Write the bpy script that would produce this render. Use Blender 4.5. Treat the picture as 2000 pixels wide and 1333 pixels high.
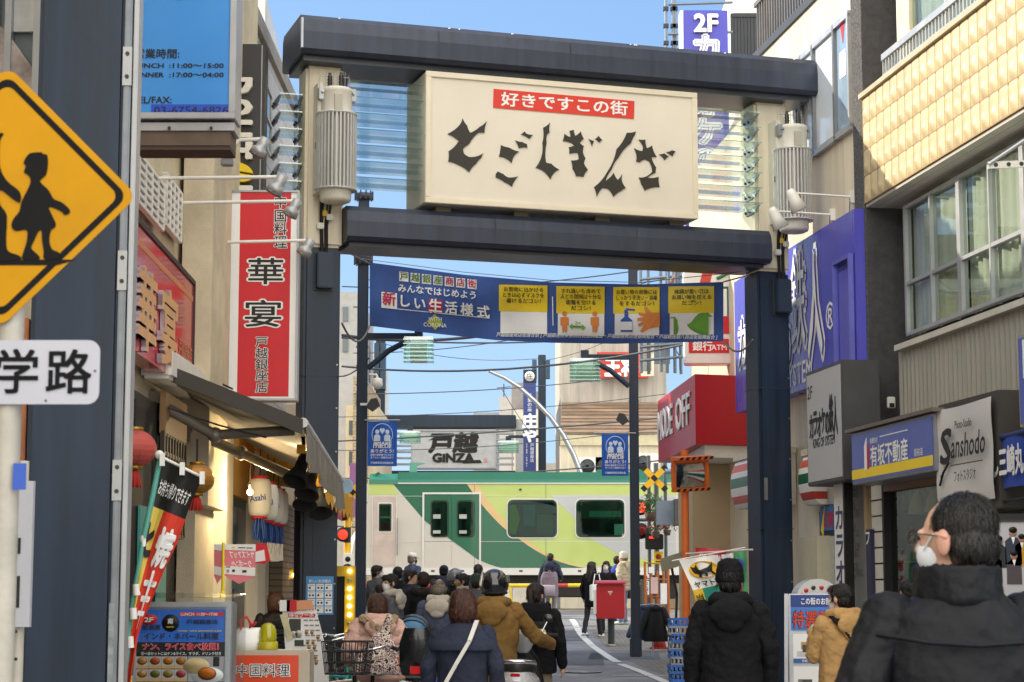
import bpy, bmesh, math, random
from mathutils import Vector, Matrix, noise
from math import sin, cos, pi, radians, sqrt, atan2
random.seed(7)
for _o in list(bpy.data.objects): bpy.data.objects.remove(_o)
SC = bpy.context.scene
COL = SC.collection
# ------------------------------------------------------------------ camera, world, sun, exposure
F = 3889.0                      # focal length in photograph pixels (2000 wide)
CX, CY, HOR = 1000.0, 666.5, 1160.0
PITCH = math.atan((HOR - CY) / F); CP, SP = cos(PITCH), sin(PITCH)
CAMH = 1.5
cam = bpy.data.cameras.new('camera'); camo = bpy.data.objects.new('camera', cam); COL.objects.link(camo)
camo.location = (0, 0, CAMH); camo.rotation_euler = (pi/2 + PITCH, 0, 0)
cam.sensor_width = 36.0; cam.lens = F * 36.0 / 2000.0; cam.clip_start = 0.1; cam.clip_end = 3000
cam.dof.use_dof = True; cam.dof.focus_distance = 27.0; cam.dof.aperture_fstop = 11.0
SC.camera = camo
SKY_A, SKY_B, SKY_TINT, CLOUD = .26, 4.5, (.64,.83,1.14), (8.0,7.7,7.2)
SUN_AZ, SUN_EL = radians(-66), radians(27)      # azimuth from the view direction (+y), negative = left
wd = bpy.data.worlds.new('World'); SC.world = wd; wd.use_nodes = True
_nt = wd.node_tree
_sky = _nt.nodes.new('ShaderNodeTexSky'); _sky.sky_type = 'NISHITA'; _sky.sun_disc = False
_sky.sun_elevation = SUN_EL; _sky.sun_rotation = SUN_AZ; _sky.air_density = 1.0; _sky.dust_density = 0.4; _sky.ozone_density = 2.0
_bg = _nt.nodes['Background']; _bg.inputs[1].default_value = 0.15
# clear winter sky: the glare low over the roofs is rolled off, for eye and light alike, and an added bank of
# bright white cloud, unseen high behind the viewer, gives soft front fill
def _n(t, **k):
    n = _nt.nodes.new(t)
    for a, v in k.items(): setattr(n, a, v)
    return n
def _v(op, a, b=None, sc=None):
    n = _n('ShaderNodeVectorMath', operation=op); _nt.links.new(a, n.inputs[0])
    if b is not None:
        if isinstance(b, tuple): n.inputs[1].default_value = b
        else: _nt.links.new(b, n.inputs[1])
    if sc is not None: n.inputs[3].default_value = sc
    return n.outputs[0]
_A = _v('SCALE', _sky.outputs[0], sc=SKY_A)
_c = _v('MULTIPLY', _v('SCALE', _v('DIVIDE', _A, _v('ADD', _A, (1,1,1))), sc=SKY_B), SKY_TINT)
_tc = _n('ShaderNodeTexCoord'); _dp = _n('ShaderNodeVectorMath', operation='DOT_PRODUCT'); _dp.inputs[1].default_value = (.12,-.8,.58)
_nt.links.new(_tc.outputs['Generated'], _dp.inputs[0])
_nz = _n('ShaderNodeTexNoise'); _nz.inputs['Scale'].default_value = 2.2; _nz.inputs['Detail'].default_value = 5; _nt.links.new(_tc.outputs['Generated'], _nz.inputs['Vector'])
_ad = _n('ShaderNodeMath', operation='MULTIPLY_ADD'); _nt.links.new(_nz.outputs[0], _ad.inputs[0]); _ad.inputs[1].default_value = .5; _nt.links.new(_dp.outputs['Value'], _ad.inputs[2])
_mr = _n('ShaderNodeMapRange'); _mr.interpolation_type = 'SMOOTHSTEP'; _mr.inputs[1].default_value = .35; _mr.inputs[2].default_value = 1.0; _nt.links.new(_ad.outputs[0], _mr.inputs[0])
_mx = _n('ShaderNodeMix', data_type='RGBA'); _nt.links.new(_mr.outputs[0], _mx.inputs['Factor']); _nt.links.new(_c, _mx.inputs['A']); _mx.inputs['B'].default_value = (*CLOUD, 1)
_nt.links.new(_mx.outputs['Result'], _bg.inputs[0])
sl = bpy.data.lights.new('sun', 'SUN'); sl.energy = 2.6; sl.angle = radians(0.5); sl.color = (1.0, 0.9, 0.76)
so = bpy.data.objects.new('sun', sl); COL.objects.link(so)
_sd = Vector((sin(SUN_AZ)*cos(SUN_EL), cos(SUN_AZ)*cos(SUN_EL), sin(SUN_EL)))
so.rotation_euler = _sd.to_track_quat('Z', 'Y').to_euler(); so.location = _sd*60
SC.view_settings.view_transform = 'Standard'; SC.view_settings.look = 'None'
SC.view_settings.exposure = 1.2; SC.view_settings.gamma = 1.0
SC.cycles.max_bounces = 8; SC.cycles.transparent_max_bounces = 24; SC.cycles.diffuse_bounces = 4
SC.cycles.use_denoising = True
# ------------------------------------------------------------------ where a thing stands
_gk = [(-50,0),(14,0),(25,.12),(41,.42),(47,.68),(52,.86),(54.2,.98),(55,1.03),(60,1.05),(90,.9),(400,.2),(3000,-4)]
def gz(y):
    for (a, za), (b, zb) in zip(_gk, _gk[1:]):
        if y <= b: return za + (zb-za)*(max(y, a)-a)/(b-a)
    return _gk[-1][1]
def at(px, py, Y):
    u, v = (px-CX)/F, (CY-py)/F; t = Y/(CP - v*SP)
    return Vector((u*t, Y, CAMH + t*(SP + v*CP)))
def gat(px, py):                # the point of the street seen at a pixel
    a, b = 5.0, 400.0
    for _ in range(60):
        m = (a+b)/2
        if at(px, py, m).z > gz(m): a = m
        else: b = m
    return at(px, py, a)
def xat(px, Y, z): return (px-CX)/F*(Y*CP + (z-CAMH)*SP)
# ------------------------------------------------------------------ materials
def S(h):
    h = h.lstrip('#'); r = []
    for i in (0, 2, 4):
        c = int(h[i:i+2], 16)/255; r.append(c/12.92 if c <= .04045 else ((c+.055)/1.055)**2.4)
    return (*r, 1)
MATS = {}
def mat(name, hexc, rough=.6, metal=0.0, var=.16, sc=3.0, bump=.0, bsc=60, coat=0.0, streak=False, spec=.5, trans=0.0, stretch=(1,1,1)):
    if name in MATS: return MATS[name]
    m = bpy.data.materials.new(name); m.use_nodes = True; MATS[name] = m
    nt = m.node_tree; b = nt.nodes['Principled BSDF']; col = S(hexc)
    b.inputs['Metallic'].default_value = metal; b.inputs['Coat Weight'].default_value = coat
    b.inputs['Specular IOR Level'].default_value = spec
    if trans: b.inputs['Transmission Weight'].default_value = trans
    tc = nt.nodes.new('ShaderNodeTexCoord'); mp = nt.nodes.new('ShaderNodeMapping'); nt.links.new(tc.outputs['Object'], mp.inputs[0])
    mp.inputs['Scale'].default_value = (sc*stretch[0], sc*stretch[1], sc*stretch[2]) if not streak else (sc*5, sc*5, sc*.35)
    n = nt.nodes.new('ShaderNodeTexNoise'); n.inputs['Scale'].default_value = 1; n.inputs['Detail'].default_value = 6; n.inputs['Roughness'].default_value = .65
    nt.links.new(mp.outputs[0], n.inputs['Vector'])
    cr = nt.nodes.new('ShaderNodeMapRange'); cr.inputs[1].default_value = .3; cr.inputs[2].default_value = .7
    cr.inputs[3].default_value = 1-var; cr.inputs[4].default_value = 1+var*.6
    nt.links.new(n.outputs[0], cr.inputs[0])
    mx = nt.nodes.new('ShaderNodeVectorMath'); mx.operation = 'SCALE'; mx.inputs[0].default_value = col[:3]
    nt.links.new(cr.outputs[0], mx.inputs[3]); nt.links.new(mx.outputs[0], b.inputs['Base Color'])
    rr = nt.nodes.new('ShaderNodeMapRange'); rr.inputs[3].default_value = max(.02, rough-.1); rr.inputs[4].default_value = min(1, rough+.12)
    nt.links.new(n.outputs[0], rr.inputs[0]); nt.links.new(rr.outputs[0], b.inputs['Roughness'])
    if bump:
        n2 = nt.nodes.new('ShaderNodeTexNoise'); n2.inputs['Scale'].default_value = bsc; n2.inputs['Detail'].default_value = 4
        mp2 = nt.nodes.new('ShaderNodeMapping'); mp2.inputs['Scale'].default_value = stretch
        nt.links.new(tc.outputs['Object'], mp2.inputs[0]); nt.links.new(mp2.outputs[0], n2.inputs['Vector'])
        bp = nt.nodes.new('ShaderNodeBump'); bp.inputs['Strength'].default_value = bump; bp.inputs['Distance'].default_value = .02
        nt.links.new(n2.outputs[0], bp.inputs['Height']); nt.links.new(bp.outputs[0], b.inputs['Normal'])
    return m
def emit(name, hexc, k=1.0):
    if name in MATS: return MATS[name]
    m = bpy.data.materials.new(name); m.use_nodes = True; MATS[name] = m
    b = m.node_tree.nodes['Principled BSDF']; b.inputs['Base Color'].default_value = S(hexc)
    b.inputs['Emission Color'].default_value = S(hexc); b.inputs['Emission Strength'].default_value = k
    return m
def glass(name, hexc, alpha=.12, rough=.03, ior=1.5):
    "a thin pane: mostly clear, tinted, with a mirror-like surface"
    if name in MATS: return MATS[name]
    m = bpy.data.materials.new(name); m.use_nodes = True; MATS[name] = m
    nt = m.node_tree; out = nt.nodes['Material Output']; nt.nodes.remove(nt.nodes['Principled BSDF'])
    t = nt.nodes.new('ShaderNodeBsdfTransparent'); t.inputs[0].default_value = S(hexc)
    g = nt.nodes.new('ShaderNodeBsdfGlossy'); g.inputs['Roughness'].default_value = rough; g.inputs[0].default_value = (.9,.95,.95,1)
    ge = nt.nodes.new('ShaderNodeNewGeometry'); dt = nt.nodes.new('ShaderNodeVectorMath'); dt.operation = 'DOT_PRODUCT'
    nt.links.new(ge.outputs['Incoming'], dt.inputs[0]); nt.links.new(ge.outputs['Normal'], dt.inputs[1])
    def mth(op, x, y=None):
        q = nt.nodes.new('ShaderNodeMath'); q.operation = op; nt.links.new(x, q.inputs[0])
        if y is not None: q.inputs[1].default_value = y
        return q.outputs[0]
    iv = nt.nodes.new('ShaderNodeMath'); iv.operation = 'SUBTRACT'; iv.inputs[0].default_value = 1; nt.links.new(mth('ABSOLUTE', dt.outputs['Value']), iv.inputs[1])
    pw_ = mth('POWER', iv.outputs[0], 5); mr = nt.nodes.new('ShaderNodeMapRange'); mr.inputs[3].default_value = alpha+((ior-1)/(ior+1))**2; mr.inputs[4].default_value = min(1, 2.2*(ior-1))
    nt.links.new(pw_, mr.inputs[0])
    mx = nt.nodes.new('ShaderNodeMixShader')
    nt.links.new(mr.outputs[0], mx.inputs[0]); nt.links.new(t.outputs[0], mx.inputs[1]); nt.links.new(g.outputs[0], mx.inputs[2]); nt.links.new(mx.outputs[0], out.inputs[0])
    return m
def addpattern(m, kind, c2, scale=(1,1,1), w=.06, rot=(0,0,0)):
    "joints or stripes worked into a material: kind = brick / stripes"
    nt = m.node_tree; b = nt.nodes['Principled BSDF']; src = b.inputs['Base Color'].links[0].from_socket
    tc = nt.nodes.new('ShaderNodeTexCoord'); mp = nt.nodes.new('ShaderNodeMapping'); mp.inputs['Rotation'].default_value = rot
    nt.links.new(tc.outputs['Object'], mp.inputs[0])
    if kind == 'brick':
        t = nt.nodes.new('ShaderNodeTexBrick'); t.inputs['Scale'].default_value = 1; t.inputs['Mortar Size'].default_value = w
        t.inputs['Brick Width'].default_value = scale[0]; t.inputs['Row Height'].default_value = scale[1]; t.inputs['Bias'].default_value = 0
        t.inputs['Color1'].default_value = (1,1,1,1); t.inputs['Color2'].default_value = (.8,.8,.8,1); t.inputs['Mortar'].default_value = (0,0,0,1)
        nt.links.new(mp.outputs[0], t.inputs['Vector'])
        mx = nt.nodes.new('ShaderNodeMix'); mx.data_type = 'RGBA'; mx.inputs['A'].default_value = S(c2)
        ml = nt.nodes.new('ShaderNodeVectorMath'); ml.operation = 'MULTIPLY'
        nt.links.new(src, ml.inputs[0]); nt.links.new(t.outputs['Color'], ml.inputs[1]); nt.links.new(ml.outputs[0], mx.inputs['B'])
        iv = nt.nodes.new('ShaderNodeMath'); iv.operation = 'SUBTRACT'; iv.inputs[0].default_value = 1
        nt.links.new(t.outputs['Fac'], iv.inputs[1]); nt.links.new(iv.outputs[0], mx.inputs['Factor']); nt.links.new(mx.outputs['Result'], b.inputs['Base Color'])
    return m
# ------------------------------------------------------------------ mesh builder
_TXT = {}
def _textmesh(body):
    if body not in _TXT:
        c = bpy.data.curves.new('t', 'FONT'); c.body = body; c.size = 1; c.resolution_u = 2
        o = bpy.data.objects.new('t', c); m = bpy.data.meshes.new_from_object(o)
        vs = [v.co.copy() for v in m.vertices]; fs = [tuple(p.vertices) for p in m.polygons]
        bpy.data.objects.remove(o); bpy.data.curves.remove(c); bpy.data.meshes.remove(m)
        if vs:
            x0 = min(v.x for v in vs); x1 = max(v.x for v in vs); y0 = min(v.y for v in vs); y1 = max(v.y for v in vs)
        else: x0 = x1 = y0 = y1 = 0
        _TXT[body] = (vs, fs, x0, x1, y0, y1)
    return _TXT[body]
class MB:
    def __init__(s, M=None): s.v=[]; s.f=[]; s.m=[]; s.sm=[]; s.mats=[]; s.M = M or Matrix()
    def mi(s, m):
        if m not in s.mats: s.mats.append(m)
        return s.mats.index(m)
    def add(s, vs, fs, m, smooth=False):
        o = len(s.v); k = s.mi(m); M = s.M
        s.v += [M @ Vector(v) for v in vs]
        for f in fs: s.f.append(tuple(i+o for i in f)); s.m.append(k); s.sm.append(smooth)
        return s
    def box(s, x0, x1, y0, y1, z0, z1, m, bev=0):
        if bev:
            bm = bmesh.new(); bmesh.ops.create_cube(bm, size=1)
            for v in bm.verts: v.co = ((x0+x1)/2+v.co.x*(x1-x0), (y0+y1)/2+v.co.y*(y1-y0), (z0+z1)/2+v.co.z*(z1-z0))
            bmesh.ops.bevel(bm, geom=bm.edges[:], offset=bev, segments=2, affect='EDGES')
            bm.verts.index_update(); s.add([v.co.copy() for v in bm.verts], [[v.index for v in f.verts] for f in bm.faces], m); bm.free(); return s
        return s.add([(x0,y0,z0),(x1,y0,z0),(x1,y1,z0),(x0,y1,z0),(x0,y0,z1),(x1,y0,z1),(x1,y1,z1),(x0,y1,z1)],
              [(0,3,2,1),(4,5,6,7),(0,1,5,4),(1,2,6,5),(2,3,7,6),(3,0,4,7)], m)
    def quad(s, a, b, c, d, m): return s.add([a,b,c,d], [(0,1,2,3)], m)
    def slab(s, a, b, c, d, t, m):
        "a quad given thickness t along its back side"
        a,b,c,d = map(Vector, (a,b,c,d)); n = (b-a).cross(d-a).normalized()*(-t)
        return s.add([a,b,c,d,a+n,b+n,c+n,d+n], [(0,1,2,3),(7,6,5,4),(0,4,5,1),(1,5,6,2),(2,6,7,3),(3,7,4,0)], m)
    def ext(s, poly, y0, y1, m, plane='xz', smooth=False):
        "outline in x,z (or x,y / y,z) pushed along the third axis"
        n = len(poly); f3 = {'xz': lambda p,t:(p[0],t,p[1]), 'xy': lambda p,t:(p[0],p[1],t), 'yz': lambda p,t:(t,p[0],p[1])}[plane]
        vs = [f3(p,y0) for p in poly]+[f3(p,y1) for p in poly]
        return s.add(vs, [tuple(range(n)), tuple(range(2*n-1, n-1, -1))]+[(i,(i+1)%n,(i+1)%n+n,i+n) for i in range(n)], m, smooth)
    def tube(s, pts, r, m, n=8, caps=True, smooth=True):
        pts = [Vector(p) for p in pts]; N = len(pts)
        rs = r if isinstance(r, (list,tuple)) else [r]*N
        vs = []; ref = None
        for i, p in enumerate(pts):
            d = (pts[min(i+1,N-1)]-pts[max(i-1,0)]).normalized()
            if ref is None: ref = Vector((0,0,1)) if abs(d.z) < .9 else Vector((1,0,0))
            a = ref - d*ref.dot(d); a = a.normalized() if a.length > 1e-5 else d.orthogonal().normalized(); b = d.cross(a); ref = a
            for k in range(n):
                t = 2*pi*k/n; vs.append(p + (a*cos(t)+b*sin(t))*rs[i])
        fs = [(i*n+k, i*n+(k+1)%n, (i+1)*n+(k+1)%n, (i+1)*n+k) for i in range(N-1) for k in range(n)]
        s.add(vs, fs, m, smooth)
        if caps:
            s.add(vs[:n], [tuple(range(n-1,-1,-1))], m); s.add(vs[-n:], [tuple(range(n))], m)
        return s
    def cyl(s, p0, p1, r, m, n=14, r1=None): return s.tube([p0,p1], [r, r if r1 is None else r1], m, n)
    def lathe(s, prof, c, m, n=20, axis='z', smooth=True, sx=1, sy=1):
        c = Vector(c); vs = []
        for r, h in prof:
            for k in range(n):
                t = 2*pi*k/n; a, b = r*cos(t)*sx, r*sin(t)*sy
                vs.append(c + (Vector((a,b,h)) if axis=='z' else Vector((a,h,b)) if axis=='y' else Vector((h,a,b))))
        N = len(prof); fs = [(i*n+k, i*n+(k+1)%n, (i+1)*n+(k+1)%n, (i+1)*n+k) for i in range(N-1) for k in range(n)]
        fs += [tuple(range(n-1,-1,-1)), tuple(range((N-1)*n, N*n))]
        return s.add(vs, fs, m, smooth)
    def ball(s, c, r, m, n=14, h=9):
        if not isinstance(r, (tuple,list)): r = (r,r,r)
        c = Vector(c); prof = [(sin(pi*i/h), -cos(pi*i/h)) for i in range(h+1)]
        vs = []; fs = []
        for a, z in prof[1:-1]:
            for k in range(n): vs.append(c+Vector((a*cos(2*pi*k/n)*r[0], a*sin(2*pi*k/n)*r[1], z*r[2])))
        N = h-1; vs += [c+Vector((0,0,-r[2])), c+Vector((0,0,r[2]))]; L = len(vs)
        fs = [(i*n+k, i*n+(k+1)%n, (i+1)*n+(k+1)%n, (i+1)*n+k) for i in range(N-1) for k in range(n)]
        fs += [((k+1)%n, k, L-2) for k in range(n)] + [((N-1)*n+k, (N-1)*n+(k+1)%n, L-1) for k in range(n)]
        return s.add(vs, fs, m, True)
    def cap(s, p0, r0, p1, r1, m, n=12):
        "a limb: a tapered rod with rounded ends"
        p0, p1 = Vector(p0), Vector(p1); d = p1-p0; L = d.length; d = d/L if L > 1e-6 else Vector((0,0,1))
        pts = []; rs = []
        for k in range(1, 5): a = pi/2*k/4.5; pts.append(p0-d*r0*cos(a)); rs.append(r0*sin(a))
        for k in range(4, 0, -1): a = pi/2*k/4.5; pts.append(p1+d*r1*cos(a)); rs.append(r1*sin(a))
        return s.tube(pts, rs, m, n)
    def rings(s, R, m, n=20, sq=2.0):
        "closed loft of level ellipses (z, cx, cy, rx, ry)"
        vs = []
        for z, cx, cy, rx, ry in R:
            for k in range(n):
                t = 2*pi*k/n; ct, st = cos(t), sin(t)
                vs.append((cx+rx*math.copysign(abs(ct)**(2/sq), ct), cy+ry*math.copysign(abs(st)**(2/sq), st), z))
        N = len(R); fs = [(i*n+k, i*n+(k+1)%n, (i+1)*n+(k+1)%n, (i+1)*n+k) for i in range(N-1) for k in range(n)]
        fs += [tuple(range(n-1,-1,-1)), tuple(range((N-1)*n, N*n))]
        return s.add(vs, fs, m, True)
    def text(s, body, x, z, h, m, y=0, al='l', bold=0.0, w=None, sx=1.0, rot=0, depth=0, slant=0, gap=0, vert=False, mirror=False, dm=None):
        """writing on the plane facing -y; (x,z) = baseline start / middle / end; h = height of a full character (em);
        w = squeeze to this width; vert = characters stacked downward from (x,z)"""
        if vert:
            for i, ch in enumerate(body):
                if ch != ' ': s.text(ch, x, z-(i+1)*h*(1+gap)+h*.12, h, m, y, 'c', bold, None, sx, rot, depth, slant)
            return s
        if gap:
            adv = h*(1+gap)*sx; n = len(body); X = x if al=='l' else x-adv*n/2 if al=='c' else x-adv*n
            for i, ch in enumerate(body):
                if ch != ' ': s.text(ch, X+adv*(i+.5), z, h, m, y, 'c', bold, None, sx, 0, depth, slant)
            return s
        vs, fs, x0, x1, y0, y1 = _textmesh(body)
        if not vs: return s
        if bold > 0:              # heavier strokes: the same sheet again, nudged aside and a hair's breadth apart
            nb = 4 if bold < .035 else 8
            wv = len(vs); vs2 = []; fs2 = []
            for k in range(nb):
                a_ = 2*pi*(k+.5)/nb; vs2 += [Vector((v.x+bold*cos(a_), v.y+bold*sin(a_), k*.0004)) for v in vs]; fs2 += [tuple(i+wv*k for i in f) for f in fs]
            vs, fs = vs2, fs2; x0 -= bold; x1 += bold
        kx = h*sx if w is None else w/(x1-x0)
        off = {'l': -x0*0, 'c': -(x0+x1)/2, 'r': -x1}[al]; c, sn = cos(rot), sin(rot); out = []
        for v in vs:
            a, b = (v.x+off)*kx + v.y*h*slant, v.y*h
            if mirror: a = -a
            out.append((x+a*c-b*sn, y-v.z, z+a*sn+b*c))
        s.add(out, fs, m)
        if depth:
            ec = {}
            for f in fs:
                for i in range(len(f)):
                    e = (f[i], f[(i+1)%len(f)]); k2 = (min(e), max(e)); ec[k2] = None if k2 in ec else e
            N = len(out); s.add(out+[(a, c_+depth, b) for a, c_, b in out], [(e[0], e[0]+N, e[1]+N, e[1]) for e in ec.values() if e], dm or m)
        return s
    def shape(s, pts, m, y=0, t=.004):
        "a flat cut-out with a little thickness, outline in x,z"
        return s.ext(pts, y-t, y, m)
    def build(s, name, parent=None, loc=None, rz=0, **kw):
        me = bpy.data.meshes.new(name); me.from_pydata([tuple(v) for v in s.v], [], s.f)
        for m in s.mats: me.materials.append(m)
        me.polygons.foreach_set('material_index', s.m); me.polygons.foreach_set('use_smooth', s.sm); me.update()
        o = bpy.data.objects.new(name, me); COL.objects.link(o)
        if parent: o.parent = parent
        if loc is not None: o.location = loc
        if rz: o.rotation_euler.z = rz
        for k, v in kw.items(): o[k] = v
        return o
def thing(name, label, cat, loc=(0,0,0), rz=0, group=None):
    o = bpy.data.objects.new(name, None); COL.objects.link(o); o.location = loc; o.rotation_euler.z = rz; o.empty_display_size = .2
    o['label'] = label; o['category'] = cat
    if group: o['group'] = group
    return o
def tag(o, label, cat, group=None):
    o['label'] = label; o['category'] = cat
    if group: o['group'] = group
    return o
def copy_tree(o, parent=None):
    c = o.copy(); COL.objects.link(c)
    if parent: c.parent = parent
    for ch in list(o.children): copy_tree(ch, c)
    return c
def catenary(a, b, sag, n=10):
    a, b = Vector(a), Vector(b)
    return [a.lerp(b, i/n) - Vector((0,0,sag*4*(i/n)*(1-i/n))) for i in range(n+1)]
# palette
NAVY = mat('navy_paint', '#1a2c41', .42, 0, .4, 1.6, streak=True, bump=.05, bsc=14)
NAVY2 = mat('dark_beam_paint', '#363d4d', .42, .15, .34, 1.3, streak=True, bump=.06, bsc=10)
WHITE = mat('white_paint', '#e9e6dd', .5, 0, .1, 3)
CREAM = mat('cream_paint', '#e6dcc4', .55, 0, .12, 2, streak=True)
IVORY = mat('ivory_panel', '#e6decd', .45, 0, .07, .7)
BLACK = mat('black_ink', '#141414', .55, 0, .1)
INK = mat('soft_black_ink', '#1b1b19', .6, 0, .05)
RED = mat('red_print', '#cf1f2a', .45, 0, .08)
STEEL = mat('brushed_steel', '#a9abac', .35, .85, .12)
ALU = mat('grey_aluminium', '#b4b6b8', .4, .5, .12)
DGREY = mat('dark_grey_metal', '#3a3d40', .5, .3, .2)
GREYP = mat('grey_plastic', '#8b8f92', .5, 0, .12)
PAPER = mat('white_print', '#f1f1ee', .6, 0, .04)
YEL = mat('yellow_print', '#f2d21b', .5, 0, .06)
BLUE = mat('blue_print', '#2a55b4', .5, 0, .08)
RUBBER = mat('black_rubber', '#1a1a1a', .75, 0, .15)
CONC = mat('weathered_concrete', '#a39e94', .85, 0, .28, 1.6, .25, 40)
# ------------------------------------------------------------------ frames: upright planes things are built in
class Fr:
    "origin on an upright plane; local x runs along it, -y is its front, z is up"
    def __init__(s, O, ang): s.O = Vector(O); s.a = ang; s.ex = Vector((cos(ang), sin(ang), 0)); s.ey = Vector((-sin(ang), cos(ang), 0))
    def loc(s, px, py, off=0):
        r = at(px, py, 1) - Vector((0,0,CAMH)); C = Vector((0,0,CAMH))
        t = ((s.O - C).dot(s.ey) + off)/r.dot(s.ey); P = C + r*t - s.O
        return (P.dot(s.ex), P.z)
    def world(s, x, y, z): return s.O + s.ex*x + s.ey*y + Vector((0,0,z))
    def xy(s, *pts, off=0): return [s.loc(a, b, off) for a, b in pts]
    def rect(s, p, q, off=0):
        "pixel corners (top left, bottom right) -> x0,x1,z0,z1"
        a = s.loc(*p, off); b = s.loc(*q, off); return a[0], b[0], b[1], a[1]
def facing(px, py, d, ang=0): return Fr(at(px, py, d), ang)
# ------------------------------------------------------------------ ground
ASPH = mat('asphalt', '#84858a', .88, 0, .42, 1.1, .35, 90)
ASPH2 = mat('dark_asphalt_patch', '#626469', .88, 0, .25, 1.5, .35, 90)
PAVE = addpattern(mat('pavement_tiles', '#8b8780', .85, 0, .2, 2, .15, 60), 'brick', '#4c4a46', (.2,.1), .008)
LINE = mat('worn_road_paint', '#d4d4d2', .7, 0, .22, 5)
GRND = mat('yard_concrete', '#8d8a85', .9, 0, .2, .5)
def strip(name, xl, xr, ys, m, dz, kind='structure'):
    "sheet along the street between two x(y) edges"
    mb = MB(); vs = []; N = 8
    for y in ys:
        a, b = xl(y), xr(y)
        for k in range(N+1): vs.append((a+(b-a)*k/N, y, gz(y)+dz))
    n = N+1
    mb.add(vs, [(i*n+k, i*n+k+1, (i+1)*n+k+1, (i+1)*n+k) for i in range(len(ys)-1) for k in range(N)], m, True)
    o = mb.build(name); o['kind'] = kind; return o
YS = [-30,-10,0,5,10,14] + [14+k for k in range(1,48)] + [70,90,120,200,400,900,2500]
strip('ground', lambda y: -60-y*.6, lambda y: 60+y*.6, YS, GRND, -.03)
def xl_road(y): return -3.4 + (y-60)*.01*(y > 60)
def xr_road(y):                # the right-hand kerb line, bearing left along the street
    return max(1.6, 6.2 - .13*y) if y < 36 else 1.55+(y-36)*.0
strip('road', xl_road, lambda y: 7.2-.1414*(y-10) if y < 40 else 2.95, [y for y in YS if y <= 140], ASPH, 0)
lp = [(1330,1358),(1300,1333),(1255,1314),(1212,1298),(1193,1287),(1160,1265),(1140,1246),(1130,1233),(1122,1217),(1112,1203),(1100,1195),(1090,1190)]
LP = [gat(*p) for p in lp]
def lx(y):
    for a, b in zip(LP, LP[1:]):
        if a.y <= y <= b.y: return a.x+(b.x-a.x)*(y-a.y)/(b.y-a.y)
    return LP[0].x+(LP[0].y-y)*.14 if y < LP[0].y else LP[-1].x
strip('pavement', lambda y: lx(y)+.28, lambda y: 7.3-.1414*(y-10) if y < 40 else 3.1, [24+k*.5 for k in range(53)], PAVE, .004)
mb = MB()
for y0, y1 in ((20, 34.5), (35.1, 47.4), (47.9, 51.5)):
    n = int((y1-y0)/.5)+1; pts = [y0+(y1-y0)*k/n for k in range(n+1)]
    for a, b in zip(pts, pts[1:]):
        mb.quad((lx(a)-.075,a,gz(a)+.009), (lx(a)+.075,a,gz(a)+.009), (lx(b)+.075,b,gz(b)+.009), (lx(b)-.075,b,gz(b)+.009), LINE)
for (px0,px1,py,t) in ((1195,1316,1321,.05),(1060,1180,1222,.06)):
    a, b = gat(px0,py), gat(px1,py); mb.quad((a.x,a.y-t,gz(a.y)+.013),(b.x,b.y-t,gz(b.y)+.013),(b.x,b.y+t,gz(b.y)+.013),(a.x,a.y+t,gz(a.y)+.013), LINE)
mb.build('road_marking', kind='structure')
mb = MB()
for (x0,x1,ya,yb) in ((1085,1180,1300,1272),(1095,1150,1252,1232),(1150,1290,1289,1276)):
    a, b = gat((x0+x1)/2, ya), gat((x0+x1)/2, yb); w = (x1-x0)/2*a.y/F
    mb.quad((a.x-w,a.y,gz(a.y)+.0065),(a.x+w,a.y,gz(a.y)+.0065),(b.x+w,b.y,gz(b.y)+.0065),(b.x-w,b.y,gz(b.y)+.0065), ASPH2)
mb.build('asphalt_patch', kind='structure')
mp = gat(1138, 1314); mb = MB(); mb.lathe([(.31,0),(.31,.008)], (0,0,0), mat('worn_manhole_iron','#c2c3c4',.5,.5,.25,8), 28); mb.lathe([(.25,.008),(.25,.011)], (0,0,0), mat('manhole_iron','#8f9092',.5,.5,.3,8), 28)
o = mb.build('manhole_cover', loc=(mp.x, mp.y, gz(mp.y)+.012)); tag(o, 'round iron manhole cover in the road near the bottom of the photo', 'manhole cover')
# ------------------------------------------------------------------ the big shopping-street gate
GA = radians(17.8)
G = Fr(at(590, 25, 24.5), GA); G.O.z = 0; GO = G.world(3.6, 0, 0)
G = Fr((GO.x, GO.y, 0), GA)      # local y = 0 is the front of the upper beam
gate = thing('street_gate', 'large navy and cream street gate with two beams and a big white sign', 'gate', G.O, GA)
def gm(): return MB()
xl0, zt = G.loc(590, 25); xr0, _ = G.loc(1597, 118)
def beam(x0, x1, y0, y1, z0, z1, lip, mm, und):
    mb = MB(); n = 6; R = .07
    prof = [(y0+.06, z0+lip*.0), (y0, z0+.05), (y0-.0, z0+(z1-z0)*.55), (y0+.03, z1-.07), (y0+.09, z1), (y1-.09, z1), (y1-.03, z1-.07), (y1, z0+.05), (y1-.06, z0)]
    mb.ext(prof, x0, x1, mm, 'yz')
    mb.box(x0+.06, x1-.06, y0+.16, y1-.16, z0-lip, z0-.002, und)
    return mb
BUND = mat('beam_soffit', '#4a4d55', .38, .45, .25, 1.5)
mb = beam(xl0, xr0, 0, 1.25, zt-.50, zt, .07, NAVY2, BUND)
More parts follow.
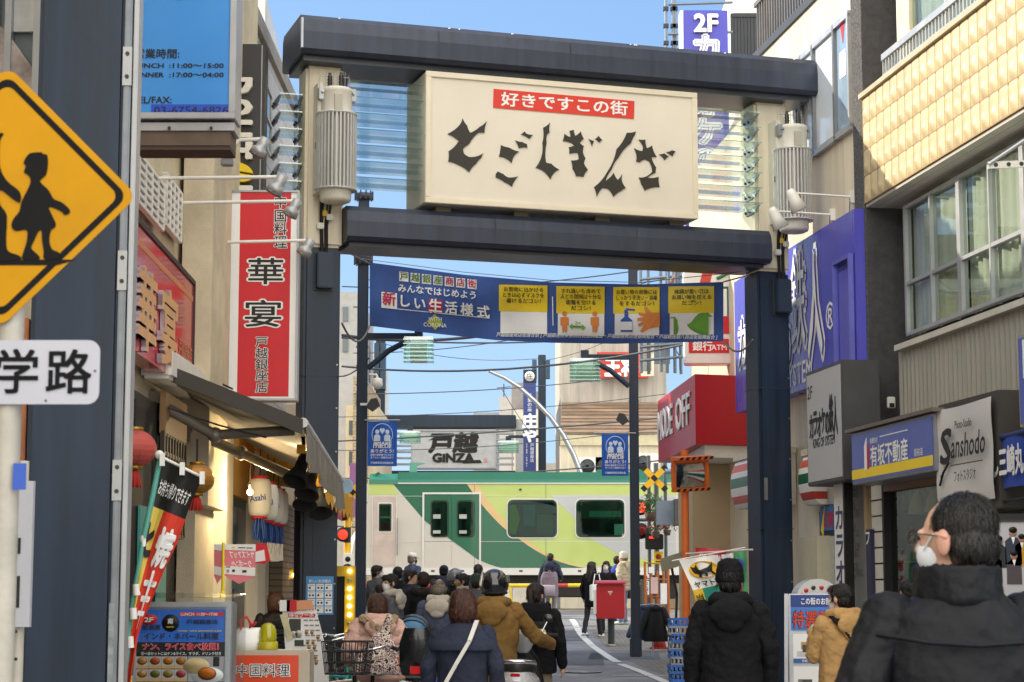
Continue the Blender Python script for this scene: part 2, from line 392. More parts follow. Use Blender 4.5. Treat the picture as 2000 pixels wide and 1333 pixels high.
# pale edge strip round the near end, drip streaks and bright scuffs along the top edge
mb.box(xl0-.006, xl0+.02, -.004, .05, zt-.45, zt-.06, mat('pale_edge_strip','#b9bdc6',.4,.4))
rs = random.Random(3)
for k in range(9): x = rs.uniform(xl0+.4, xr0-.3); mb.box(x, x+rs.uniform(.01,.03), .06, .09, zt-.022, zt-.006, PAPER)
for k in range(1,4): x = xl0+(xr0-xl0)*k/4; mb.box(x-.004,x+.004,-.0025,.0,zt-.44,zt-.08,DGREY)
o = mb.build('upper_beam', gate)
pw = .47
xlp = G.loc(626, 700, .45)[0]; xrp = G.loc(1509, 700, .45)[0]
zb1 = G.loc(650, 480, .4)[1]; zsp = zb1
for xc in (xlp, xrp):
    mb = MB(); gzz = gz(G.world(xc,.6,0).y)
    mb.box(xc-pw/2, xc+pw/2, .38, .38+pw, gzz-.05, zsp-.03, NAVY, .035)
    mb.box(xc-pw/2-.012, xc+pw/2+.012, .368, .392+pw, zsp-.03, zt-.57, CREAM, .04)
    mb.box(xc-pw/2-.06, xc+pw/2+.06, .32, .44+pw, gzz-.05, gzz+.1, NAVY, .02)
    for sx in (-1, 1): mb.box(xc+sx*pw*.18-.004, xc+sx*pw*.18+.004, .374, .38, gzz+.1, gzz+3.2, DGREY) if sx < 0 else None
    for zz in (gzz+2.2,gzz+4.1):
        mb.box(xc-pw/2-.004,xc+pw/2+.004,.376,.38+pw+.004,zz,zz+.012,DGREY)
    for zz in [gzz+.4+.55*i for i in range(8)]:
        mb.cyl((xc+pw*.42,.372,zz),(xc+pw*.42,.385,zz),.011,STEEL,8)
    # small column plate screwed on
    mb.box(xc-.2+pw*.02, xc-.15+pw*.02, .371, .38, 2.75, 3.05, STEEL)
    mb.build('post', gate)
z1a, z1b = G.loc(680, 402, .2)[1], G.loc(680, 470, .2)[1]
xa = xlp+pw/2+.02; xb = xrp-pw/2+.1
mb = beam(xa, xb, .12, 1.12, z1b, z1a, .05, NAVY2, BUND)
for k in range(1,3): x = xa+(xb-xa)*k/3; mb.box(x-.004,x+.004,.1175,.12,z1b+.06,z1a-.08,DGREY)
mb.build('lower_beam', gate)
# brackets between sign and beams
sx0, sx1, sz0, sz1 = G.loc(830, 395, .1)[0], G.loc(1362, 300, .1)[0], G.loc(828, 396, .1)[1], G.loc(833, 139, .1)[1]
for t in (.08,.36,.66,.94):
    x = sx0+(sx1-sx0)*t
    for (a,b,c,d,e) in ((.09,.35,.85,sz1-.01,zt-.49),(.1,.3,.9,z1a-.02,sz0+.01)):
        mb = MB(); mb.box(x-a, x+a, b, c, d, e, mat('bracket_bronze','#6e6654',.5,.3)); mb.build('sign_bracket', gate)
sign = MB()
sign.box(sx0, sx1, .1, 1.05, sz0, sz1, IVORY, .012)
fr = .075
for (a,b,c,d) in ((sx0,sx1,sz1-fr,sz1),(sx0,sx1,sz0,sz0+fr),(sx0,sx0+fr,sz0+fr,sz1-fr),(sx1-fr,sx1,sz0+fr,sz1-fr)): sign.box(a,b,.075,.0985,c,d, mat('sign_frame','#e9dfc8',.4,.05,.06), .006)
SB = sign.build('sign_box', gate)
lt = MB()
def c4(*p): return G.xy(*[(500+a/2.5, b/2.5) for a, b in p], off=.096)
def c5(*p): return G.xy(*[(1200+a/2.5, b/2.5) for a, b in p], off=.096)
GL = [c4((1008,580),(995,610),(935,655),(990,690),(940,740),(938,790),(985,805),(1040,842),(1075,800),(1100,772),(1110,748),(1080,764),(1040,768),(1015,752),(1010,730),(1040,705),(1085,650),(1115,650),(1127,592),(1090,622),(1045,650),(1030,615)),
 c4((1195,710),(1235,722),(1285,742),(1262,760),(1248,797),(1220,775),(1185,765),(1192,735)), c4((1265,687),(1300,695),(1322,705),(1325,722),(1283,725)), c4((1310,643),(1320,655),(1352,660),(1335,680),(1293,657)),
 c4((1180,838),(1205,850),(1230,868),(1280,862),(1262,885),(1250,913),(1215,892),(1170,868),(1170,850)),
 c4((1435,600),(1402,625),(1398,700),(1395,760),(1365,820),(1400,835),(1437,877),(1455,845),(1480,830),(1440,800),(1415,795),(1418,700),(1420,660),(1432,650)),
 c4((1530,640),(1550,635),(1558,665),(1585,643),(1600,680),(1580,700),(1600,715),(1595,745),(1608,775),(1600,800),(1620,830),(1598,865),(1562,862),(1545,825),(1538,785),(1575,780),(1570,748),(1530,752),(1527,720),(1553,712),(1540,700),(1497,690),(1505,655),(1535,672)),
 c4((1623,680),(1650,690),(1640,717)), c4((1655,680),(1672,665),(1690,685),(1675,698)),
 c4((1855,643),(1810,650),(1760,730),(1715,840),(1650,915),(1663,962),(1690,920),(1720,925),(1745,962),(1780,935),(1805,920),(1785,885),(1787,852),(1765,880),(1745,845),(1725,870),(1706,884),(1735,830),(1770,770),(1830,700),(1850,660)),
 c5((117,683),(150,683),(157,725),(182,712),(205,768),(180,770),(203,820),(200,845),(160,870),(215,865),(220,915),(175,920),(147,933),(130,900),(118,868),(150,865),(185,840),(170,790),(145,780),(122,795),(105,790),(108,765),(95,725),(135,740),(140,720)),
 c5((218,755),(243,750),(250,757),(265,765),(245,783)), c5((252,745),(280,735),(298,740),(283,765),(270,757))]
def brushed(P, k=.055, n=4):
    "hollow every side of a stroke outline a little, as a brush leaves it"
    ar = sum(a[0]*b[1]-b[0]*a[1] for a,b in zip(P,P[1:]+P[:1])); sg = 1 if ar > 0 else -1; o = []
    for a,b in zip(P,P[1:]+P[:1]):
        dx,dz = b[0]-a[0],b[1]-a[1]
        for i in range(n): t_ = i/n; w_ = 4*t_*(1-t_)*k; o.append((a[0]+dx*t_-dz*sg*w_, a[1]+dz*t_+dx*sg*w_))
    return o
for p in GL: lt.shape(brushed(p), mat('letter_brown','#2f2c25',.5,0,.1), .0965, .012)
q = G.xy((964,174),(1239,198),(1238,233),(963,211), off=.096)
lt.shape(q, mat('vermilion_print','#dc3b2b',.5,0,.05), .0965, .006)
x0, x1 = q[0][0], q[1][0]; zz = (q[0][1]+q[3][1])/2; hh = (q[0][1]-q[3][1])
lt.text('好きですこの街', (x0+x1)/2, zz-hh*.29, hh*.78, PAPER, .088, 'c', .025, w=(x1-x0)*.9)
lt.build('lettering', SB)
# glass louvres either side of the sign, on small brackets
GLS = glass('louvre_glass', '#e2efec', .22, .1); GEDGE = glass('louvre_edge','#a9d0c4', .2)
def louvres(x0, x1, n, zt_, zb_, y0, y1, flip):
    for k in range(n):
        z = zt_+(zb_-zt_)*k/(n-1); mb = MB()
        mb.quad((x0,y0,z),(x1,y0,z),(x1,y1,z),(x0,y1,z), GLS)
        mb.quad((x0,y0-.002,z-.008),(x1,y0-.002,z-.008),(x1,y0-.002,z+.008),(x0,y0-.002,z+.008), GEDGE)
        mb.quad((x0+.02,y0+.02,z-.13),(x1-.02,y0+.02,z-.13),(x1-.02,y0+.3,z-.012),(x0+.02,y0+.3,z-.012), GLS)
        L = mb.build('glass_louvre', gate)
        for xx in (x0+.02, x1-.02):
            bk = MB(); bk.ext([(y0+.05,z-.012),(y0+.55,z-.012),(y0+.5,z-.10),(y0+.3,z-.10)], xx-.012, xx+.012, STEEL, 'yz')
            bk.cyl((xx-.03,y0+.35,z-.06),(xx+.03,y0+.35,z-.06),.018,DGREY,8); bk.cyl((xx-.03,y0+.48,z-.06),(xx+.03,y0+.48,z-.06),.018,DGREY,8)
            bk.build('bracket', L)
za, zb_ = G.loc(760,165,.25)[1], G.loc(760,352,.25)[1]
louvres(xlp+pw/2+.01, sx0+.16, 7, za, zb_, .18, .95, False)
louvres(sx1-.02, xrp-pw/2-.0, 7, za, zb_, .18, .95, True)
xo = xlp-pw/2; louvres(xo-.33, xo, 6, G.loc(570,180,.4)[1], G.loc(570,350,.4)[1], .5, .9, True)
# conduits, clamps and grey switch boxes running down both posts
PORC = mat('porcelain_white','#e4e2da',.35,0,.08)
for xc, ps in ((xlp, 632), (xrp, 1524)):
    mb = MB(); xx = G.loc(ps, 500, .36)[0]; zt2 = G.loc(ps, 395 if ps < 1000 else 450, .36)[1]; zb2 = G.loc(ps, 492 if ps < 1000 else 545, .36)[1]
    for dx in (-.06,-.03,.03,.07): mb.tube([(xx+dx,.25,zt2+.1),(xx+dx*.9,.31,zt2-.12),(xx+dx*.6-.01,.335,zt2-.3),(xx+dx*.5,.335,zb2-.02)], .017 if abs(dx) > .05 else .011, RUBBER)
    mb.box(xx-.1, xx-.01, .29, .366, zt2-.36, zt2-.28, PORC, .01); mb.box(xx+.02, xx+.11, .29, .366, zt2-.24, zt2-.16, PORC, .01); mb.box(xx-.03,xx+.03,.30,.36,zt2-.19,zt2-.12, mat('yellow_tag','#e3c23a'))
    mb.build('cables', gate)
    mb = MB(); mb.box(xx-.1, xx+.11, .24, .378, zb2-.48, zb2-.02, mat('navy_box','#26364a',.5,0,.12), .012); mb.box(xx-.12,xx+.13,.36,.379,zb2-.5,zb2+.0,DGREY)
    for dz in (-.08,-.42): mb.box(xx+.105,xx+.118,.28,.33,zb2+dz-.03,zb2+dz+.03,DGREY)
    mb.build('switch_box', gate)
# ------------------------------------------------------------------ pole transformers clamped to the gate posts
def transformer(px, pyt, pyb, label):
    x, z0 = G.loc(px, pyb, .1); _, z1 = G.loc(px, pyt, .1); H = z1-z0
    t = thing('pole_transformer', label, 'transformer', G.world(x, .1, z0), GA, 'transformers on the gate posts')
    TW = mat('transformer_paint', '#d9d5c8', .45, 0, .1, 4, streak=True); TF = mat('transformer_fin', '#c4c4c0', .45, .1, .1)
    R = .205
    mb = MB(); mb.lathe([(.15,0),(.19,.02),(.2,.05),(.2,H*.72),(.2,H*.86),(.205,H*.865),(.205,H*.885),(.19,H*.9),(.1,H*.91)], (0,0,0), TW, 28)
    mb.box(-.07,.03,-.225,-.19,H*.71,H*.83, mat('tank_plate','#b8b3a2',.5)); mb.build('tank', t)
    mb = MB()
    for k in range(32):
        a = 2*pi*k/32
        if -2.9 < a-pi*1.5 < 2.2:
            c, s_ = cos(a), sin(a); w = .011
            mb.add([(c*.2-s_*w, s_*.2+c*w, H*.1),(c*.262-s_*w, s_*.262+c*w, H*.1),(c*.262+s_*w, s_*.262-c*w, H*.1),(c*.2+s_*w, s_*.2-c*w, H*.1),
                    (c*.2-s_*w, s_*.2+c*w, H*.69),(c*.262-s_*w, s_*.262+c*w, H*.69),(c*.262+s_*w, s_*.262-c*w, H*.69),(c*.2+s_*w, s_*.2-c*w, H*.69)],
                   [(0,3,2,1),(4,5,6,7),(0,1,5,4),(1,2,6,5),(2,3,7,6),(3,0,4,7)], TF)
    mb.lathe([(.205,H*.09),(.266,H*.095),(.266,H*.105),(.205,H*.11)], (0,0,0), TF, 32); mb.lathe([(.205,H*.68),(.266,H*.685),(.266,H*.7),(.205,H*.705)], (0,0,0), TF, 32)
    mb.build('cooling_fins', t)
    for dx, dy in ((-.1,-.05),(.03,-.12),(.11,.02)):
        mb = MB(); mb.lathe([(.03,0),(.035,.02),(.026,.04),(.036,.06),(.026,.08),(.036,.10),(.026,.12),(.034,.14),(.02,.16),(.02,.19)], (dx,dy,H*.9), mat('bushing_glaze','#2c2b2b',.25), 12)
        for e in (-.05,.05): mb.cyl((dx+e,dy,H*.89),(dx+e,dy,H*.9+.2),.004,STEEL,6)
        mb.build('bushing', t)
    mb = MB(); mb.tube([(-.22,0,H*.9),(-.22,0,H*.9+.16),(.17,0,H*.9+.16),(.17,0,H*.9)], .006, STEEL, 6)
    for s_ in (-1,1): mb.box(s_*.2-.04,s_*.2+.04,-.08,.06,H*.8,H*.9,STEEL,.008); mb.cyl((s_*.2,-.12,H*.86),(s_*.2,.1,H*.86),.018,STEEL,8)
    mb.box(-.24,-.17,.0,.3,H*.08,H*.95,TW,.01); mb.box(.14,.2,.1,.3,H*.1,H*.9,TW); mb.box(-.262,-.24,.0,.05,H*.42,H*.47,DGREY)
    mb.build('mounting_frame', t)
transformer(655, 150, 397, 'finned white pole transformer on the left gate post, under the beam end')
transformer(1551, 225, 455, 'finned white pole transformer on the right gate post, beside the cream building')
# ------------------------------------------------------------------ the passing train and the level crossing
TY = 56.0
T = Fr((0, TY, 0), 0)
def ct(*p): return T.xy(*[(640+a/2.941, 880+b/2.941) for a, b in p])
train = thing('passenger_train', 'green, lime and beige commuter train passing over the level crossing', 'train', (0,TY,0))
TB = mat('train_body', '#d3cec3', .3, .3, .05, .6); TG = mat('train_deep_green', '#2a674b', .3, 0, .06, .6, coat=.3); TL = mat('train_lime', '#b9c973', .32, 0, .05, .6, coat=.3)
TT = mat('train_tan', '#d9b983', .35, 0, .05); TR = mat('train_roof_green', '#2f7a64', .45, 0, .1, .7); TS = mat('train_silver', '#c3c6c6', .32, .35, .06, .5)
TW = mat('train_white', '#dcdad4', .4, .1, .05); TD = mat('underframe', '#2b2724', .8, 0, .25, 2); TGL = glass('train_glass', '#a9c8be', .0, .02, 1.3); TIN = mat('train_interior', '#5f665c', .7, 0, .35, 1.2)
(zr,) = [ct((0,130))[0][1]]; zl = ct((0,192))[0][1]; zb0 = ct((0,716))[0][1]; zw = ct((0,676))[0][1]; ze = ct((0,250))[0][1]
xL = ct((215,0))[0][0]; xR = 9.5
mb = MB(); mb.box(xL+.0, xR, .03, 2.75, zb0, zl, TB)
nose = ct((218,192),(225,240),(160,430),(95,535),(80,590),(84,625),(110,655),(170,716),(222,716))
mb2 = MB()
N = 10; vs = []
for j in range(N+1):
    y = .03+2.72*j/N; k = 1-abs(2*j/N-1)**3*.45
    for (x, z) in nose: vs.append((xL-(xL-x)*k, y, z))
n = len(nose)
mb.add(vs, [(j*n+i, j*n+i+1, (j+1)*n+i+1, (j+1)*n+i) for j in range(N) for i in range(n-1)]+[tuple(range(n)), tuple(range((N+1)*n-1, N*n-1, -1))], TB, False)
mb.box(xL-.02, xR, -.004, .03, zb0, zw, TW); body = mb.build('body', train)
mb = MB()
mb.ext([(.0,zl),(.02,zl+.12),(.35,zr),(2.4,zr),(2.73,zl+.12),(2.75,zl)], xL+.12, xR, TR, 'yz')
mb.ext([(ct((250,0))[0][0],zl),(xL+.2,zl),(xL+.2,zr-.05),(ct((290,0))[0][0],zl+.35)], .2, 2.5, TR)
x4 = ct((405,0))[0][0]; mb.box(x4, xR, .02, .3, zl+.06, zl+.33, TR, .02); mb.box(x4, xR, .0, .05, zl+.0, zl+.03, TW)
for k in range(7): xx = 2.4+k*1.0; mb.box(xx, xx+.55, .35, 2.3, zr-.01, zr+.12, TR, .02)
mb.build('roof', train)
mb = MB(); p = ct((460,55),(548,58),(500,75),(500,130),(458,130)); mb.ext(p, 1.1, 1.25, mat('antenna_green', '#5f9f8c', .5)); mb.build('antenna', train)
pt = MB()
def paint(pts, m, lv): pt.ext(ct(*pts), .03-.004*lv, .032, m)
def cv(p0, p1, p2, n=8): return [((1-t)**2*p0[0]+2*t*(1-t)*p1[0]+t*t*p2[0], (1-t)**2*p0[1]+2*t*(1-t)*p1[1]+t*t*p2[1]) for t in [k/n for k in range(n+1)]]
paint([(238,194),(372,194),(410,255),(232,255)], TL, 1)
EX = 3000
up = cv((860,194),(1010,430),(1140,512)) + cv((1140,512),(1300,650),(1480,664))
lo = cv((800,194),(960,430),(1100,510)) + cv((1100,510),(1280,650),(1480,676))
paint([(376,194)]+lo+[(1000,676)]+cv((1000,676),(880,650),(760,560))+[(700,515),(555,402)], TG, 1)
for a, b, c, d in zip(lo, lo[1:], up[1:], up): paint([a, b, c, d], TT, 2)
paint(up+[(EX,664),(EX,194)], TL, 1)
paint([(1280,256),(2000,256),(2000,640),(1700,612),(1520,512),(1430,400)], TS, 2)
paint([(2000,256),(EX,256),(EX,664),(2000,664)], TB, 2)
for yy in (262,523): paint([(410,yy),(2600,yy),(2600,yy+2),(410,yy+2)], TW, 3)
for xx in (-1.05,.95,4.1,6.2): pt.box(xx-.006,xx+.006,.0165,.0175,zb0+.1,zl-.02,mat('panel_seam','#7d7a72',.5))
for k in range(16): X = -3.9+k*.82; pt.box(X,X+.1,-.008,-.002,zb0+.08,zb0+.14,mat('jack_pad','#55524c',.6))
pt.box(*[ct((1100,222))[0][0],ct((1114,222))[0][0]],.005,.03,ct((0,230))[0][1],ct((0,220))[0][1],DGREY)
pt.build('livery', body)
def rrect(x0,x1,z0,z1,r,n=4):
    o = []
    for cx,cz,a0 in ((x1-r,z1-r,0),(x0+r,z1-r,pi/2),(x0+r,z0+r,pi),(x1-r,z0+r,1.5*pi)):
        o += [(cx+r*cos(a0+pi/2*k/n), cz+r*sin(a0+pi/2*k/n)) for k in range(n+1)]
    return o
def twin(a, b, c, d, parent, r=.13, fr=True, dy=0):
    x0, z1 = ct((a,b))[0]; x1, z0 = ct((c,d))[0]; mb = MB()
    if fr: mb.ext(rrect(x0-.05,x1+.05,z0-.05,z1+.05,r+.04), .002-dy, .03, TW)
    mb.ext(rrect(x0-.018,x1+.018,z0-.018,z1+.018,r+.015), -.002-dy, .03, RUBBER); mb.ext(rrect(x0,x1,z0,z1,r), -.004-dy, .03, TIN)
    w = mb.build('window', parent)
    g = MB(); g.ext(rrect(x0+.01,x1-.01,z0+.01,z1-.01,r), -.03-dy, -.026-dy, TGL); g.build('pane', w)
    return w, x0, x1, z0, z1
DKI = mat('window_dark', '#16201d', .5, 0, .3, 2)
w, x0, x1, z0, z1 = twin(1038,287,1314,496, body)
m_ = MB(); m_.ext([(x0+.03,z0+.1),(x0+.03,z1-.15),(x0+.2,z1-.1),(x0+.33,z1-.5),(x0+.2,z0+.06)], -.014, -.006, mat('inside_poster', '#c8c23c', .5)); m_.box(x0+.42,x0+.75,-.012,-.005,z0+.3,z1-.12, mat('inside_blue','#5a8f9f')); m_.box(x0+.8,x1-.1,-.012,-.005,z0+.08,z1-.4, mat('inside_wood','#8d8570')); m_.box(x0+.1,x1-.1,-.016,-.006,z1-.12,z1-.07,DKI); m_.build('interior', w)
w, x0, x1, z0, z1 = twin(1430,287,1702,496, body)
m_ = MB(); m_.box(x0+.35,x1-.08,-.012,-.005,z0+.55,z1-.3, mat('inside_mint','#7fb79e')); m_.box(x0+.1,x1-.05,-.014,-.006,z0+.06,z0+.5,DKI); m_.box(x0+1.05,x0+1.3,-.016,-.01,z0+.04,z0+.35,PAPER); m_.build('interior', w)
twin(2050,287,2330,496, body)
x0, z1 = ct((555,252))[0]; x1, z0 = ct((870,690))[0]
fb = MB(); fb.box(x0-.05,x0,-.01,.03,z0,z1,TW); fb.box(x1,x1+.05,-.01,.03,z0,z1,TW); fb.box(x0-.05,x1+.05,-.01,.03,z1,z1+.05,TW); fb.build('door_frame', body)
xm = (x0+x1)/2
for a, b, wa, wb in ((x0+.005,xm-.008,596,690),(xm+.008,x1-.005,746,840)):
    mb = MB(); mb.box(a,b,.018,.03,z0,z1, TG if False else TB); 
    # the sweep of green runs on across both leaves
    zz = lambda x: ct((0,402))[0][1] - (x-x0)*(ct((0,402))[0][1]-ct((0,632))[0][1])/(x1-x0)
    mb.ext([(a,zz(a)),(b,zz(b)),(b,z1),(a,z1)], .006, .019, TG); d = mb.build('door', train)
    w, wx0, wx1, wz0, wz1 = twin(wa,290,wb,495, d, .08, False, .0)
    m_ = MB(); m_.box(wx0+.05,wx0+.26,-.035,-.031,wz1-.5,wz1-.38,mat('notice_grey','#aab0a6')); m_.box(wx0+.05,wx0+.26,-.035,-.031,wz0+.08,wz0+.17,mat('notice_grey','#aab0a6')); m_.box(wx0+.12,wx0+.24,-.014,-.006,wz0+.02,wz1-.2,DKI); m_.build('notice', w)
x0, z1 = ct((262,265))[0]; x1, z0 = ct((388,662))[0]
mb = MB(); mb.box(x0,x1,.015,.03,z0,z1,mat('cab_door_paint','#c9b9ae',.4,.2)); 
for xx in (x0-.03,x1+.01): mb.box(xx,xx+.02,-.004,.03,z0-.05,z1,TW)
mb.box(x1+.05,x1+.07,-.06,.0,z0+.3,z1-.6,STEEL); d = mb.build('cab_door', train)
w,a,b,c,e = twin(298,310,362,462,d,.02,True,0)
m_ = MB(); m_.box(a+.05,b-.05,-.014,-.006,c+.02,c+.22,RED); m_.box(a+.02,b-.02,-.014,-.006,c+.35,c+.4,PAPER); m_.build('interior', w)
mb = MB(); mb.box(xL+.2,xR,.25,2.5,zb0-.22,zb0,TD)
for a, b, h in ((1.0,2.2,.62),(2.4,3.1,.5),(3.3,4.6,.66),(5.2,7,.6)): mb.box(a,b,.2,2.5,zb0-h,zb0-.2,TD,.03)
for a in (-3.4,-2.2,): mb.lathe([(.05,-.02),(.40,0),(.43,.06),(.43,.1)],(a,.3,1.48),TD,24,'y'); mb.lathe([(.0,-.07),(.12,-.06),(.14,.0)],(a,.28,1.48),STEEL,12,'y')
mb.box(-3.9,-1.7,.18,.3,1.38,1.62,TD,.03); mb.box(-3.3,-2.3,.15,.35,1.5,1.8,TD,.05); mb.build('underframe', train)
h = MB(); a, b = ct((130,545))[0]; h.ball((a,.25,b),(.16,.1,.12),mat('headlight_lens','#e8ecd2',.15)); h.build('headlight', train)
# crossing deck and rails
mb = MB(); mb.box(-9,9,54.9,58.9,.9,1.06, mat('crossing_planks','#a29a8c',.8,0,.2,2)); mb.build('crossing_deck', kind='structure')
for yy in (56.6,57.7):
    mb = MB(); mb.box(-30,30,yy-.035,yy+.035,1.0,1.075,mat('rail_steel','#7d746c',.4,.7)); mb.build('rail', kind='structure')
# crossing barrier bars
BAR_Y = mat('barrier_yellow','#e9c922',.5); BAR_R = mat('barrier_red','#c23b3b',.5)
def barrier(x0, x1, px0, py0, py1, d, label):
    a = at(x0, py0, d); b = at(x1, py1, d); t = thing('crossing_barrier', label, 'barrier', (0,0,0), 0, 'lowered crossing barriers')
    mb = MB(); n = 10
    for k in range(n): mb.cyl(a.lerp(b,k/n), a.lerp(b,(k+1)/n), .05, (BAR_Y, BAR_Y, BAR_R)[k%3], 8)
    mb.build('bar', t)
    for k in (3,5,8):
        p = a.lerp(b, k/n); m = MB(); m.slab(p+Vector((-.03,-.06,-.02)), p+Vector((.03,-.06,-.02)), p+Vector((.1,-.06,-.42)), p+Vector((.04,-.06,-.42)), .01, BAR_Y); m.build('strap', t)
    e = a if abs(a.x) > abs(b.x) else b
    mb = MB(); mb.box(e.x-.16,e.x+.16,d-.1,d+.3,gz(d),e.z+.15,mat('barrier_machine','#4a4b47',.6,.2),.03); mb.build('drive_box', t)
barrier(880, 1262, 0, 1145, 1143, 53.4, 'yellow and red barrier bar lowered across the right half of the crossing')
barrier(672, 872, 0, 1141, 1145, 53.2, 'yellow and red barrier bar lowered across the left half of the crossing')
# ------------------------------------------------------------------ banner strung across the street
BN = mat('banner_blue','#38589c',.75,0,.1,1.2)
_bt = [(722,513),(905,537),(1078,552),(1250,556),(1413,551)]; _bb = [(722,637),(830,650),(970,665),(1075,670),(1200,672),(1413,667)]
def itp(L, x):
    for (a,b),(c,d) in zip(L, L[1:]):
        if x <= c or (c,d) == L[-1]: return b+(d-b)*(x-a)/(c-a)
def W(px, py, off=0):
    u = (px-722)/691; t, b = itp(_bt,px), itp(_bb,px); v = (py-t)/(b-t)
    Y = 33.1+(27.2-33.1)*u; rip = .05*sin(u*19+v*2.2)*(.3+.7*v)+.03*sin(u*43-v*3)+.12*sin(pi*u)*v+.035*sin(u*9+v*7)
    return at(px, py, Y+rip-off)
banner = thing('street_banner', 'long blue banner with yellow picture panels strung below the gate beam', 'banner')
mb = MB(); NU, NV = 90, 12
def bgrid(mb, x0, x1, f0, f1, m, off, nu, nv):
    "patch between pixel heights f0(x) above and f1(x) below"
    vs = [W(x0+(x1-x0)*i/nu, f0(x0+(x1-x0)*i/nu)+(f1(x0+(x1-x0)*i/nu)-f0(x0+(x1-x0)*i/nu))*j/nv, off) for i in range(nu+1) for j in range(nv+1)]
    n = nv+1; mb.add(vs, [(i*n+j, i*n+j+1, (i+1)*n+j+1, (i+1)*n+j) for i in range(nu) for j in range(nv)], m, True)
bgrid(mb, 722, 1413, lambda x: itp(_bt,x), lambda x: itp(_bb,x), BN, 0, NU, NV); bcloth = mb.build('cloth', banner)
pr = MB()
def bq(x): return 700+x/2.703
def by(y): return 500+y/2.703
def btext(body, x, y, h, m, bold=.02, w=None, slope=0, slant=0, off=.03):
    t = MB(); t.text(body, 0, 0, h, m, 0, 'c', bold, w, slant=slant)
    vs = [W(bq(x+v.x), by(y - v.z + slope*v.x), off-v.y) for v in t.v]; pr.add(vs, t.f, m)
def bpatch(x0, x1, y0, y1, m, sl=0, off=.015, nu=14, nv=8): bgrid(pr, bq(x0), bq(x1), lambda X: by(y0+sl*((X-700)*2.703-x0)), lambda X: by(y1+sl*((X-700)*2.703-x0)), m, off, nu, nv)
OLG = mat('olive_print','#5d7a2a',.6); MAG = mat('crimson_print','#b8284c',.6); LIM = mat('lime_print','#aebb3a',.6); ORG = mat('orange_print','#e58a3c',.6); GRN = mat('green_print','#6aa53a',.6)
for k, ch in enumerate('戸越銀座商店街'):
    x = 240+60*k; y = 108+k*6.6; bpatch(x-24,x+24,y-25,y+25,PAPER,.1); btext(ch, x, y+17, 46, OLG if k < 4 else MAG, .02, off=.03, slope=.1)
btext('みんなではじめよう', 415, 206, 46, PAPER, .02, 410, .1)
bpatch(122,204,190,274,PAPER,.1); bpatch(370,444,226,300,MAG,.1)
for k, ch in enumerate('新しい生活様式'): btext(ch, (162,248,325,407,490,573,660)[k], (255,265,278,291,300,310,322)[k], 74 if k in (0,3) else 70, MAG if k == 0 else PAPER, .03, off=.03, slope=.1)
bgrid(pr, bq(124), bq(694), lambda X: by(270+(X-bq(124))*2.703*.102), lambda X: by(274+(X-bq(124))*2.703*.102), PAPER, .016, 20, 1)
v = [W(bq(a), by(b), .02) for a,b in ((403,308),(446,352),(405,392),(362,345))]; pr.add(v, [(3,2,1,0)], LIM)
btext('WITH', 405, 345, 30, PAPER, .01, 70); btext('CORONA', 405, 376, 30, PAPER, .01, 122, .06)
PANELS = [(742,1000,152,408,['お買物に出かける','ときは必ずマスクを','着けるだゴシ！'],.02),(1045,1302,160,420,['すれ違いも含めて','人との間隔は十分な','距離を空ける','だゴシ！'],.015),(1345,1592,165,420,['お買い物の前後には','しっかり手洗い・消毒','をするだゴシ！'],0),(1636,1880,162,418,['体調が悪い日は','お買い物を控える','だゴシ！'],-.01)]
for x0,x1,y0,y1,ls,sl in PANELS:
    ym = y0+.55*(y1-y0); bpatch(x0+8,x1-4,ym,y1,PAPER,sl,.014); bpatch(x0,x1-2,y0,ym,YEL,sl,.016)
    for k, l in enumerate(ls): btext(l, (x0+x1)/2, y0+36+k*30, 27, INK, .012, min(215, 26*len(l)), sl)
def bshape(pts, m, off=.025): pr.add([W(bq(a),by(b),off) for a,b in pts], [tuple(range(len(pts)-1,-1,-1))], m)
def disc(cx,cy,r,ry=None,n=16): return [(cx+r*cos(2*pi*k/n), cy+(ry or r)*sin(2*pi*k/n)) for k in range(n)]
for cx, s_ in ((1088,1.0),(1248,1.0)):
    bshape(disc(cx,306,13), ORG); bshape([(cx-22,324),(cx+22,324),(cx+22,368),(cx+14,368),(cx+12,404),(cx+2,404),(cx,372),(cx-2,404),(cx-12,404),(cx-14,368),(cx-22,368)], ORG)
bshape([(1112,374),(1130,358),(1130,367),(1182,371),(1182,362),(1200,380),(1182,394),(1182,384),(1130,381),(1130,390)], GRN); btext('2m', 1158, 362, 24, GRN, .01)
bshape([(1384,340),(1404,322),(1404,305),(1424,305),(1424,322),(1446,342),(1446,402),(1384,402)], BLUE); bshape([(1384,348),(1446,348),(1446,392),(1384,392)], PAPER, .03); bshape([(1404,284),(1412,284),(1412,276),(1460,282),(1460,290),(1420,288),(1424,304),(1404,304)], BLUE)
bshape([(1592,300),(1545,300),(1520,268),(1508,274),(1516,304),(1480,298),(1478,312),(1508,322),(1472,330),(1472,344),(1506,344),(1474,362),(1480,374),(1512,362),(1486,398),(1498,406),(1536,384),(1560,380),(1592,372)], ORG)
bshape([(1642,330),(1768,232),(1870,322),(1848,322),(1848,416),(1664,416),(1664,330)], GRN)
btext('戸越銀座商店街連合会 [ 戸越銀座商栄会商店街振興組合・戸越銀座商店街振興組合・戸越銀座銀六商店街振興組合 ]', 1310, 432, 25, PAPER, .01, 1165, .012, .2)
bshape([(1022,215),(1027,215),(1030,368),(1025,368)], PAPER)
pr.build('printing', bcloth)
ROPE = mat('grey_rope','#77766f',.8); WIREM = mat('black_wire','#2b2b2d',.6)
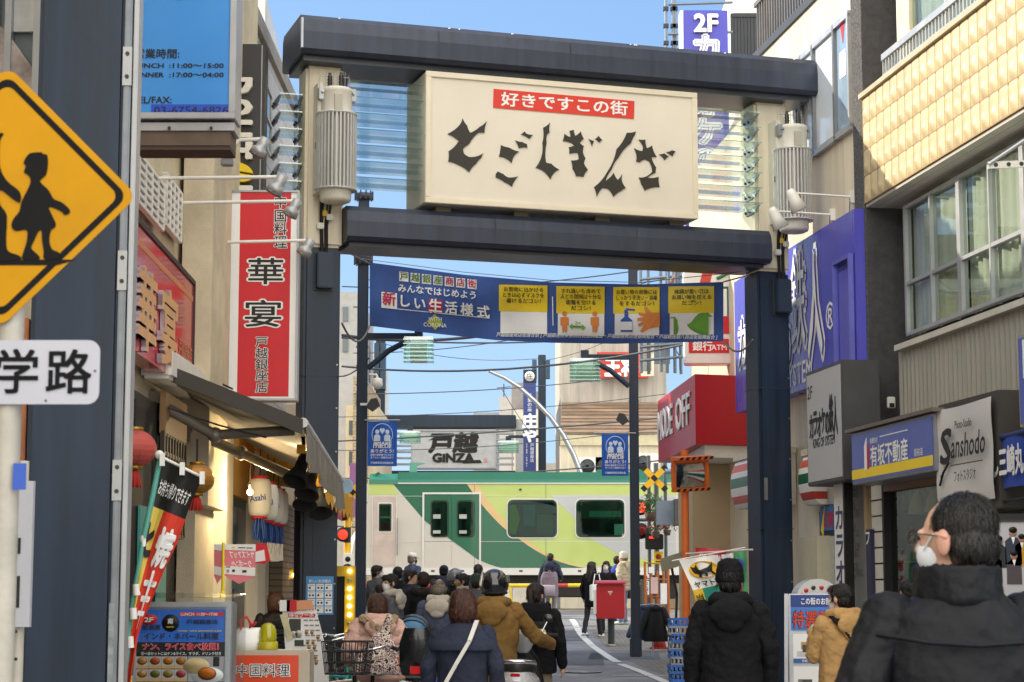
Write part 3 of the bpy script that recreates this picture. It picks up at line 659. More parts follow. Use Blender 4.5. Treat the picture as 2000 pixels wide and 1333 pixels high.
mb = MB(); mb.tube([at(668,488,25.4), at(722,515,33.1)], .012, ROPE, 6); mb.tube(catenary(at(668,632,25.4), at(722,637,33.1), .25), .014, ROPE, 6); mb.tube([at(1413,551,27.2), at(1462,538,26.6)], .01, ROPE, 6); mb.tube(catenary(at(1413,667,27.2), at(1470,664,26.4), .15), .014, ROPE, 6)
mb.tube([at(700,505,33.1), at(906,532,31.4), at(1078,548,30), at(1250,552,28.6), at(1462,530,26.6)], .006, ROPE, 5)
mb.build('rope', banner)
# ------------------------------------------------------------------ slim lamp posts with glass lanterns and flags
LG = glass('lantern_glass','#c2e0d4',.3,.1); LCORE = mat('lantern_core','#e6ebe2',.5)
def lantern(t, x, y, z, w, h, n=6, par=None):
    mb = MB(); mb.box(x-w*.27,x+w*.27,y-w*.27,y+w*.27,z,z+h,LCORE); mb.box(x-w*.13,x+w*.13,y-.1,y+.1,z+h,z+h+.16,NAVY)
    L = mb.build('lantern', t)
    for k in range(n):
        zz = z+h*(k+.1)/n; dh = h/n*.9; o = w*.5; m = MB()
        for (a,b,c,d) in (((x-o,y-o*.8),(x+o,y-o*.8),(x+o*.92,y-o*.62),(x-o*.92,y-o*.62)),((x+o,y-o*.8),(x+o,y+o*.8),(x+o*.8,y+o*.7),(x+o*.8,y-o*.7)),((x+o,y+o*.8),(x-o,y+o*.8),(x-o*.9,y+o*.6),(x+o*.9,y+o*.6)),((x-o,y+o*.8),(x-o,y-o*.8),(x-o*.8,y-o*.7),(x-o*.8,y+o*.7))):
            m.quad((*a,zz),(*b,zz),(*c,zz+dh),(*d,zz+dh),LG)
        m.build('glass_tier', L)
    return L
def flag(px0, px1, py0, py1, d, label):
    f = facing((px0+px1)/2, py1, d, .05); x0,x1,z0,z1 = f.rect((px0,py0),(px1,py1)); t = thing('pole_flag', label, 'flag', f.world(0,0,0), f.a, 'blue flags on the lamp posts')
    FB = mat('flag_blue','#1f5fc0',.7,0,.06); LB = mat('flag_pale','#cfe2f6',.6)
    mb = MB(); n = 10; vs = [(x0+(x1-x0)*i/n, .03*sin(i*.9), z) for i in range(n+1) for z in (z0,z1)]; mb.add(vs, [(2*i,2*i+2,2*i+3,2*i+1) for i in range(n)], FB, True); mb.build('cloth', t)
    W_, H_ = x1-x0, z1-z0; X = lambda u: x0+u*W_; Z = lambda v: z1-v*H_; pr = MB(); yy = -.036
    ring = [(.5+.36*cos(a), .3+.25*sin(a)) for a in [2*pi*k/24 for k in range(24)]]; inn = [(.5+.34*cos(a), .3+.235*sin(a)) for a in [2*pi*k/24 for k in range(24)]]
    for k in range(24): q = [ring[k],ring[(k+1)%24],inn[(k+1)%24],inn[k]]; pr.shape([(X(a),Z(b)) for a,b in q], LB, yy, .002)
    for cx in (.33,.67):
        pr.shape([(X(a),Z(b)) for a,b in [(cx+.07*cos(2*pi*k/12), .24+.052*sin(2*pi*k/12)) for k in range(12)]], LB, yy, .002)
        pr.shape([(X(a),Z(b)) for a,b in ((cx-.11,.34),(cx-.06,.30),(cx+.06,.30),(cx+.11,.34),(cx+.1,.45),(cx-.1,.45))], LB, yy, .002)
    pr.shape([(X(a),Z(b)) for a,b in ((.5,.29),(.41,.21),(.42,.17),(.46,.155),(.5,.18),(.54,.155),(.58,.17),(.59,.21))], LB, yy, .002)
    pr.text('#MAKE', X(.5), Z(.53), H_*.095, PAPER, yy-.003, 'c', .03, W_*.62, slant=.15); pr.text('ITBLUE', X(.5), Z(.6), H_*.095, PAPER, yy-.003, 'c', .03, W_*.62, slant=.15)
    pr.text('ありがとう!', X(.5), Z(.7), H_*.09, PAPER, yy-.003, 'c', .02, W_*.78)
    pr.text('医療の最前線でたたかう', X(.5), Z(.77), H_*.05, PAPER, yy-.003, 'c', .01, W_*.78); pr.text('全ての人へ感謝を込めて', X(.5), Z(.83), H_*.05, PAPER, yy-.003, 'c', .01, W_*.78); pr.text('戸越銀座商店街連合会', X(.5), Z(.95), H_*.055, PAPER, yy-.003, 'c', .01, W_*.76)
    pr.build('printing', t)
    mb = MB(); mb.cyl((x0-.14 if px0 > 1000 else x0-.05,.02,z1+.02),(x1+.14 if px0 > 1000 else x1+.05,.02,z1+.02),.012,STEEL,8); mb.build('rod', t)
def lamppost(px, pw_, d, pytop, label, side, pyarm, pxl, pyl0, pyl1):
    x = at(px, 800, d).x; t = thing('lamp_post', label, 'lamp post', (x, d, gz(d)), 0, 'navy lamp posts along the street'); zo = gz(d)
    zt_ = at(px, pytop, d).z-zo; r = pw_/2*d/F; m = MB()
    m.box(-r,r,-r*.8,r*.8,0,zt_,NAVY,.02); m.box(-r*1.25,r*1.25,-r*1.1,r*1.1,0,.35,NAVY,.02); m.build('pole', t)
    za = at(px, pyarm, d).z-zo; xl = at(pxl, pyarm, d).x-x; s_ = side
    m = MB(); m.box(min(0,xl),max(0,xl),-.045,.045,za-.05,za+.05,NAVY,.01); m.tube([(s_*r,0,za-.55),(s_*(r+.35),0,za-.25),(s_*(r+.75),0,za-.04)], .05, NAVY, 8); m.build('arm', t)
    z0, z1 = at(pxl,pyl1,d).z-zo, at(pxl,pyl0,d).z-zo
    lantern(t, xl, 0, z0, 60*d/F, z1-z0)
    for k in range(5):
        m = MB(); zz = za-.2-k*.32; m.box(-r-.02,-r+.005,-.03,.03,zz,zz+.03,STEEL); m.box(r-.005,r+.02,-.03,.03,zz,zz+.03,STEEL); m.build('step_bolt', t)
    return t, zo, x
t, zo, x = lamppost(707, 21, 33.4, 385, 'navy lamp post holding the left end of the banner', 1, 657, 818, 660, 708)
m = MB(); 
for (a,b) in ((378,392),(492,518)):
    m = MB(); z0, z1 = at(707,b,33.4).z-zo, at(707,a,33.4).z-zo; m.lathe([(.1,z0),(.155,z0+.02),(.155,z1-.02),(.12,z1)],(0,0,0),NAVY2,16)
    for k in range(10): m.box(.15*cos(k*.628)-.012,.15*cos(k*.628)+.012,.15*sin(k*.628)-.012,.15*sin(k*.628)+.012,z0,z1+.03,DGREY)
    m.build('insulator_ring', t)
# dome camera and small floodlight on the left lamp post
cf = at(735, 738, 33.2); c = thing('security_camera', 'white dome camera on the left lamp post above the flag', 'camera', cf)
m = MB(); m.tube([(-.12,0,.05),(0,0,.05),(.02,0,0)], .02, WHITE); m.build('bracket', c); m = MB(); m.lathe([(.02,0),(.08,-.02),(.09,-.12),(.06,-.17),(.02,-.2)],(.02,0,0),WHITE,14); m.build('housing', c)
for (px,py,d,lab,sgn) in ((727,790,33.2,'small dark floodlight low on the left lamp post',1),(1217,818,37,'small dark floodlight on the right lamp post beside the tiled roof',-1)):
    p = at(px,py,d); m = MB(); m.ext([(-.1*sgn,-.05),(.0,-.12),(.13*sgn,-.02),(.08*sgn,.1),(-.02*sgn,.08)],-.1,.1,DGREY); f = thing('floodlight', lab, 'floodlight', p); m.build('lamp_head', f); m = MB(); m.box(min(0,-sgn*.2),max(0,-sgn*.2),-.02,.02,-.02,.02,WHITE); m.build('bracket', f)
lamppost(1238, 18, 37.0, 520, 'navy lamp post left of the red corner shop box, near the orange mirror', -1, 698, 1142, 702, 745)
flag(718, 775, 823, 911, 33.3, 'blue thank-you flag on the left lamp post'); flag(1175, 1228, 848, 930, 36.9, 'blue thank-you flag on the right lamp post')
# ------------------------------------------------------------------ LEFT SIDE OF THE STREET
LA = pi/2 + .019
LF = Fr((-3.05, 18, 0), LA)
def box_building(name, label, x0, x1, y0, y1, z1, m, z0=-.2, group=None, roof=None):
    t = thing(name, label, 'building', (0,0,0), 0, group)
    mb = MB(); mb.box(x0,x1,y0,y1,z0,z1,m); mb.build('wall', t)
    mb = MB(); mb.box(x0-.06,x1+.06,y0-.06,y1+.06,z1+.002,z1+.22, roof or CONC); mb.build('parapet', t); return t
STUC = mat('cream_stucco','#ddd0b2',.85,0,.3,1.3,.5,120); STUC2 = mat('grey_stucco','#cabfa8',.9,0,.18,2,.6,120)
SIDING = addpattern(mat('white_siding','#e2ded4',.6,0,.2,1,streak=True), 'brick', '#a8a49a', (50,.34), .012, (pi/2,0,0))
bA = box_building('restaurant_building','cream restaurant building on the left behind the red signs', -12, -3.1, 8.2, 23.6, 9.6, STUC)
bB = box_building('cafe_building','white-sided coffee shop building on the left beside the gate post', -12, -3.25, 24.0, 37.0, 8.6, SIDING)
bC = box_building('shop_building','plain pale building on the left just before the level crossing', -12, -4.75, 38, 50, 8.8, mat('pale_render','#c9c3b6',.8,0,.15))
# sloping roof edge and roof clutter of the coffee building
mb = MB(); p = LF.loc
for k,(a,b) in enumerate(((24.2,27.5),(28.2,33.0))): mb.ext([(a,8.8),(b,8.8),(b,9.3),(a,10.2)], -3.6, -8, mat('roof_sheet','#d8d6d0',.5), 'yz')
mb.build('roof_house', bB)
# windows and lattice on the restaurant wall
FRM = mat('window_frame_grey','#9c9c97',.5,.3); WGL = mat('window_glass_dim','#5c6668',.08,0,.2,1)
def lwindow(par, px0, px1, py0, py1, fr, off=-.0, nx=2, nz=2, m=None, F_=None):
    (x0, z1), (x1, _) = fr.loc(px0, py0, off), fr.loc(px1, py0, off); z0 = fr.loc(px0, py1, off)[1]
    t = .03; mb = MB(); ff = F_ or FRM
    for a in [x0+(x1-x0)*i/nx for i in range(nx+1)]: mb.box(a-t/2,a+t/2,-.03,.02,z0,z1,ff)
    for c in [z0+(z1-z0)*i/nz for i in range(nz+1)]: mb.box(x0-t/2,x1+t/2,-.026,.02,c-t/2,c+t/2,ff)
    w = mb.build('window', par, fr.O, fr.a); w.parent = None; w.parent = par
    g = MB(); g.box(x0,x1,-.008,-.002,z0,z1,m or WGL); g.build('pane', w); return w
lwindow(bA, 268, 318, 300, 395, LF, 0, 4, 6, mat('lattice_shade','#8f8e88',.8), WHITE)
lwindow(bA, 322, 352, 340, 440, LF, 0, 4, 6, mat('lattice_shade','#8f8e88',.8), WHITE)
mb = MB(); x0,z1 = LF.loc(361,260); x1,_ = LF.loc(400,260); mb.box(x0,x1,-.28,.0,2.3,9.5,STUC); mb.build('pilaster', bA, LF.O, LF.a)
mb = MB(); x0,_ = LF.loc(300,260); x1,_ = LF.loc(360,260); mb.box(x0,x1,-.03,.0,5.6,8,mat('blue_grey_panel','#9fa7ab',.6)); mb.build('wall_panel', bA, LF.O, LF.a)
# white panel wall and dark drip line of the coffee shop, seen left of the gate post
LB2 = Fr((-3.25, 26, 0), LA)
lwindow(bB, 500, 530, 120, 250, LB2, 0, 2, 2, WGL, WHITE)
# ---------- the near navy post at the left edge
np_ = at(163, 900, 11.0); t = thing('street_post','thick navy street post close by at the left edge of the photo','post',(np_.x,11.0,0),.02)
mb = MB(); mb.box(-.275,.215,-.2,.25,-.05,7.5,NAVY,.03); mb.build('column', t)
mb = MB(); mb.box(.205,.245,-.21,-.12,-.02,7.5,mat('conduit_grey','#868c93',.4,.5,.25,4),.008); mb.box(.252,.28,-.19,-.05,-.02,7.5,ALU,.006); mb.build('conduit', t)
for z in (2.0,3.15,4.3,5.2):
    mb = MB(); mb.box(.2,.25,-.218,-.2,z,z+.22,STEEL); mb.cyl((.225,-.225,z+.05),(.225,-.2,z+.05),.012,DGREY,8); mb.cyl((.225,-.225,z+.18),(.225,-.2,z+.18),.012,DGREY,8); mb.build('clamp', t)
mb = MB(); mb.box(-.32,-.285,-.18,.22,-.02,3.0,mat('rusty_edge','#9a5f3c',.8,0,.3,8),.005); mb.build('rusty_strip', t)
mb = MB(); mb.box(.2,.228,-.214,-.21,.35,1.45,mat('torn_poster','#8f969a',.8,0,.45,14)); mb.build('poster_remains', t)
# ---------- school crossing sign on its white pole
sp = at(20, 700, 5.2); t = thing('school_crossing_sign','yellow diamond warning sign with two children, on a white pole at the left edge','road sign',(sp.x,5.2,0))
POLE = mat('scuffed_white_pole','#b9b4a8',.5,.1,.25,4,.1,30); SY = mat('sign_yellow','#c48d0c',.55,0,.12,3,spec=.15); SK = mat('sign_black','#07080a',.5,spec=.15)
mb = MB(); mb.cyl((0,0,-.1),(0,0,2.72),.034,POLE,20); mb.build('pole', t)
f5 = Fr((sp.x,5.2,0),0)
def P5(*pts): return f5.xy(*pts, off=-.045)
def diamond(cx, cz, r, rad, n=5):
    o = []
    for k in range(4):
        a = pi/2*k; d_ = r-rad*sqrt(2); px_, pz_ = cx+d_*cos(a), cz+d_*sin(a)
        o += [(px_+rad*cos(a-pi/4+pi/2*i/n), pz_+rad*sin(a-pi/4+pi/2*i/n)) for i in range(n+1)]
    return o
cx, cz = P5((8,384))[0]; R = P5((269,384))[0][0]-cx
mb = MB(); mb.ext(diamond(cx,cz,R,.035), -.048, -.045, SY); mb.ext(diamond(cx,cz,R-.002,.035), -.0449, -.042, STEEL)
o_, i_ = diamond(cx,cz,R*.93,.03), diamond(cx,cz,R*.865,.025)
n = len(o_); mb.add([(a,-.0492,b) for a,b in o_]+[(a,-.0492,b) for a,b in i_], [(k,(k+1)%n,(k+1)%n+n,k+n) for k in range(n)], SK)
mb.ext(P5((-200,508),(150,508),(112,519),(-200,519)), -.0495, -.048, SK)
def sil(pts):
    P = [f5.loc(a/2.854,b/2.854,-.048) for a,b in pts]; n = len(P); o = []
    for i in range(n):              # rounded through the traced points
        p0,p1,p2,p3 = P[i-1],P[i],P[(i+1)%n],P[(i+2)%n]
        for t_ in (0,.34,.67): o.append(tuple(.5*(2*p1[k]+(p2[k]-p0[k])*t_+(2*p0[k]-5*p1[k]+4*p2[k]-p3[k])*t_**2+(3*p1[k]-p0[k]-3*p2[k]+p3[k])*t_**3) for k in (0,1)))
    mb.ext(o, -.0515, -.048, SK)
sil([(150,875),(175,855),(232,852),(240,862),(262,865),(268,905),(262,960),(250,985),(228,1003),(228,1020),(270,1060),(300,1110),(345,1130),(385,1165),(388,1190),(360,1200),(342,1180),(275,1155),(290,1200),(312,1250),(300,1275),(285,1285),(275,1340),(290,1390),(330,1410),(338,1440),(250,1448),(245,1400),(236,1345),(232,1290),(215,1292),(190,1345),(175,1385),(215,1425),(215,1448),(130,1448),(128,1420),(150,1350),(150,1285),(90,1290),(66,1265),(75,1225),(110,1180),(120,1130),(160,1050),(172,1010),(160,980),(135,962),(145,930),(133,910)])
sil([(-110,930),(-60,850),(-40,780),(0,745),(20,750),(0,790),(0,930),(40,1010),(110,1070),(112,1130),(70,1110),(0,1060),(0,1140),(38,1200),(35,1330),(45,1400),(105,1425),(110,1448),(-40,1448),(-60,1300),(-110,1200)])
mb.build('diamond_plate', t)
mb = MB(); a, b = P5((-155,665),(193,790)); r_ = rrect(a[0],b[0],b[1],a[1],.03,5); mb.ext(r_, -.047,-.043, mat('plate_white','#b3b5be',.45,0,.06,4))
for ch, px in (('通',-88),('学',32),('路',134)): x,z = P5((px,770))[0]; mb.text(ch, x, z+.012, .123, SK, -.049, 'c', .02)
for px,py in ((90,783),(186,725)): x,z = P5((px,py))[0]; mb.cyl((x,-.05,z),(x,-.047,z),.003,DGREY,6)
mb.build('lower_plate', t)
mb = MB(); a, b = f5.loc(26,905,-.036), f5.loc(50,957,-.036); mb.box(a[0],b[0],-.0365,-.033,b[1],a[1],BLUE); mb.build('sticker', t)
# white notice board behind the pole with vertical writing
nb = Fr((at(40,900,9.6).x,9.6,0),0); t = thing('notice_board','narrow white street-address board between the white pole and navy post','sign',nb.O)
mb = MB(); a, b = nb.loc(10,940), nb.loc(58,1225); mb.box(a[0],b[0],-.01,.03,b[1],a[1],mat('plate_white','#b3b5be')); mb.text('品川区', nb.loc(46,0)[0], a[1]-.1, .17, BLACK, -.014, 'c', .01, vert=True, gap=.5); mb.build('board', t)
mb = MB(); mb.cyl(((a[0]+b[0])/2,.06,0),((a[0]+b[0])/2,.06,a[1]+.1),.03,POLE,12); mb.build('pole', t)
# ---------- building and posters at the top left corner
bN = box_building('corner_building','glass-fronted building at the far left top behind the crossing sign', -12, -3.6, 2.0, 7.9, 9, mat('tan_wall','#b9a98c',.8))
f8 = Fr((-3.0,11.7,0),0)
t = thing('window_bay','glazed upstairs bay with posters at the top left corner','window bay', f8.world(0,0,0))
a, b = f8.loc(-60,-30), f8.loc(84,196); mb = MB(); mb.box(a[0],b[0],.05,.12,b[1]-.3,a[1]+.4,mat('bay_back','#7d8788',.6)); mb.build('back_panel', t)
mb = MB()
for px in (-5,22,78): x,_ = f8.loc(px,0); mb.box(x-.02,x+.02,-.06,.06,b[1]-.3,a[1]+.4,ALU)
mb.build('mullion', t)
mb = MB(); mb.ext(f8.xy((20,75),(84,150),(84,200),(18,200)), 0,.03,mat('bay_green','#5b665f',.5)); mb.ext(f8.xy((24,0),(76,0),(74,62),(24,62)), .0,.03,mat('bay_curtain','#d6d6d0',.7,0,.2,6)); mb.build('glazing', t)
mb = MB(); mb.ext(f8.xy((-40,30),(12,60),(62,130),(84,175),(84,330),(-40,330)), -.03,0.0,mat('poster_mix','#b9a9a0',.5,0,.6,5)); mb.build('poster', t)
# ---------- blue hanging light sign
fb = Fr((at(360,120,14).x,14.0,0),0); t = thing('hanging_sign','blue hanging sign with opening hours in black, beside the near post','shop sign',fb.world(0,0,0))
SBL = mat('sign_blue','#3f8fdc',.35,0,.05,1.5); a, b = fb.loc(236,-150), fb.loc(459,233)
x0,x1,z0,z1 = a[0],b[0],b[1],a[1]
mb = MB(); fw = .045
mb.box(x0,x1,.0,.3,z0,z1,ALU,.008)
for q in ((x0,x1,z0,z0+fw),(x0,x1,z1-fw,z1),(x1-fw,x1,z0+fw,z1-fw),(x0,x0+fw,z0+fw,z1-fw)): mb.box(q[0],q[1],-.022,-.002,q[2],q[3],ALU,.004)
mb.build('case', t)
mb = MB(); mb.box(x0+fw,x1-fw,-.008,-.001,z0+fw,z1-fw,SBL)
def fbt(s, px, py, h, w=None, al='l', bold=.02, m=INK): x,z = fb.loc(px,py,-.01); mb.text(s, x, z, h*14.2/F, m, -.012, al, bold, None if w is None else w*14.2/F)
fbt('営業時間:', 262, 113, 21, 88, 'l'); fbt('LUNCH', 258, 133, 13, 62, 'l', .03); fbt(':11:00〜15:00', 330, 133, 13, 108, 'l', .03); fbt('DINNER', 258, 151, 13, 62, 'l', .03); fbt(':17:00〜04:00', 330, 151, 13, 108, 'l', .03); fbt('TEL/FAX:', 258, 202, 19, 78, 'l', .02)
q = fb.rect((296,205),(452,224)); mb.box(q[0],q[1],-.0115,-.0085,q[2],q[3],mat('phone_strip','#2a50c0',.4)); fbt('03-6754-6826', 300, 222, 20, 146, 'l', .005)
x,z = fb.loc(352,-38); mb.text('南', x, z-.05, .12, INK, -.012, 'c'); 
for k in range(24): pass
mb.lathe([(.0,-.0105),(.15,-.0105),(.15,-.0085)], (x,0,z), INK, 32, 'y'); mb.build('face', t)
mb = MB(); q = fb.rect((262,238),(456,290)); mb.box(q[0],q[1]-.03,.04,.34,q[2]+.03,q[3],mat('rust_brown','#6b5b4e',.6,.3,.25,6)); mb.box(q[0],q[1],.02,.3,q[3]-.06,q[3]-.002,ALU); mb.box(q[0],q[1]-.03,.05,.33,q[2],q[2]+.028,mat('rust_brown2','#4a3d33',.7)); 
for px in (330,412): x,z = fb.loc(px,250); mb.cyl((x,.0,z),(x,.03,z),.012,DGREY,8)
mb.build('support_box', t)
# ---------- black coffee sign, vertical
fd = Fr((at(462,200,22.3).x,22.3,0),.0); t = thing('coffee_sign','tall black sign with white sideways letters and a yellow bean','shop sign',fd.world(0,0,0))
a, b = fd.loc(408,86), fd.loc(512,472); mb = MB(); mb.box(a[0],b[0],0,.3,b[1],a[1],mat('sign_charcoal','#3a3a3c',.4,0,.08),.01); mb.box(b[0]-.04,b[0]-.03,-.004,.0,b[1]+.02,a[1]-.02,ALU); mb.build('panel', t)
LW = mat('letter_ivory','#e4e1d6',.4)
for ch, y0, y1, m in (('D',153,188,LW),('O',194,230,LW),('U',236,272,LW),('T',278,314,LW),('R',364,400,LW)):
    lm = MB(); x,z = fd.loc(437,(y0+y1)/2); u = 22.5/F; lm.text(ch, x, z, 80*u, m, -.06, 'c', .05, (y1-y0)*u, rot=-pi/2, depth=.055); lm.build('letter', t)
bm_ = MB(); x,z = fd.loc(466,338)
for s_ in (1,-1):
    pts = [(x+.17*cos(a), z+s_*.012+.1*sin(a)*1.0) for a in [ (0 if s_ > 0 else pi)+pi*k/12 for k in range(13)]]; pts = [(c-(d-z)*.0, d-(c-x)*.18) for c,d in pts]; bm_.ext(pts, -.06, -.004, YEL)
bm_.build('coffee_bean', t)
# ---------- red vertical sign 中国料理 華宴 戸越銀座店
fr_ = Fr((at(515,580,19.6).x,19.6,0),.03); t = thing('vertical_sign','tall red vertical shop sign with a silver frame, left of the gate post','shop sign',fr_.world(0,0,0),fr_.a)
x0,x1,z0,z1 = fr_.rect((449,372),(580,783)); mb = MB(); mb.box(x0,x1,0,.22,z0,z1,ALU,.008); 
for q in ((x0,x1,z0,z0+.02),(x0,x1,z1-.02,z1),(x0,x0+.02,z0+.02,z1-.02),(x1-.02,x1,z0+.02,z1-.02)): mb.box(q[0],q[1],-.02,-.001,q[2],q[3],STEEL)
mb.build('frame', t)
mb = MB(); mb.box(x0+.022,x1-.022,-.006,-.0015,z0+.022,z1-.022,PAPER); xa,_ = fr_.loc(466,600); xb,_ = fr_.loc(566,600); mb.box(xa,xb,-.009,-.0055,z0+.04,z1-.022,RED)
def otext(mb, s, x, z, h, y, m1=INK, m2=PAPER, w=None, b1=.012, b2=.06, al='c', **k):
    mb.text(s, x, z, h, m2, y, al, b2, None if w is None else w*1.04, **k); mb.text(s, x, z, h, m1, y-.004, al, b1, w, **k)
def frc(s, px, py, h, sx=1.0):
    x,z = fr_.loc(px,py,-.01); h = h*19.8/F; otext(mb, s, x, z-h*.38, h, -.012, sx=sx)
for k,ch in enumerate('中国料理'): frc(ch, 548, (395,422,447,473)[k], 27)
frc('華', 519, 530, 56, 1.35); frc('宴', 514, 613, 56, 1.4)
for k,ch in enumerate('戸越銀座店'): frc(ch, 511, (668,690,712,734,757)[k], 22, 1.15)
mb.build('face', t)
mb = MB()
for py in (440,717):
    a, b = at(394,py,19.75), at(449,py,19.75); mb.tube([a-fr_.O,b-fr_.O],.015,WHITE,6); mb.tube([a-fr_.O-Vector((0,0,.25)),b-fr_.O],.012,WHITE,6); c = at(394,py-10,19.75)-fr_.O; mb.box(c.x-.03,c.x+.01,c.y-.05,c.y+.05,c.z-.35,c.z+.1,WHITE)
o = mb.build('bracket', t); o.rotation_euler.z = -.03
# ---------- red wall sign with gilded raised characters
GOLD = mat('gilded_letter','#ecb676',.4,.1,.12,6); GSIDE = mat('letter_side','#c9b9c2',.4,.1)
xA,zA = LF.loc(240,395,-.15); xB,zB = LF.loc(379.5,550,-.15); zC = LF.loc(372,742,-.15)[1]; zD = LF.loc(254,672,-.15)[1]
t = thing('wall_sign','glossy red wall sign with raised gilded characters above the awning','shop sign',LF.O,LF.a)
mb = MB(); zt_ = zB; RG = mat('glossy_red','#c81f2c',.12,0,.08,1); mb.box(xA-1,xB,-.15,0,zC-.1,zt_,RG); 
mb.box(xA-1,xB,-.165,-.151,zt_-.04,zt_,DGREY); mb.box(xB-.03,xB,-.165,-.151,zC-.1,zt_-.04,DGREY)
mb.box(xA-.9,xB-.06,-.1525,-.151,zt_-.2,zt_-.15,mat('gold_line','#d98a5a',.4)); mb.build('panel', t)
for ch,pa,pb,py in (('華',271,310,590),('宴',316,350,630)):
    m_ = MB(); a,z = LF.loc(pa,py,-.2); b,_ = LF.loc(pb,py,-.2); m_.text(ch, (a+b)/2, z-.25, .66, GOLD, -.195, 'c', .034, (b-a)*.95, depth=.04, dm=GSIDE); m_.build('raised_character', t)
m_ = MB(); a,z = LF.loc(352,690,-.16); m_.text('戸越銀座店', a+.35, z-.0, .16, mat('gold_line','#d98a5a'), -.156, 'c', .01); m_.build('lettering', t)
# ---------- arm lamps lighting the signs
LAMPM = mat('lamp_grey','#a7a9ab',.4,.4,.1); REFL = mat('lamp_reflector','#d8d9da',.15,.9)
def armlamp(pw, pe, d, label, size=.13):
    "bracket pixel on the wall, lamp pixel at the end of the arm"
    t = thing('arm_lamp', label, 'lamp', at(pw[0],pw[1],d), 0, 'arm lamps over the left-hand signs'); O = t.location
    a = Vector((0,0,0)); e = at(pe[0],pe[1],d)-O; up = at(pw[0]+14,pe[1]+14,d)-O
    mb = MB(); mb.tube([a, a+Vector((.01,0,(up.z-.0)*.7)), (up.x*.7,0,up.z), (up.x*1.5,0,up.z+.05), e], .016, WHITE, 8); mb.build('arm', t)
    mb = MB()
    for k in range(3): mb.box(-.06,.03,-.04,.04,-.02-k*.06,.03-k*.06,GREYP,.006)
    mb.build('wall_bracket', t)
    dr = Vector((-.42,-.1,-.8)).normalized(); rot = dr.to_track_quat('Z','Y').to_matrix().to_4x4()
    mb = MB(Matrix.Translation(e+Vector((0,0,-.03))) @ rot); s_ = size
    mb.lathe([(s_*.22,-s_*.35),(s_*.36,-s_*.3),(s_*.38,s_*.25),(s_*.36,s_*.42),(s_*.5,s_*.48),(s_*.56,s_*.95),(s_*.52,s_*.95),(s_*.3,s_*.5)],(0,0,0),LAMPM,18); mb.lathe([(s_*.5,s_*.93),(s_*.2,s_*.6)],(0,0,0),REFL,18)
    mb.box(-s_*.45,-s_*.36,-.02,.02,-s_*.3,s_*.2,LAMPM); mb.build('lamp_head', t)
armlamp((448,290),(515,272),15.2,'highest grey spotlight, on an arm beside the black coffee sign',.12)
armlamp((283,402),(548,346),16.6,'second-highest arm lamp, in front of the top of the red vertical sign',.135)
armlamp((330,455),(578,393),18.0,'arm lamp overlapping the right edge of the red vertical sign',.13)
armlamp((382,520),(604,470),19.3,'lowest arm lamp, pointing left at the gate post box',.135)
# ---------- dark awning on folding arms
AW = mat('awning_cloth','#726b61',.85,0,.2,2); AWV = mat('awning_valance','#8f8a80',.5,.1,.2,5,stretch=(1,6,1)); AWM = mat('awning_metal','#8c8578',.4,.4,.2)
t = thing('shop_awning','dark folding awning over the restaurant front with a silver front bar','awning')
A_,B_,C_ = at(262,716,16.6), at(592,826,17.0), at(664,940,21.0); D_ = Vector((-3.1,21.2,A_.z-.12)); A_.x = -3.1
mb = MB(); n = 10
vs = []
for i in range(n+1):
    for j in range(n+1):
        u,v = i/n,j/n; p = (A_*(1-u)+D_*u)*(1-v)+(B_*(1-u)+C_*u)*v; p.z -= .05*sin(pi*v)*(1+.4*sin(u*20)); vs.append(p)
f_ = [(i*(n+1)+j,(i+1)*(n+1)+j,(i+1)*(n+1)+j+1,i*(n+1)+j+1) for i in range(n) for j in range(n)]
mb.add(vs, f_, AW, True); mb.add([v+Vector((0,0,.02)) for v in vs], [tuple(reversed(q)) for q in f_], AW, True)
mb.slab(A_+Vector((0,-.02,-.03)),B_+Vector((0,-.02,-.1)),B_+Vector((0,-.02,.03)),A_+Vector((0,-.02,.1)),.03,mat('awning_edge','#45413c',.8)); mb.build('canopy', t)
mb = MB(); mb.tube([B_,C_],.045,mat('front_bar','#c9c7c2',.3,.6),10); mb.build('front_bar', t)
mb = MB(); vs = []; n = 24
for i in range(n+1):
    p = B_.lerp(C_,i/n); w = .03*sin(i*1.9); vs += [p+Vector((.03,0,-.02)), p+Vector((.03+w,0,-.33-.04*sin(i*.7)))]
mb.add(vs, [(2*i,2*i+2,2*i+3,2*i+1) for i in range(n)], AWV, True); mb.build('valance', t)
mb = MB(); mb.box(-3.08,-2.82,16.4,21.4,A_.z-.12,A_.z+.14,WHITE,.03); mb.build('cassette', t)
for a, b, c in ((at(362,838,18.2), at(470,885,18.6), at(570,930,18.4)), (Vector((-3.0,17.0,3.1)), at(420,850,17.3), B_+Vector((-.1,.2,-.05)))):
    mb = MB(); mb.tube([a,b],.05,AWM,8); mb.tube([b,c],.045,AWM,8); mb.ball(b,.07,AWM,10,6); mb.box(a.x-.12,a.x+.05,a.y-.1,a.y+.1,a.z-.14,a.z+.12,AWM,.02); mb.build('folding_arm', t)
mb = MB(); mb.tube(catenary(at(262,770,16.8),at(520,855,17.2),.03,8),.008,WIREM,5); mb.build('cable', t)
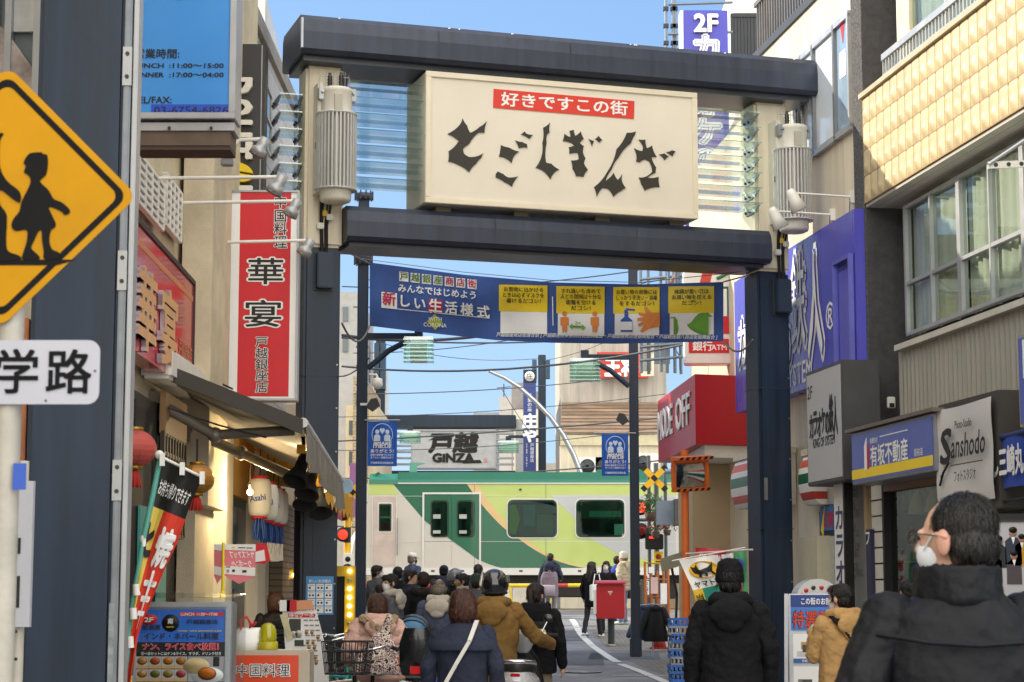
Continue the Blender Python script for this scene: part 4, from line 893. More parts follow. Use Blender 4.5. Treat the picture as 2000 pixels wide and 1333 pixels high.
# black spotlights under the awning front
for k,(px,py,d,lab) in enumerate(((588,912,18.0,'topmost black spotlight under the awning bar'),(606,938,18.6,'middle black spotlight under the awning bar, above the pair of cones'),(598,958,18.9,'left cone of the pair of black spotlights under the awning'),(624,975,19.3,'lowest right black spotlight under the awning'))):
    p = at(px,py,d); t = thing('spotlight', lab, 'spotlight', p, 0, 'black spotlights under the awning'); dr = Vector((-.25+.12*k,-.5,-.8)).normalized()
    mb = MB(Matrix.Translation((0,0,0)) @ dr.to_track_quat('Z','Y').to_matrix().to_4x4()); mb.lathe([(.03,-.16),(.055,-.14),(.06,0),(.055,.02),(.12,.17),(.11,.17),(.05,.04)],(0,0,0),RUBBER,16); mb.build('lamp_head', t)
    mb = MB(); mb.tube([(0,0,.05),(.02,.02,.2),(.0,.05,.34)],.018,RUBBER,6); mb.box(-.04,.04,-.02,.04,.12,.2,mat('brass_fitting','#c08a2c',.3,.8)); mb.build('bracket', t)
# ---------- yellow awning further on
t = thing('yellow_awning','yellow-orange cloth awning with a scalloped edge behind the dark one','awning'); YA = mat('yellow_cloth','#f2b434',.8,0,.12,3)
a,b,c,d_ = Vector((-3.2,21.6,3.55)), at(575,895,21.8), at(690,975,26.0), Vector((-3.2,26,2.95))
mb = MB(); mb.slab(a,b,c,d_,.02,YA); mb.build('canopy', t)
mb = MB(); n = 14
for k in range(n):
    p,q = b.lerp(c,k/n), b.lerp(c,(k+1)/n); m_ = (p+q)/2; mb.add([p,q,q-Vector((0,0,.22)),m_-Vector((0,0,.32)),p-Vector((0,0,.22))],[(0,1,2,3,4)],YA)
mb.build('scalloped_valance', t)
for k in (0,1): mb = MB(); p = (a if k == 0 else a.lerp(d_,.6))-Vector((0,0,.1)); q = (b if k == 0 else b.lerp(c,.55)); mb.tube([p,q-Vector((0,0,.04))],.04,YA,8); mb.build('awning_arm', t)
# ---------- restaurant front under the awning
t = thing('restaurant_shopfront','open restaurant front with lattice, green door and stucco piers under the awning','shopfront',LF.O,LF.a)
def lbox(mb, px0, px1, z0, z1, y0, y1, m, off=0): mb.box(LF.loc(px0,1000,off)[0], LF.loc(px1,1000,off)[0], y0, y1, z0, z1, m)
DW = mat('dark_wood','#3a2d22',.6,0,.25,4); 
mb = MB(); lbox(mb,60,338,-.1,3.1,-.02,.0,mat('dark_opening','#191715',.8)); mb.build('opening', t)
mb = MB(); xa,xb = LF.loc(296,1000)[0],LF.loc(340,1000)[0]; mb.box(xa,xb,-.1,-.05,2.85,3.2,mat('timber','#8a6a45',.6,0,.2,4))
for k in range(9): x = xa+(xb-xa)*k/8; mb.box(x-.02,x+.02,-.1,-.06,2.0,2.85,DW)
for k in range(6): z = 2.0+.85*k/5; mb.box(xa,xb,-.095,-.065,z-.018,z+.018,DW)
mb.build('lattice', t)
mb = MB(); lbox(mb,347,386,-.1,3.2,-.16,0,STUC2); mb.build('stucco_pier', t)
mb = MB(); lbox(mb,387,398,-.1,3.3,-.10,0,DGREY); lbox(mb,399,413,-.1,3.6,-.22,0,CREAM); mb.build('door_jamb', t)
mb = MB(); lbox(mb,414,472,2.55,3.4,-.14,0,mat('ochre_panel','#c98f35',.6,0,.12,3)); mb.build('fascia', t)
GD = mat('green_door_paint','#5c7a66',.5,0,.15,3)
mb = MB(); lbox(mb,414,470,-.1,2.55,-.06,0,GD); dd = mb.build('door', t)
mb = MB(); lbox(mb,418,438,2.0,2.45,-.075,-.055,WGL); lbox(mb,444,468,2.0,2.45,-.075,-.055,WGL); lbox(mb,446,468,.0,1.55,-.075,-.055,mat('door_dark','#232a28',.3)); mb.build('door_glazing', dd)
mb = MB(); lbox(mb,418,441,1.15,1.55,-.08,-.062,PAPER); lbox(mb,420,440,1.6,1.85,-.08,-.062,mat('teal_notice','#78b0a0',.6)); mb.build('notice', dd)
mb = MB(); lbox(mb,472,488,-.1,3.4,-.2,0,CREAM); mb.build('pillar', t)
for px,z0,z1,m in ((300,1.15,1.75,mat('teal_notice','#78b0a0')),(262,.6,2.2,mat('teal_curtain','#3f8f88',.8,0,.2,5))): mb = MB(); lbox(mb,px,px+16,z0,z1,-.05,-.03,m); mb.build('notice', t)
# coffee shop front
t2 = thing('coffee_shopfront','coffee shop front with dark glazing and a brick-tiled pier before the gate post','shopfront',LF.O,LF.a)
BT = addpattern(mat('beige_tile','#c3b398',.8,0,.12,3), 'brick', '#8a7d68', (.25,.08), .01, (pi/2,0,0))
mb = MB(); lbox(mb,489,524,-.1,3.2,-.03,.0,mat('dark_glazing','#2c2f2e',.2)); mb.build('glazing', t2)
for px in (489,498,507,516): mb = MB(); lbox(mb,px,px+1.6,-.1,3.2,-.06,-.03,CREAM); mb.build('mullion', t2)
mb = MB(); lbox(mb,524,556,-.1,2.7,-.2,0,BT); mb.build('tiled_pier', t2)
mb = MB(); lbox(mb,556,574,-.1,4.2,-.3,0,CREAM); mb.build('pillar', t2)
t = thing('red_canopy','small red canopy with a white frame over the coffee shop door','awning',LF.O,LF.a)
xa,xb = LF.loc(486,940)[0], LF.loc(530,940)[0]; mb = MB(); mb.add([(xa,0,3.3),(xb+1.2,0,3.3),(xb+1.2,-.85,2.85),(xa,-.85,2.85),(xa,-.87,2.5),(xb+1.2,-.87,2.5)],[(0,1,2,3),(3,2,5,4)],mat('canopy_red','#d4475a',.6,0,.1)); mb.build('canopy', t)
mb = MB(); mb.tube([(xa,0,3.34),(xa,-.88,2.88),(xb+1.2,-.88,2.88)],.03,WHITE,6); mb.build('frame', t)
# ---------- lanterns
LR = mat('lantern_red','#b14a40',.55,0,.25,5); LGD = mat('lantern_gold','#a8762c',.4,.3,.3,5); TAS = mat('tassel_red','#b3261e',.8)
def chinese_lantern(px,py,d,R,m,label):
    p = at(px,py,d); t = thing('chinese_lantern', label, 'lantern', p, 0, 'chinese lanterns'); mb = MB()
    n = 18; vs = []; H_ = R*.86; K = 9
    for j in range(K+1):
        ph = -1.25+2.5*j/K
        for k in range(n): a = 2*pi*k/n; r = R*cos(ph)*(1+(.035 if k%2 else -.02)); vs.append((r*cos(a),r*sin(a),H_*sin(ph)/sin(1.25)*.95))
    mb.add(vs,[(j*n+k,j*n+(k+1)%n,(j+1)*n+(k+1)%n,(j+1)*n+k) for j in range(K) for k in range(n)],m,False); mb.build('shade', t)
    for s_ in (-1,1):
        if s_ > 0: mb.build('cap', t)
        mb = MB(); mb.lathe([(R*.36,s_*H_*.9),(R*.4,s_*H_*.92),(R*.4,s_*H_*1.1),(R*.34,s_*H_*1.12)],(0,0,0),mat('lantern_cap','#9c7a2a',.35,.6),16)
    mb.cyl((0,0,H_*1.1),(0,0,H_*2.6),.008,RUBBER,6); mb.build('cap', t)
    mb = MB(); mb.lathe([(.02,-H_*1.1),(.035,-H_*1.3),(.05,-H_*2.0)],(0,0,0),TAS,10)
    for k in range(10): a = k*.628; mb.tube([(.03*cos(a),.03*sin(a),-H_*1.3),(.055*cos(a),.055*sin(a),-H_*2.05)],.006,TAS,4)
    mb.build('tassel', t)
chinese_lantern(262,876,13.5,.15,LR,'faded pink-red lantern hanging right beside the near navy post'); chinese_lantern(384,936,16.2,.145,LGD,'red and gold lantern hanging behind the top of the leaning flag')
PL = mat('paper_lantern','#ece8dc',.6,0,.05,3); LBL = mat('lantern_blue','#2f58a8',.5)
for k,(px,py,d) in enumerate(((507,972,21.0),(522,982,21.9),(534,988,22.8),(543,992,23.7))):
    lab = ('nearest and largest','second','third','farthest')[k]+' white paper lantern with blue writing in the row before the gate post'
    p = at(px,py,d); t = thing('paper_lantern', lab, 'lantern', p, 0, 'row of white paper lanterns'); mb = MB()
    mb.lathe([(.06,-.2),(.1,-.19),(.118,-.15),(.125,-.05),(.125,.05),(.118,.15),(.1,.19),(.06,.2)],(0,0,0),PL,20); mb.text('Asahi',0,-.04,.09,LBL,-.127,'c',.03,.17,rot=.15); mb.build('shade', t)
    mb = MB(); mb.lathe([(.05,-.2),(.085,-.2),(.085,-.225),(.05,-.225)],(0,0,0),RED,14); mb.build('cap', t); mb = MB(); mb.lathe([(.05,.225),(.085,.225),(.085,.2),(.05,.2)],(0,0,0),RED,14); mb.cyl((0,0,.2),(0,0,.6),.006,RUBBER,5); mb.build('cap', t)
    mb = MB()
    for i in range(8): a = i*.785; mb.tube([(.04*cos(a),.04*sin(a),-.22),(.06*cos(a),.06*sin(a),-.33),(.05*cos(a)+.02*sin(i*3),.05*sin(a),-.44)],.012,LBL,5)
    mb.build('tassel', t)
# ---------- leaning flag on a teal pole
class Warp:
    def __init__(s, Lp, Rp, d, rip=.02): s.L, s.R, s.d, s.rip = Lp, Rp, d, rip
    @staticmethod
    def ip(P, v):
        for (a,va),(b,vb) in zip(P,P[1:]):
            if v <= vb or vb == P[-1][1]: t = (v-va)/(vb-va); return (a[0]+(b[0]-a[0])*t, a[1]+(b[1]-a[1])*t)
    def __call__(s, u, v, off=0):
        l, r = s.ip(s.L,v), s.ip(s.R,v); return at(l[0]+(r[0]-l[0])*u, l[1]+(r[1]-l[1])*u, s.d+s.rip*sin(u*5+v*7)+s.rip*.6*sin(u*11-v*4)-off)
    def grid(s, mb, u0,u1,v0,v1,m,off=0,nu=8,nv=20):
        vs = [s(u0+(u1-u0)*i/nu, v0+(v1-v0)*j/nv, off) for i in range(nu+1) for j in range(nv+1)]; n = nv+1
        mb.add(vs,[(i*n+j,i*n+j+1,(i+1)*n+j+1,(i+1)*n+j) for i in range(nu) for j in range(nv)],m,True)
    def text(s, mb, body, u, v, hu, hv, m, bold=.03, off=.01):
        t = MB(); t.text(body,0,-.38,1,m,0,'c',bold); w = max(x.x for x in t.v)-min(x.x for x in t.v) or 1
        mb.add([s(u+x.x/w*hu, v-x.z*hv, off-x.y) for x in t.v], t.f, m)
TEALP = mat('teal_pole','#5fae9f',.4,0,.06)
t = thing('nobori_flag','leaning vertical flag, black top and red and yellow body, on a teal pole','flag')
w = Warp([((317,898),0),((284,1040),.3),((263,1175),.6),((244,1335),1)], [((396,934),0),((372,985),.12),((346,1062),.3),((325,1105),.42),((294,1178),.6),((270,1240),.75),((254,1340),1)], 12.5, .02)
ue = lambda v: max(.02,.36-.55*max(0,v-.19))
mb = MB(); w.grid(mb,0,1,0,.19,BLACK,0); FY, FRD = mat('flag_yellow','#e2c558',.75,0,.06), mat('flag_red','#d63a24',.7,0,.08)
N = 30
for k in range(N):
    v0,v1 = .19+.81*k/N,.19+.81*(k+1)/N; e0,e1 = ue(v0),ue(v1)
    for j in range(3): mb.add([w(e0*j/3,v0),w(e0*(j+1)/3,v0),w(e1*(j+1)/3,v1),w(e1*j/3,v1)],[(3,2,1,0)],FY,True)
    for j in range(6): mb.add([w(e0+(1-e0)*j/6,v0),w(e0+(1-e0)*(j+1)/6,v0),w(e1+(1-e1)*(j+1)/6,v1),w(e1+(1-e1)*j/6,v1)],[(3,2,1,0)],FRD,True)
cl = mb.build('cloth', t)
mb = MB(); w.text(mb,'お持ち帰りできます',.5,.105,.84,.07,PAPER,.015); w.text(mb,'焼',.67,.345,.55,.19,PAPER,.05); w.text(mb,'士',.6,.53,.6,.15,PAPER,.06); w.text(mb,'十',.58,.66,.5,.14,PAPER,.05); w.text(mb,'ヒ',.16,.33,.24,.17,BLACK,.06); mb.build('printing', cl)
mb = MB(); mb.tube([at(314,888,12.5),at(298,970,12.5),at(281,1050,12.5),at(260,1180,12.5),at(244,1310,12.5),at(236,1400,12.5)],.018,TEALP,10); mb.build('pole', t)
mb = MB(); mb.tube([at(311,891,12.48),at(400,935,12.48)],.009,WHITE,8); mb.ball(at(311,889,12.48),.03,WHITE,10,6); mb.build('top_rod', t)
for v in (.0,.5,1):
    q = at(317+78*v,898+36*v,12.45); mb = MB(); mb.box(q.x-.014,q.x+.014,q.y-.015,q.y+.015,q.z-.04,q.z+.04,PAPER); mb.build('loop', t)
for v in (.34,.55,.66,.8): q = w(-.03,v,.0); mb = MB(); mb.cyl(q-Vector((-.006,0,.035)),q+Vector((-.0,0,.035)),.023,PAPER,8); mb.build('loop', t)
t = thing('striped_pole','black and yellow striped pole behind the leaning flag','pole'); mb = MB(); a,b = at(282,1080,12.8),at(243,1400,12.8); n = 8
for k in range(n): mb.cyl(a.lerp(b,k/n),a.lerp(b,(k+1)/n),.02,(YEL,BLACK)[k%2],8)
mb.build('pole', t)
# ---------- lit menu board of the upstairs curry restaurant
fm = Fr((at(350,1250,13.0).x,13.0,0),0); t = thing('menu_board','lit menu board with blue and black panels and curry pictures under clear plastic','menu board',(fm.O.x,13.0,0))
def cm(a,b,off=0): return fm.loc(230+a/4.255,1060+b/4.255,off)
x0,z1 = cm(120,495); x1,_ = cm(945,495); zf = -.0
mb = MB(); mb.box(x0,x1,0,.28,.15,z1,ALU,.012); fw = .035
for q in ((x0,x1,z1-fw,z1),(x0,x0+fw,.15,z1-fw),(x1-fw,x1,.15,z1-fw),(x0+fw,x1-fw,.15,.19)): mb.box(q[0],q[1],-.02,-.001,q[2],q[3],ALU,.004)
mb.box(x0+.1,x1-.1,.02,.26,-.02,.15,DGREY); mb.build('case', t)
mb = MB(); y=-.006
def rct(a,b,c,d,m,yy=-.006): (X0,Z1),(X1,Z0) = cm(a,b),cm(c,d); mb.box(X0,X1,yy,yy+.004,Z0,Z1,m)
rct(150,555,890,828,mat('menu_blue','#2f6fd0',.4)); rct(150,828,890,945,BLACK); rct(150,945,890,1600,mat('menu_photo_ground','#6d6a68',.5,0,.2,5))
def mt(s,a,b,h,w=None,m=PAPER,bold=.02,al='l',yy=-.014,**k): X,Z = cm(a,b); mb.text(s,X,Z,h/4.255*13.1/F,m,yy,al,bold,None if w is None else w/4.255*13.1/F,**k)
rct(515,578,880,612,RED,-.0085); mt('LUNCH: 11:00〜17:00',525,608,34,300)
X,Z = cm(262,640); mb.lathe([(0,-.009),(.044,-.009),(.044,-.006)],(X,0,Z),RED,20,'y',sx=1.3,sy=.8) ; mt('2F',222,660,52,75,PAPER,.03)
X,Z = cm(440,670); mb.lathe([(0,-.009),(.056,-.009),(.056,-.006)],(X,0,Z),BLACK,28,'y'); mt('南',440,672,48,None,PAPER,.02,'c'); mt('NANAK',440,708,18,60,YEL,.02,'c')
mt('戸越銀座店',575,674,40,255,INK); mt('居酒屋',205,722,46,150,INK); mt('INDIAN・NEPAL RESTAURANT & BAR',505,740,16,355,YEL,.02); mt('インド・ネパール料理',215,802,60,610,INK,.02)
mt('ナン、ライス食べ放題！',205,888,62,625,mat('pink_print','#f3a6b4'),.06); mt('ナン、ライス食べ放題！',205,888,62,625,RED,.015,yy=-.018); mt('①〜⑧セットにはナン&ライス、サラダ、ドリンク付き',195,934,30,650)
BOWL = ['#c98a3c','#c4541f','#cf7a22','#c77a2a','#c9933f','#5a6a2a','#9a8f3f','#b8404a']
for k in range(8):
    cx_,cy_ = 205+107*(k%4), 985+107*(k//4); rct(cx_-52,cy_-38,cx_+50,cy_+62,mat('menu_cell','#b9b2ab',.6),-.0085); rct(cx_-52,cy_+36,cx_+50,cy_+62,mat('menu_tan','#c9a470',.6),-.0095)
    X,Z = cm(cx_,cy_); mb.lathe([(0,-.0105),(.032,-.0105),(.032,-.008)],(X,0,Z),mat('bowl_copper','#7a4a24',.4),18,'y',sy=.75); mb.lathe([(0,-.012),(.026,-.012),(.026,-.010)],(X,0,Z+.003),mat('curry'+BOWL[k][1:],BOWL[k],.4,0,.3,60),18,'y',sy=.7)
rct(588,948,888,1155,mat('menu_photo','#a9a4a8',.5,0,.1,3),-.0085); X,Z = cm(745,1090); mb.lathe([(0,-.0105),(.105,-.0105),(.105,-.008)],(X,0,Z-.01),PAPER,28,'y',sy=.5); mb.lathe([(0,-.0125),(.085,-.0125),(.085,-.0105)],(X-.07,0,Z+.05),mat('naan','#dcc08a',.6,0,.2,30),20,'y',sy=.6); mb.lathe([(0,-.0145),(.06,-.0145),(.06,-.0125)],(X,0,Z),mat('bowl_copper','#7a4a24'),24,'y',sy=.7); mb.lathe([(0,-.0165),(.052,-.0165),(.052,-.0145)],(X,0,Z+.006),mat('currycf6a1a','#d8711c',.4,0,.2,60),24,'y',sy=.6); rct(795,950,845,1030,INK,-.0105)
mb.build('face', t)
PLAS = glass('clear_plastic','#f7f9fa',.02,.12,1.18)
mb = MB(); x2,_ = cm(1035,495); zt_ = cm(0,425)[1]; a = x0-.02
mb.slab((x1+.02,-.06,.2),(x2-.02,.34,.2),(x2-.02,.34,zt_),(x1+.02,-.06,zt_-.03),.003,PLAS); mb.slab((a,-.06,z1+.03),(x1+.02,-.06,z1+.03),(x2-.02,.34,zt_),(a,.34,zt_+.01),.003,PLAS); mb.slab((a,-.06,.2),(x1+.02,-.06,.2),(x1+.02,-.06,z1+.03),(a,-.06,z1+.03),.003,PLAS); mb.build('plastic_cover', t)
# ---------- orange sign box with a yellow rotating lamp on it
fo = Fr((at(530,1300,14.6).x,14.6,0),0); t = thing('sign_box','low orange light box with black characters beside the menu board','shop sign',(fo.O.x,14.6,0))
def co(a,b): return fo.loc(230+a/4.255,1060+b/4.255)
x0,z1 = co(900,897); x1,_ = co(1595,897); xf,zf = co(1505,937)
mb = MB(); mb.box(x0,x1,0,.35,.05,z1,mat('beige_case','#b8ad9a',.5,.2,.12),.012); mb.build('case', t)
mb = MB(); mb.box(x0+.03,xf,-.012,-.001,.15,zf,mat('orange_face','#d8481f',.35,0,.06)); X,Z = co(1210,1105)
u = 14.7/F/4.255; otext(mb,'中国料理',X,Z,112*u,-.016,w=430*u,b1=.0,b2=.05); mb.build('face', t)
X,Z = co(1220,897); YA2 = mat('amber_dome','#c9c21a',.12,0,.1,2,coat=.5,trans=.35)
t = thing('rotating_lamp','yellow rotating warning lamp standing on the orange sign box','lamp',(fo.O.x+X,14.78,Z))
mb = MB(); mb.lathe([(.074,0),(.076,.01),(.076,.055),(.066,.06)],(0,0,0),mat('amber_base','#a8a01c',.35),24); mb.build('base', t); mb = MB(); mb.lathe([(.064,.06),(.066,.09),(.062,.14),(.048,.175),(.025,.192),(.003,.197)],(0,0,0),YA2,24)
mb.build('dome', t); mb = MB(); mb.ext([(-.03,.07),(.03,.07),(.035,.13),(-.02,.15)],-.012,.012,REFL); mb.build('reflector', t)
# white bag and red ribbon beside it
X,Z = co(1045,897); t = thing('white_bag','white paper bag with a red ribbon on the orange box','bag',(fo.O.x+X,14.8,Z)); mb = MB(); mb.rings([(0,0,0,.1,.08),(.06,0,0,.11,.09),(.13,.01,0,.1,.07),(.16,.02,0,.08,.05)],PAPER,12); mb.build('body', t); mb = MB(); mb.tube([(-.04,-.05,.15),(-.05,-.05,.21),(.0,-.05,.24),(.03,-.05,.19),(.02,-.05,.16),(.07,-.05,.2)],.01,RED,6); mb.build('ribbon', t)
# ---------- curved menu stand
fs = Fr((at(600,1250,18.0).x,18.0,0),0); t = thing('menu_stand','white curved menu stand with a red header, before the gate post','menu stand',(fs.O.x,18.0,0))
def cs(a,b): return fs.loc(230+a/4.255,1060+b/4.255)
mb = MB(); pts = [cs(1368,570),cs(1640,560),cs(1675,680),cs(1720,860),cs(1750,1040),cs(1752,1250),cs(1420,1250)]; mb.ext(pts,0,.06,PAPER); zt_ = pts[0][1]; mb.build('board', t)
mb = MB(); mb.ext([cs(1332,492),cs(1610,476),cs(1632,555),cs(1362,568)],-.02,.03,mat('peach_header','#dd9a72',.5,0,.1,6)); 
for a,c in ((1390,PAPER),(1448,RED)): X,Z = cs(a,525); mb.box(X-.045,X+.045,-.026,-.02,Z-.05,Z+.05,c)
mb.build('header', t)
mb = MB()
def sct(a,b,c,d,m,yy=-.006): (X0,Z1),(X1,Z0) = cs(a,b),cs(c,d); mb.box(X0,X1,yy,-.001,Z0,Z1,m)
sct(1412,590,1642,622,RED); X,Z = cs(1527,618); mb.text('お得なクーポン',X,Z,.045,PAPER,-.009,'c',.02); sct(1425,635,1520,790,mat('menu_dark','#3c4138',.5)); sct(1470,810,1545,860,mat('menu_dark','#3c4138'))
rs = random.Random(5)
for r_ in range(9):
    for c_ in range(3):
        a = 1545+c_*45-(0 if r_ < 5 else 40)+r_*5; b = 640+r_*42; sct(a,b,a+34,b+12,mat('menu_text','#8e8a84',.6),-.004); 
        if rs.random() < .5: X,Z = cs(a+15,b+24); mb.lathe([(0,-.006),(.016,-.006),(.016,-.002)],(X,0,Z),mat('menu_food','#b98a5a',.5,0,.3,40),10,'y')
for (a,b) in ((1462,765),(1505,758)): X,Z = cs(a,b); mb.lathe([(0,-.009),(.032,-.009),(.032,-.006)],(X,0,Z),mat('plate_grey','#cfc9bd',.4),16,'y')
mb.ext([cs(1348,600),cs(1405,590),cs(1455,800),cs(1410,815)],-.014,-.008,mat('leaflet','#d9d3a8',.5,0,.25,14)); mb.build('menu_print', t)
mb = MB(); mb.box(-.12,.35,-.1,.35,-.02,.05,DGREY); mb.box(.05,.1,.05,.12,.04,.6,DGREY); mb.build('foot', t)
# ---------- poster on the gate post
q = G.rect((598,1126),(651,1201),.36); t = thing('poster','blue poster with twelve little picture squares on the left gate post','poster',G.O,GA)
mb = MB(); mb.box(q[0],q[1],.368,.3765,q[2],q[3],mat('poster_blue','#4f9ad8',.5)); WX,WZ = q[1]-q[0],q[3]-q[2]
mb.text('新しい生活様式',q[0]+WX/2,q[3]-WZ*.155,WZ*.085,PAPER,.3655,'c',.02,WX*.8)
for k in range(12):
    a = q[0]+WX*(.07+.31*(k%3)); b = q[3]-WZ*(.2+.195*(k//3)); mb.box(a,a+WX*.26,.366,.3685,b-WZ*.17,b,PAPER); cx_,cz_ = a+WX*.13,b-WZ*.1
    for s_ in (-.05,.05)[:1+k%2]: mb.lathe([(0,.3645),(.014,.3645),(.014,.3665)],(cx_+s_*WX*1.2,0,cz_),(INK,BLUE)[k%5==3],8,'y')
    mb.box(a+WX*.04,a+WX*.22,.3648,.3665,b-WZ*.045,b-WZ*.03,GREYP)
mb.build('sheet', t)
# ---------- bulb-lined yellow arrow sign
fa = Fr((at(640,1200,27.4).x,27.4,gz(27.4)),0); t = thing('bulb_sign','yellow arrow sign edged with lit bulbs, standing behind the left gate post','sign',fa.O)
def z_(p): return (p[0],p[1]-0)
x0,z1 = fa.loc(598,1106); x1,z0 = fa.loc(692,1328); z0 = max(z0,0)+.0; YF = mat('sign_mustard','#d8b32a',.45,0,.12,4)
mb = MB(); w_ = .14
for q in ((x0,x1,z1-w_,z1),(x0,x0+w_,.05,z1-w_),(x1-w_,x1,.05,z1-w_)): mb.box(q[0],q[1],-.05,.1,q[2],q[3],YF)
mb.ext([fa.loc(543,1131),fa.loc(600,1092),fa.loc(600,1131)],-.05,.1,YF); mb.build('frame', t)
mb = MB(); mb.box(x0+w_,x1-w_,-.0,.08,.1,z1-w_,BLACK); mb.build('board', t)
BULB = emit('lit_bulb','#ffe9b0',5.0); BULB0 = mat('unlit_bulb','#c9c0a0',.2)
for k in range(11): mb = MB(); mb.ball((x1-w_/2,-.07,z1-.07-k*.118),.026,BULB0 if k in (1,6) else BULB,10,6); mb.build('bulb', t)
X,Z = fa.loc(558,1124); mb = MB(); mb.ball((X+.12,-.07,Z),.026,BULB,10,6); mb.build('bulb', t)
# ---------- pink coupon pennants on a line
PK = mat('pennant_pink','#e07a82',.6,0,.08); PKW = mat('pennant_white','#ece7e2',.6)
def c5p(a,b): return (230+a/4.255,1060+b/4.255)
for k,(x0,x1,d,lab) in enumerate(((800,872,17.6,'narrow left pink pennant beside the yellow cord'),(888,1146,16.4,'large pink coupon pennant with mirror-image writing'))):
    f = Fr(at(*c5p((x0+x1)/2,15),d),.1*k); t = thing('pennant', lab, 'pennant', f.world(0,0,0), f.a, 'pink coupon pennants'); f.O.z = 0; zo = t.location.z
    def pp(a,b): x,z = f.loc(*c5p(a,b)); return (x,z-zo)
    mb = MB(); xm_ = (x0+x1)/2
    mb.ext([pp(x0,15),pp(x1,15),pp(x1-4,285),pp(xm_-10,345),pp(x0,275)],0,.006,PK); mb.ext([pp(x0,15),pp(x1,15),pp(x1,70),pp(x0,60)],-.003,.0,PKW); mb.ext([pp(x0,195),pp(x1-2,210),pp(x1-4,280),pp(x0,262)],-.003,.0,PKW); mb.build('cloth', t)
    if k:
        mb = MB(); X,Z = pp(1030,125); mb.text('サイズアップ',X,Z,.062,PAPER,-.005,'c',.02,.2,mirror=False); 
        mb2 = MB(); mb2.text('サイズアップ',0,Z,.062,PAPER,-.005,'c',.02,.2,mirror=True); mb2.text('クーポン!!',0,Z-.075,.062,PAPER,-.005,'c',.02,.16,mirror=True); mb2.v = [v+Vector((X,0,0)) for v in mb2.v]
        for (a,b,c,d_,m) in ((945,35,975,50,YEL),(1000,40,1060,48,INK),(1070,42,1120,50,INK),(900,200,935,208,INK),(905,225,925,250,GREYP),(950,225,975,245,INK),(1035,230,1070,250,INK)): (A,B),(C,D) = pp(a,b),pp(c,d_); mb2.box(A,C,-.006,-.003,D,B,m)
        mb2.build('printing', t)
t = thing('leaflet_strip','red and white folded leaflet beside the pink pennant','leaflet',at(*c5p(1200,20),17)); f = Fr(at(*c5p(1200,20),17),-.3)
def pq(a,b): x,z = f.loc(*c5p(a,b)); return (x,z-t.location.z+0)
f.O.z = 0; mb = MB(); mb.ext([pq(1145,10),pq(1235,5),pq(1262,150),pq(1215,178),pq(1140,172)],0,.01,RED); mb.ext([pq(1145,80),pq(1215,60),pq(1225,150),pq(1140,165)],-.006,.0,PKW); mb.build('sheet', t)
t = thing('pleated_shade','small pleated grey shade hanging beside the tiled pier','shade',at(*c5p(1310,20),19)); f = Fr(at(*c5p(1310,20),19),0); f.O.z = 0; mb = MB()
for k in range(8):
    (A,B),(C,D) = [(lambda p:(p[0],p[1]-t.location.z))(f.loc(*c5p(a,b))) for a,b in ((1240+17*k,0+k*2),(1250+16*k,160-abs(k-4)*3))]; (E,_) = f.loc(*c5p(1257+17*k,0)); mb.add([(A,0,B),(E,-.03 if k%2 else .03,B),(C+.02,-.03 if k%2 else .03,D),(C-.03,0,D)],[(0,1,2,3)],(ALU,WHITE)[k%2])
mb.build('cloth', t)
t = thing('twisted_rope','yellow twisted cord hanging between the pink pennants','cord',at(*c5p(868,0),16.3)); mb = MB(); a,b = at(*c5p(878,0),16.3)-t.location, at(*c5p(872,400),16.3)-t.location; mb.tube([a,b],.012,YEL,6); mb.lathe([(.012,0),(.028,-.05),(.024,-.06)],b,YEL,8); mb.build('cord', t)

# ---------- lit lamps in the shop row, and cables on the walls
BW = emit('warm_bulb','#ffcf7a',14.0)
for (px,py,d,e,lab) in ((488,962,19.6,22,'small lit warm bulb beside the nearest white paper lantern'),(596,884,19.0,16,'small lit warm bulb among the black spotlights under the awning')):
    q = at(px,py,d); t = thing('bulb_lamp', lab, 'lamp', q); mb = MB(); mb.ball((0,0,0),.03,BW,12,8); mb.build('bulb', t); mb = MB(); mb.cyl((0,0,.028),(0,0,.08),.018,RUBBER,10); mb.cyl((0,0,.08),(0,0,.3),.005,RUBBER,5); mb.build('socket', t)
    l = bpy.data.lights.new('bulb_light','POINT'); l.energy = e; l.color = (1,.78,.45); l.shadow_soft_size = .05; lo = bpy.data.objects.new('bulb_light', l); COL.objects.link(lo); lo.parent = t; lo.location = (0,-.06,-.02)
for k,pts in enumerate((((380,552,18.9),(386,640,18.9),(385,700,18.9),(398,745,19),(430,760,19.3)),((396,300,19.5),(399,420,19.5),(404,560,19.5),(400,690,19.5)),((300,690,16.6),(330,730,17.2),(372,752,18.5),(398,748,19)))):
    mb = MB(); mb.tube([at(*p)+Vector((.12,0,0)) for p in pts],.009,RUBBER,6); o = mb.build('wall_cable'); tag(o, ('black cable dropping from the corner of the red wall sign','black cable running down the cream pilaster','black cable sagging along the foot of the red wall sign')[k], 'cable')
# ------------------------------------------------------------------ RIGHT SIDE OF THE STREET
RA = atan2(-1, .1414)
c_ = at(1705, 600, 24.5); RF = Fr((c_.x, 24.5, 0), RA)
def rx(px, off=0): return RF.loc(px, 1000, off)[0]
def rz(px, py, off=0): return RF.loc(px, py, off)[1]
PEB = mat('pebble_dash','#5b5a58',.9,0,.9,40,.6,60); DARKW = mat('dark_render','#4c4b4d',.92,0,.3,9,.6,90)
CRP = addpattern(mat('cream_wall_panel','#e8dabd',.5,0,.16,1,streak=True), 'brick', '#cbbb9c', (.62,60), .006, (pi/2,0,0))
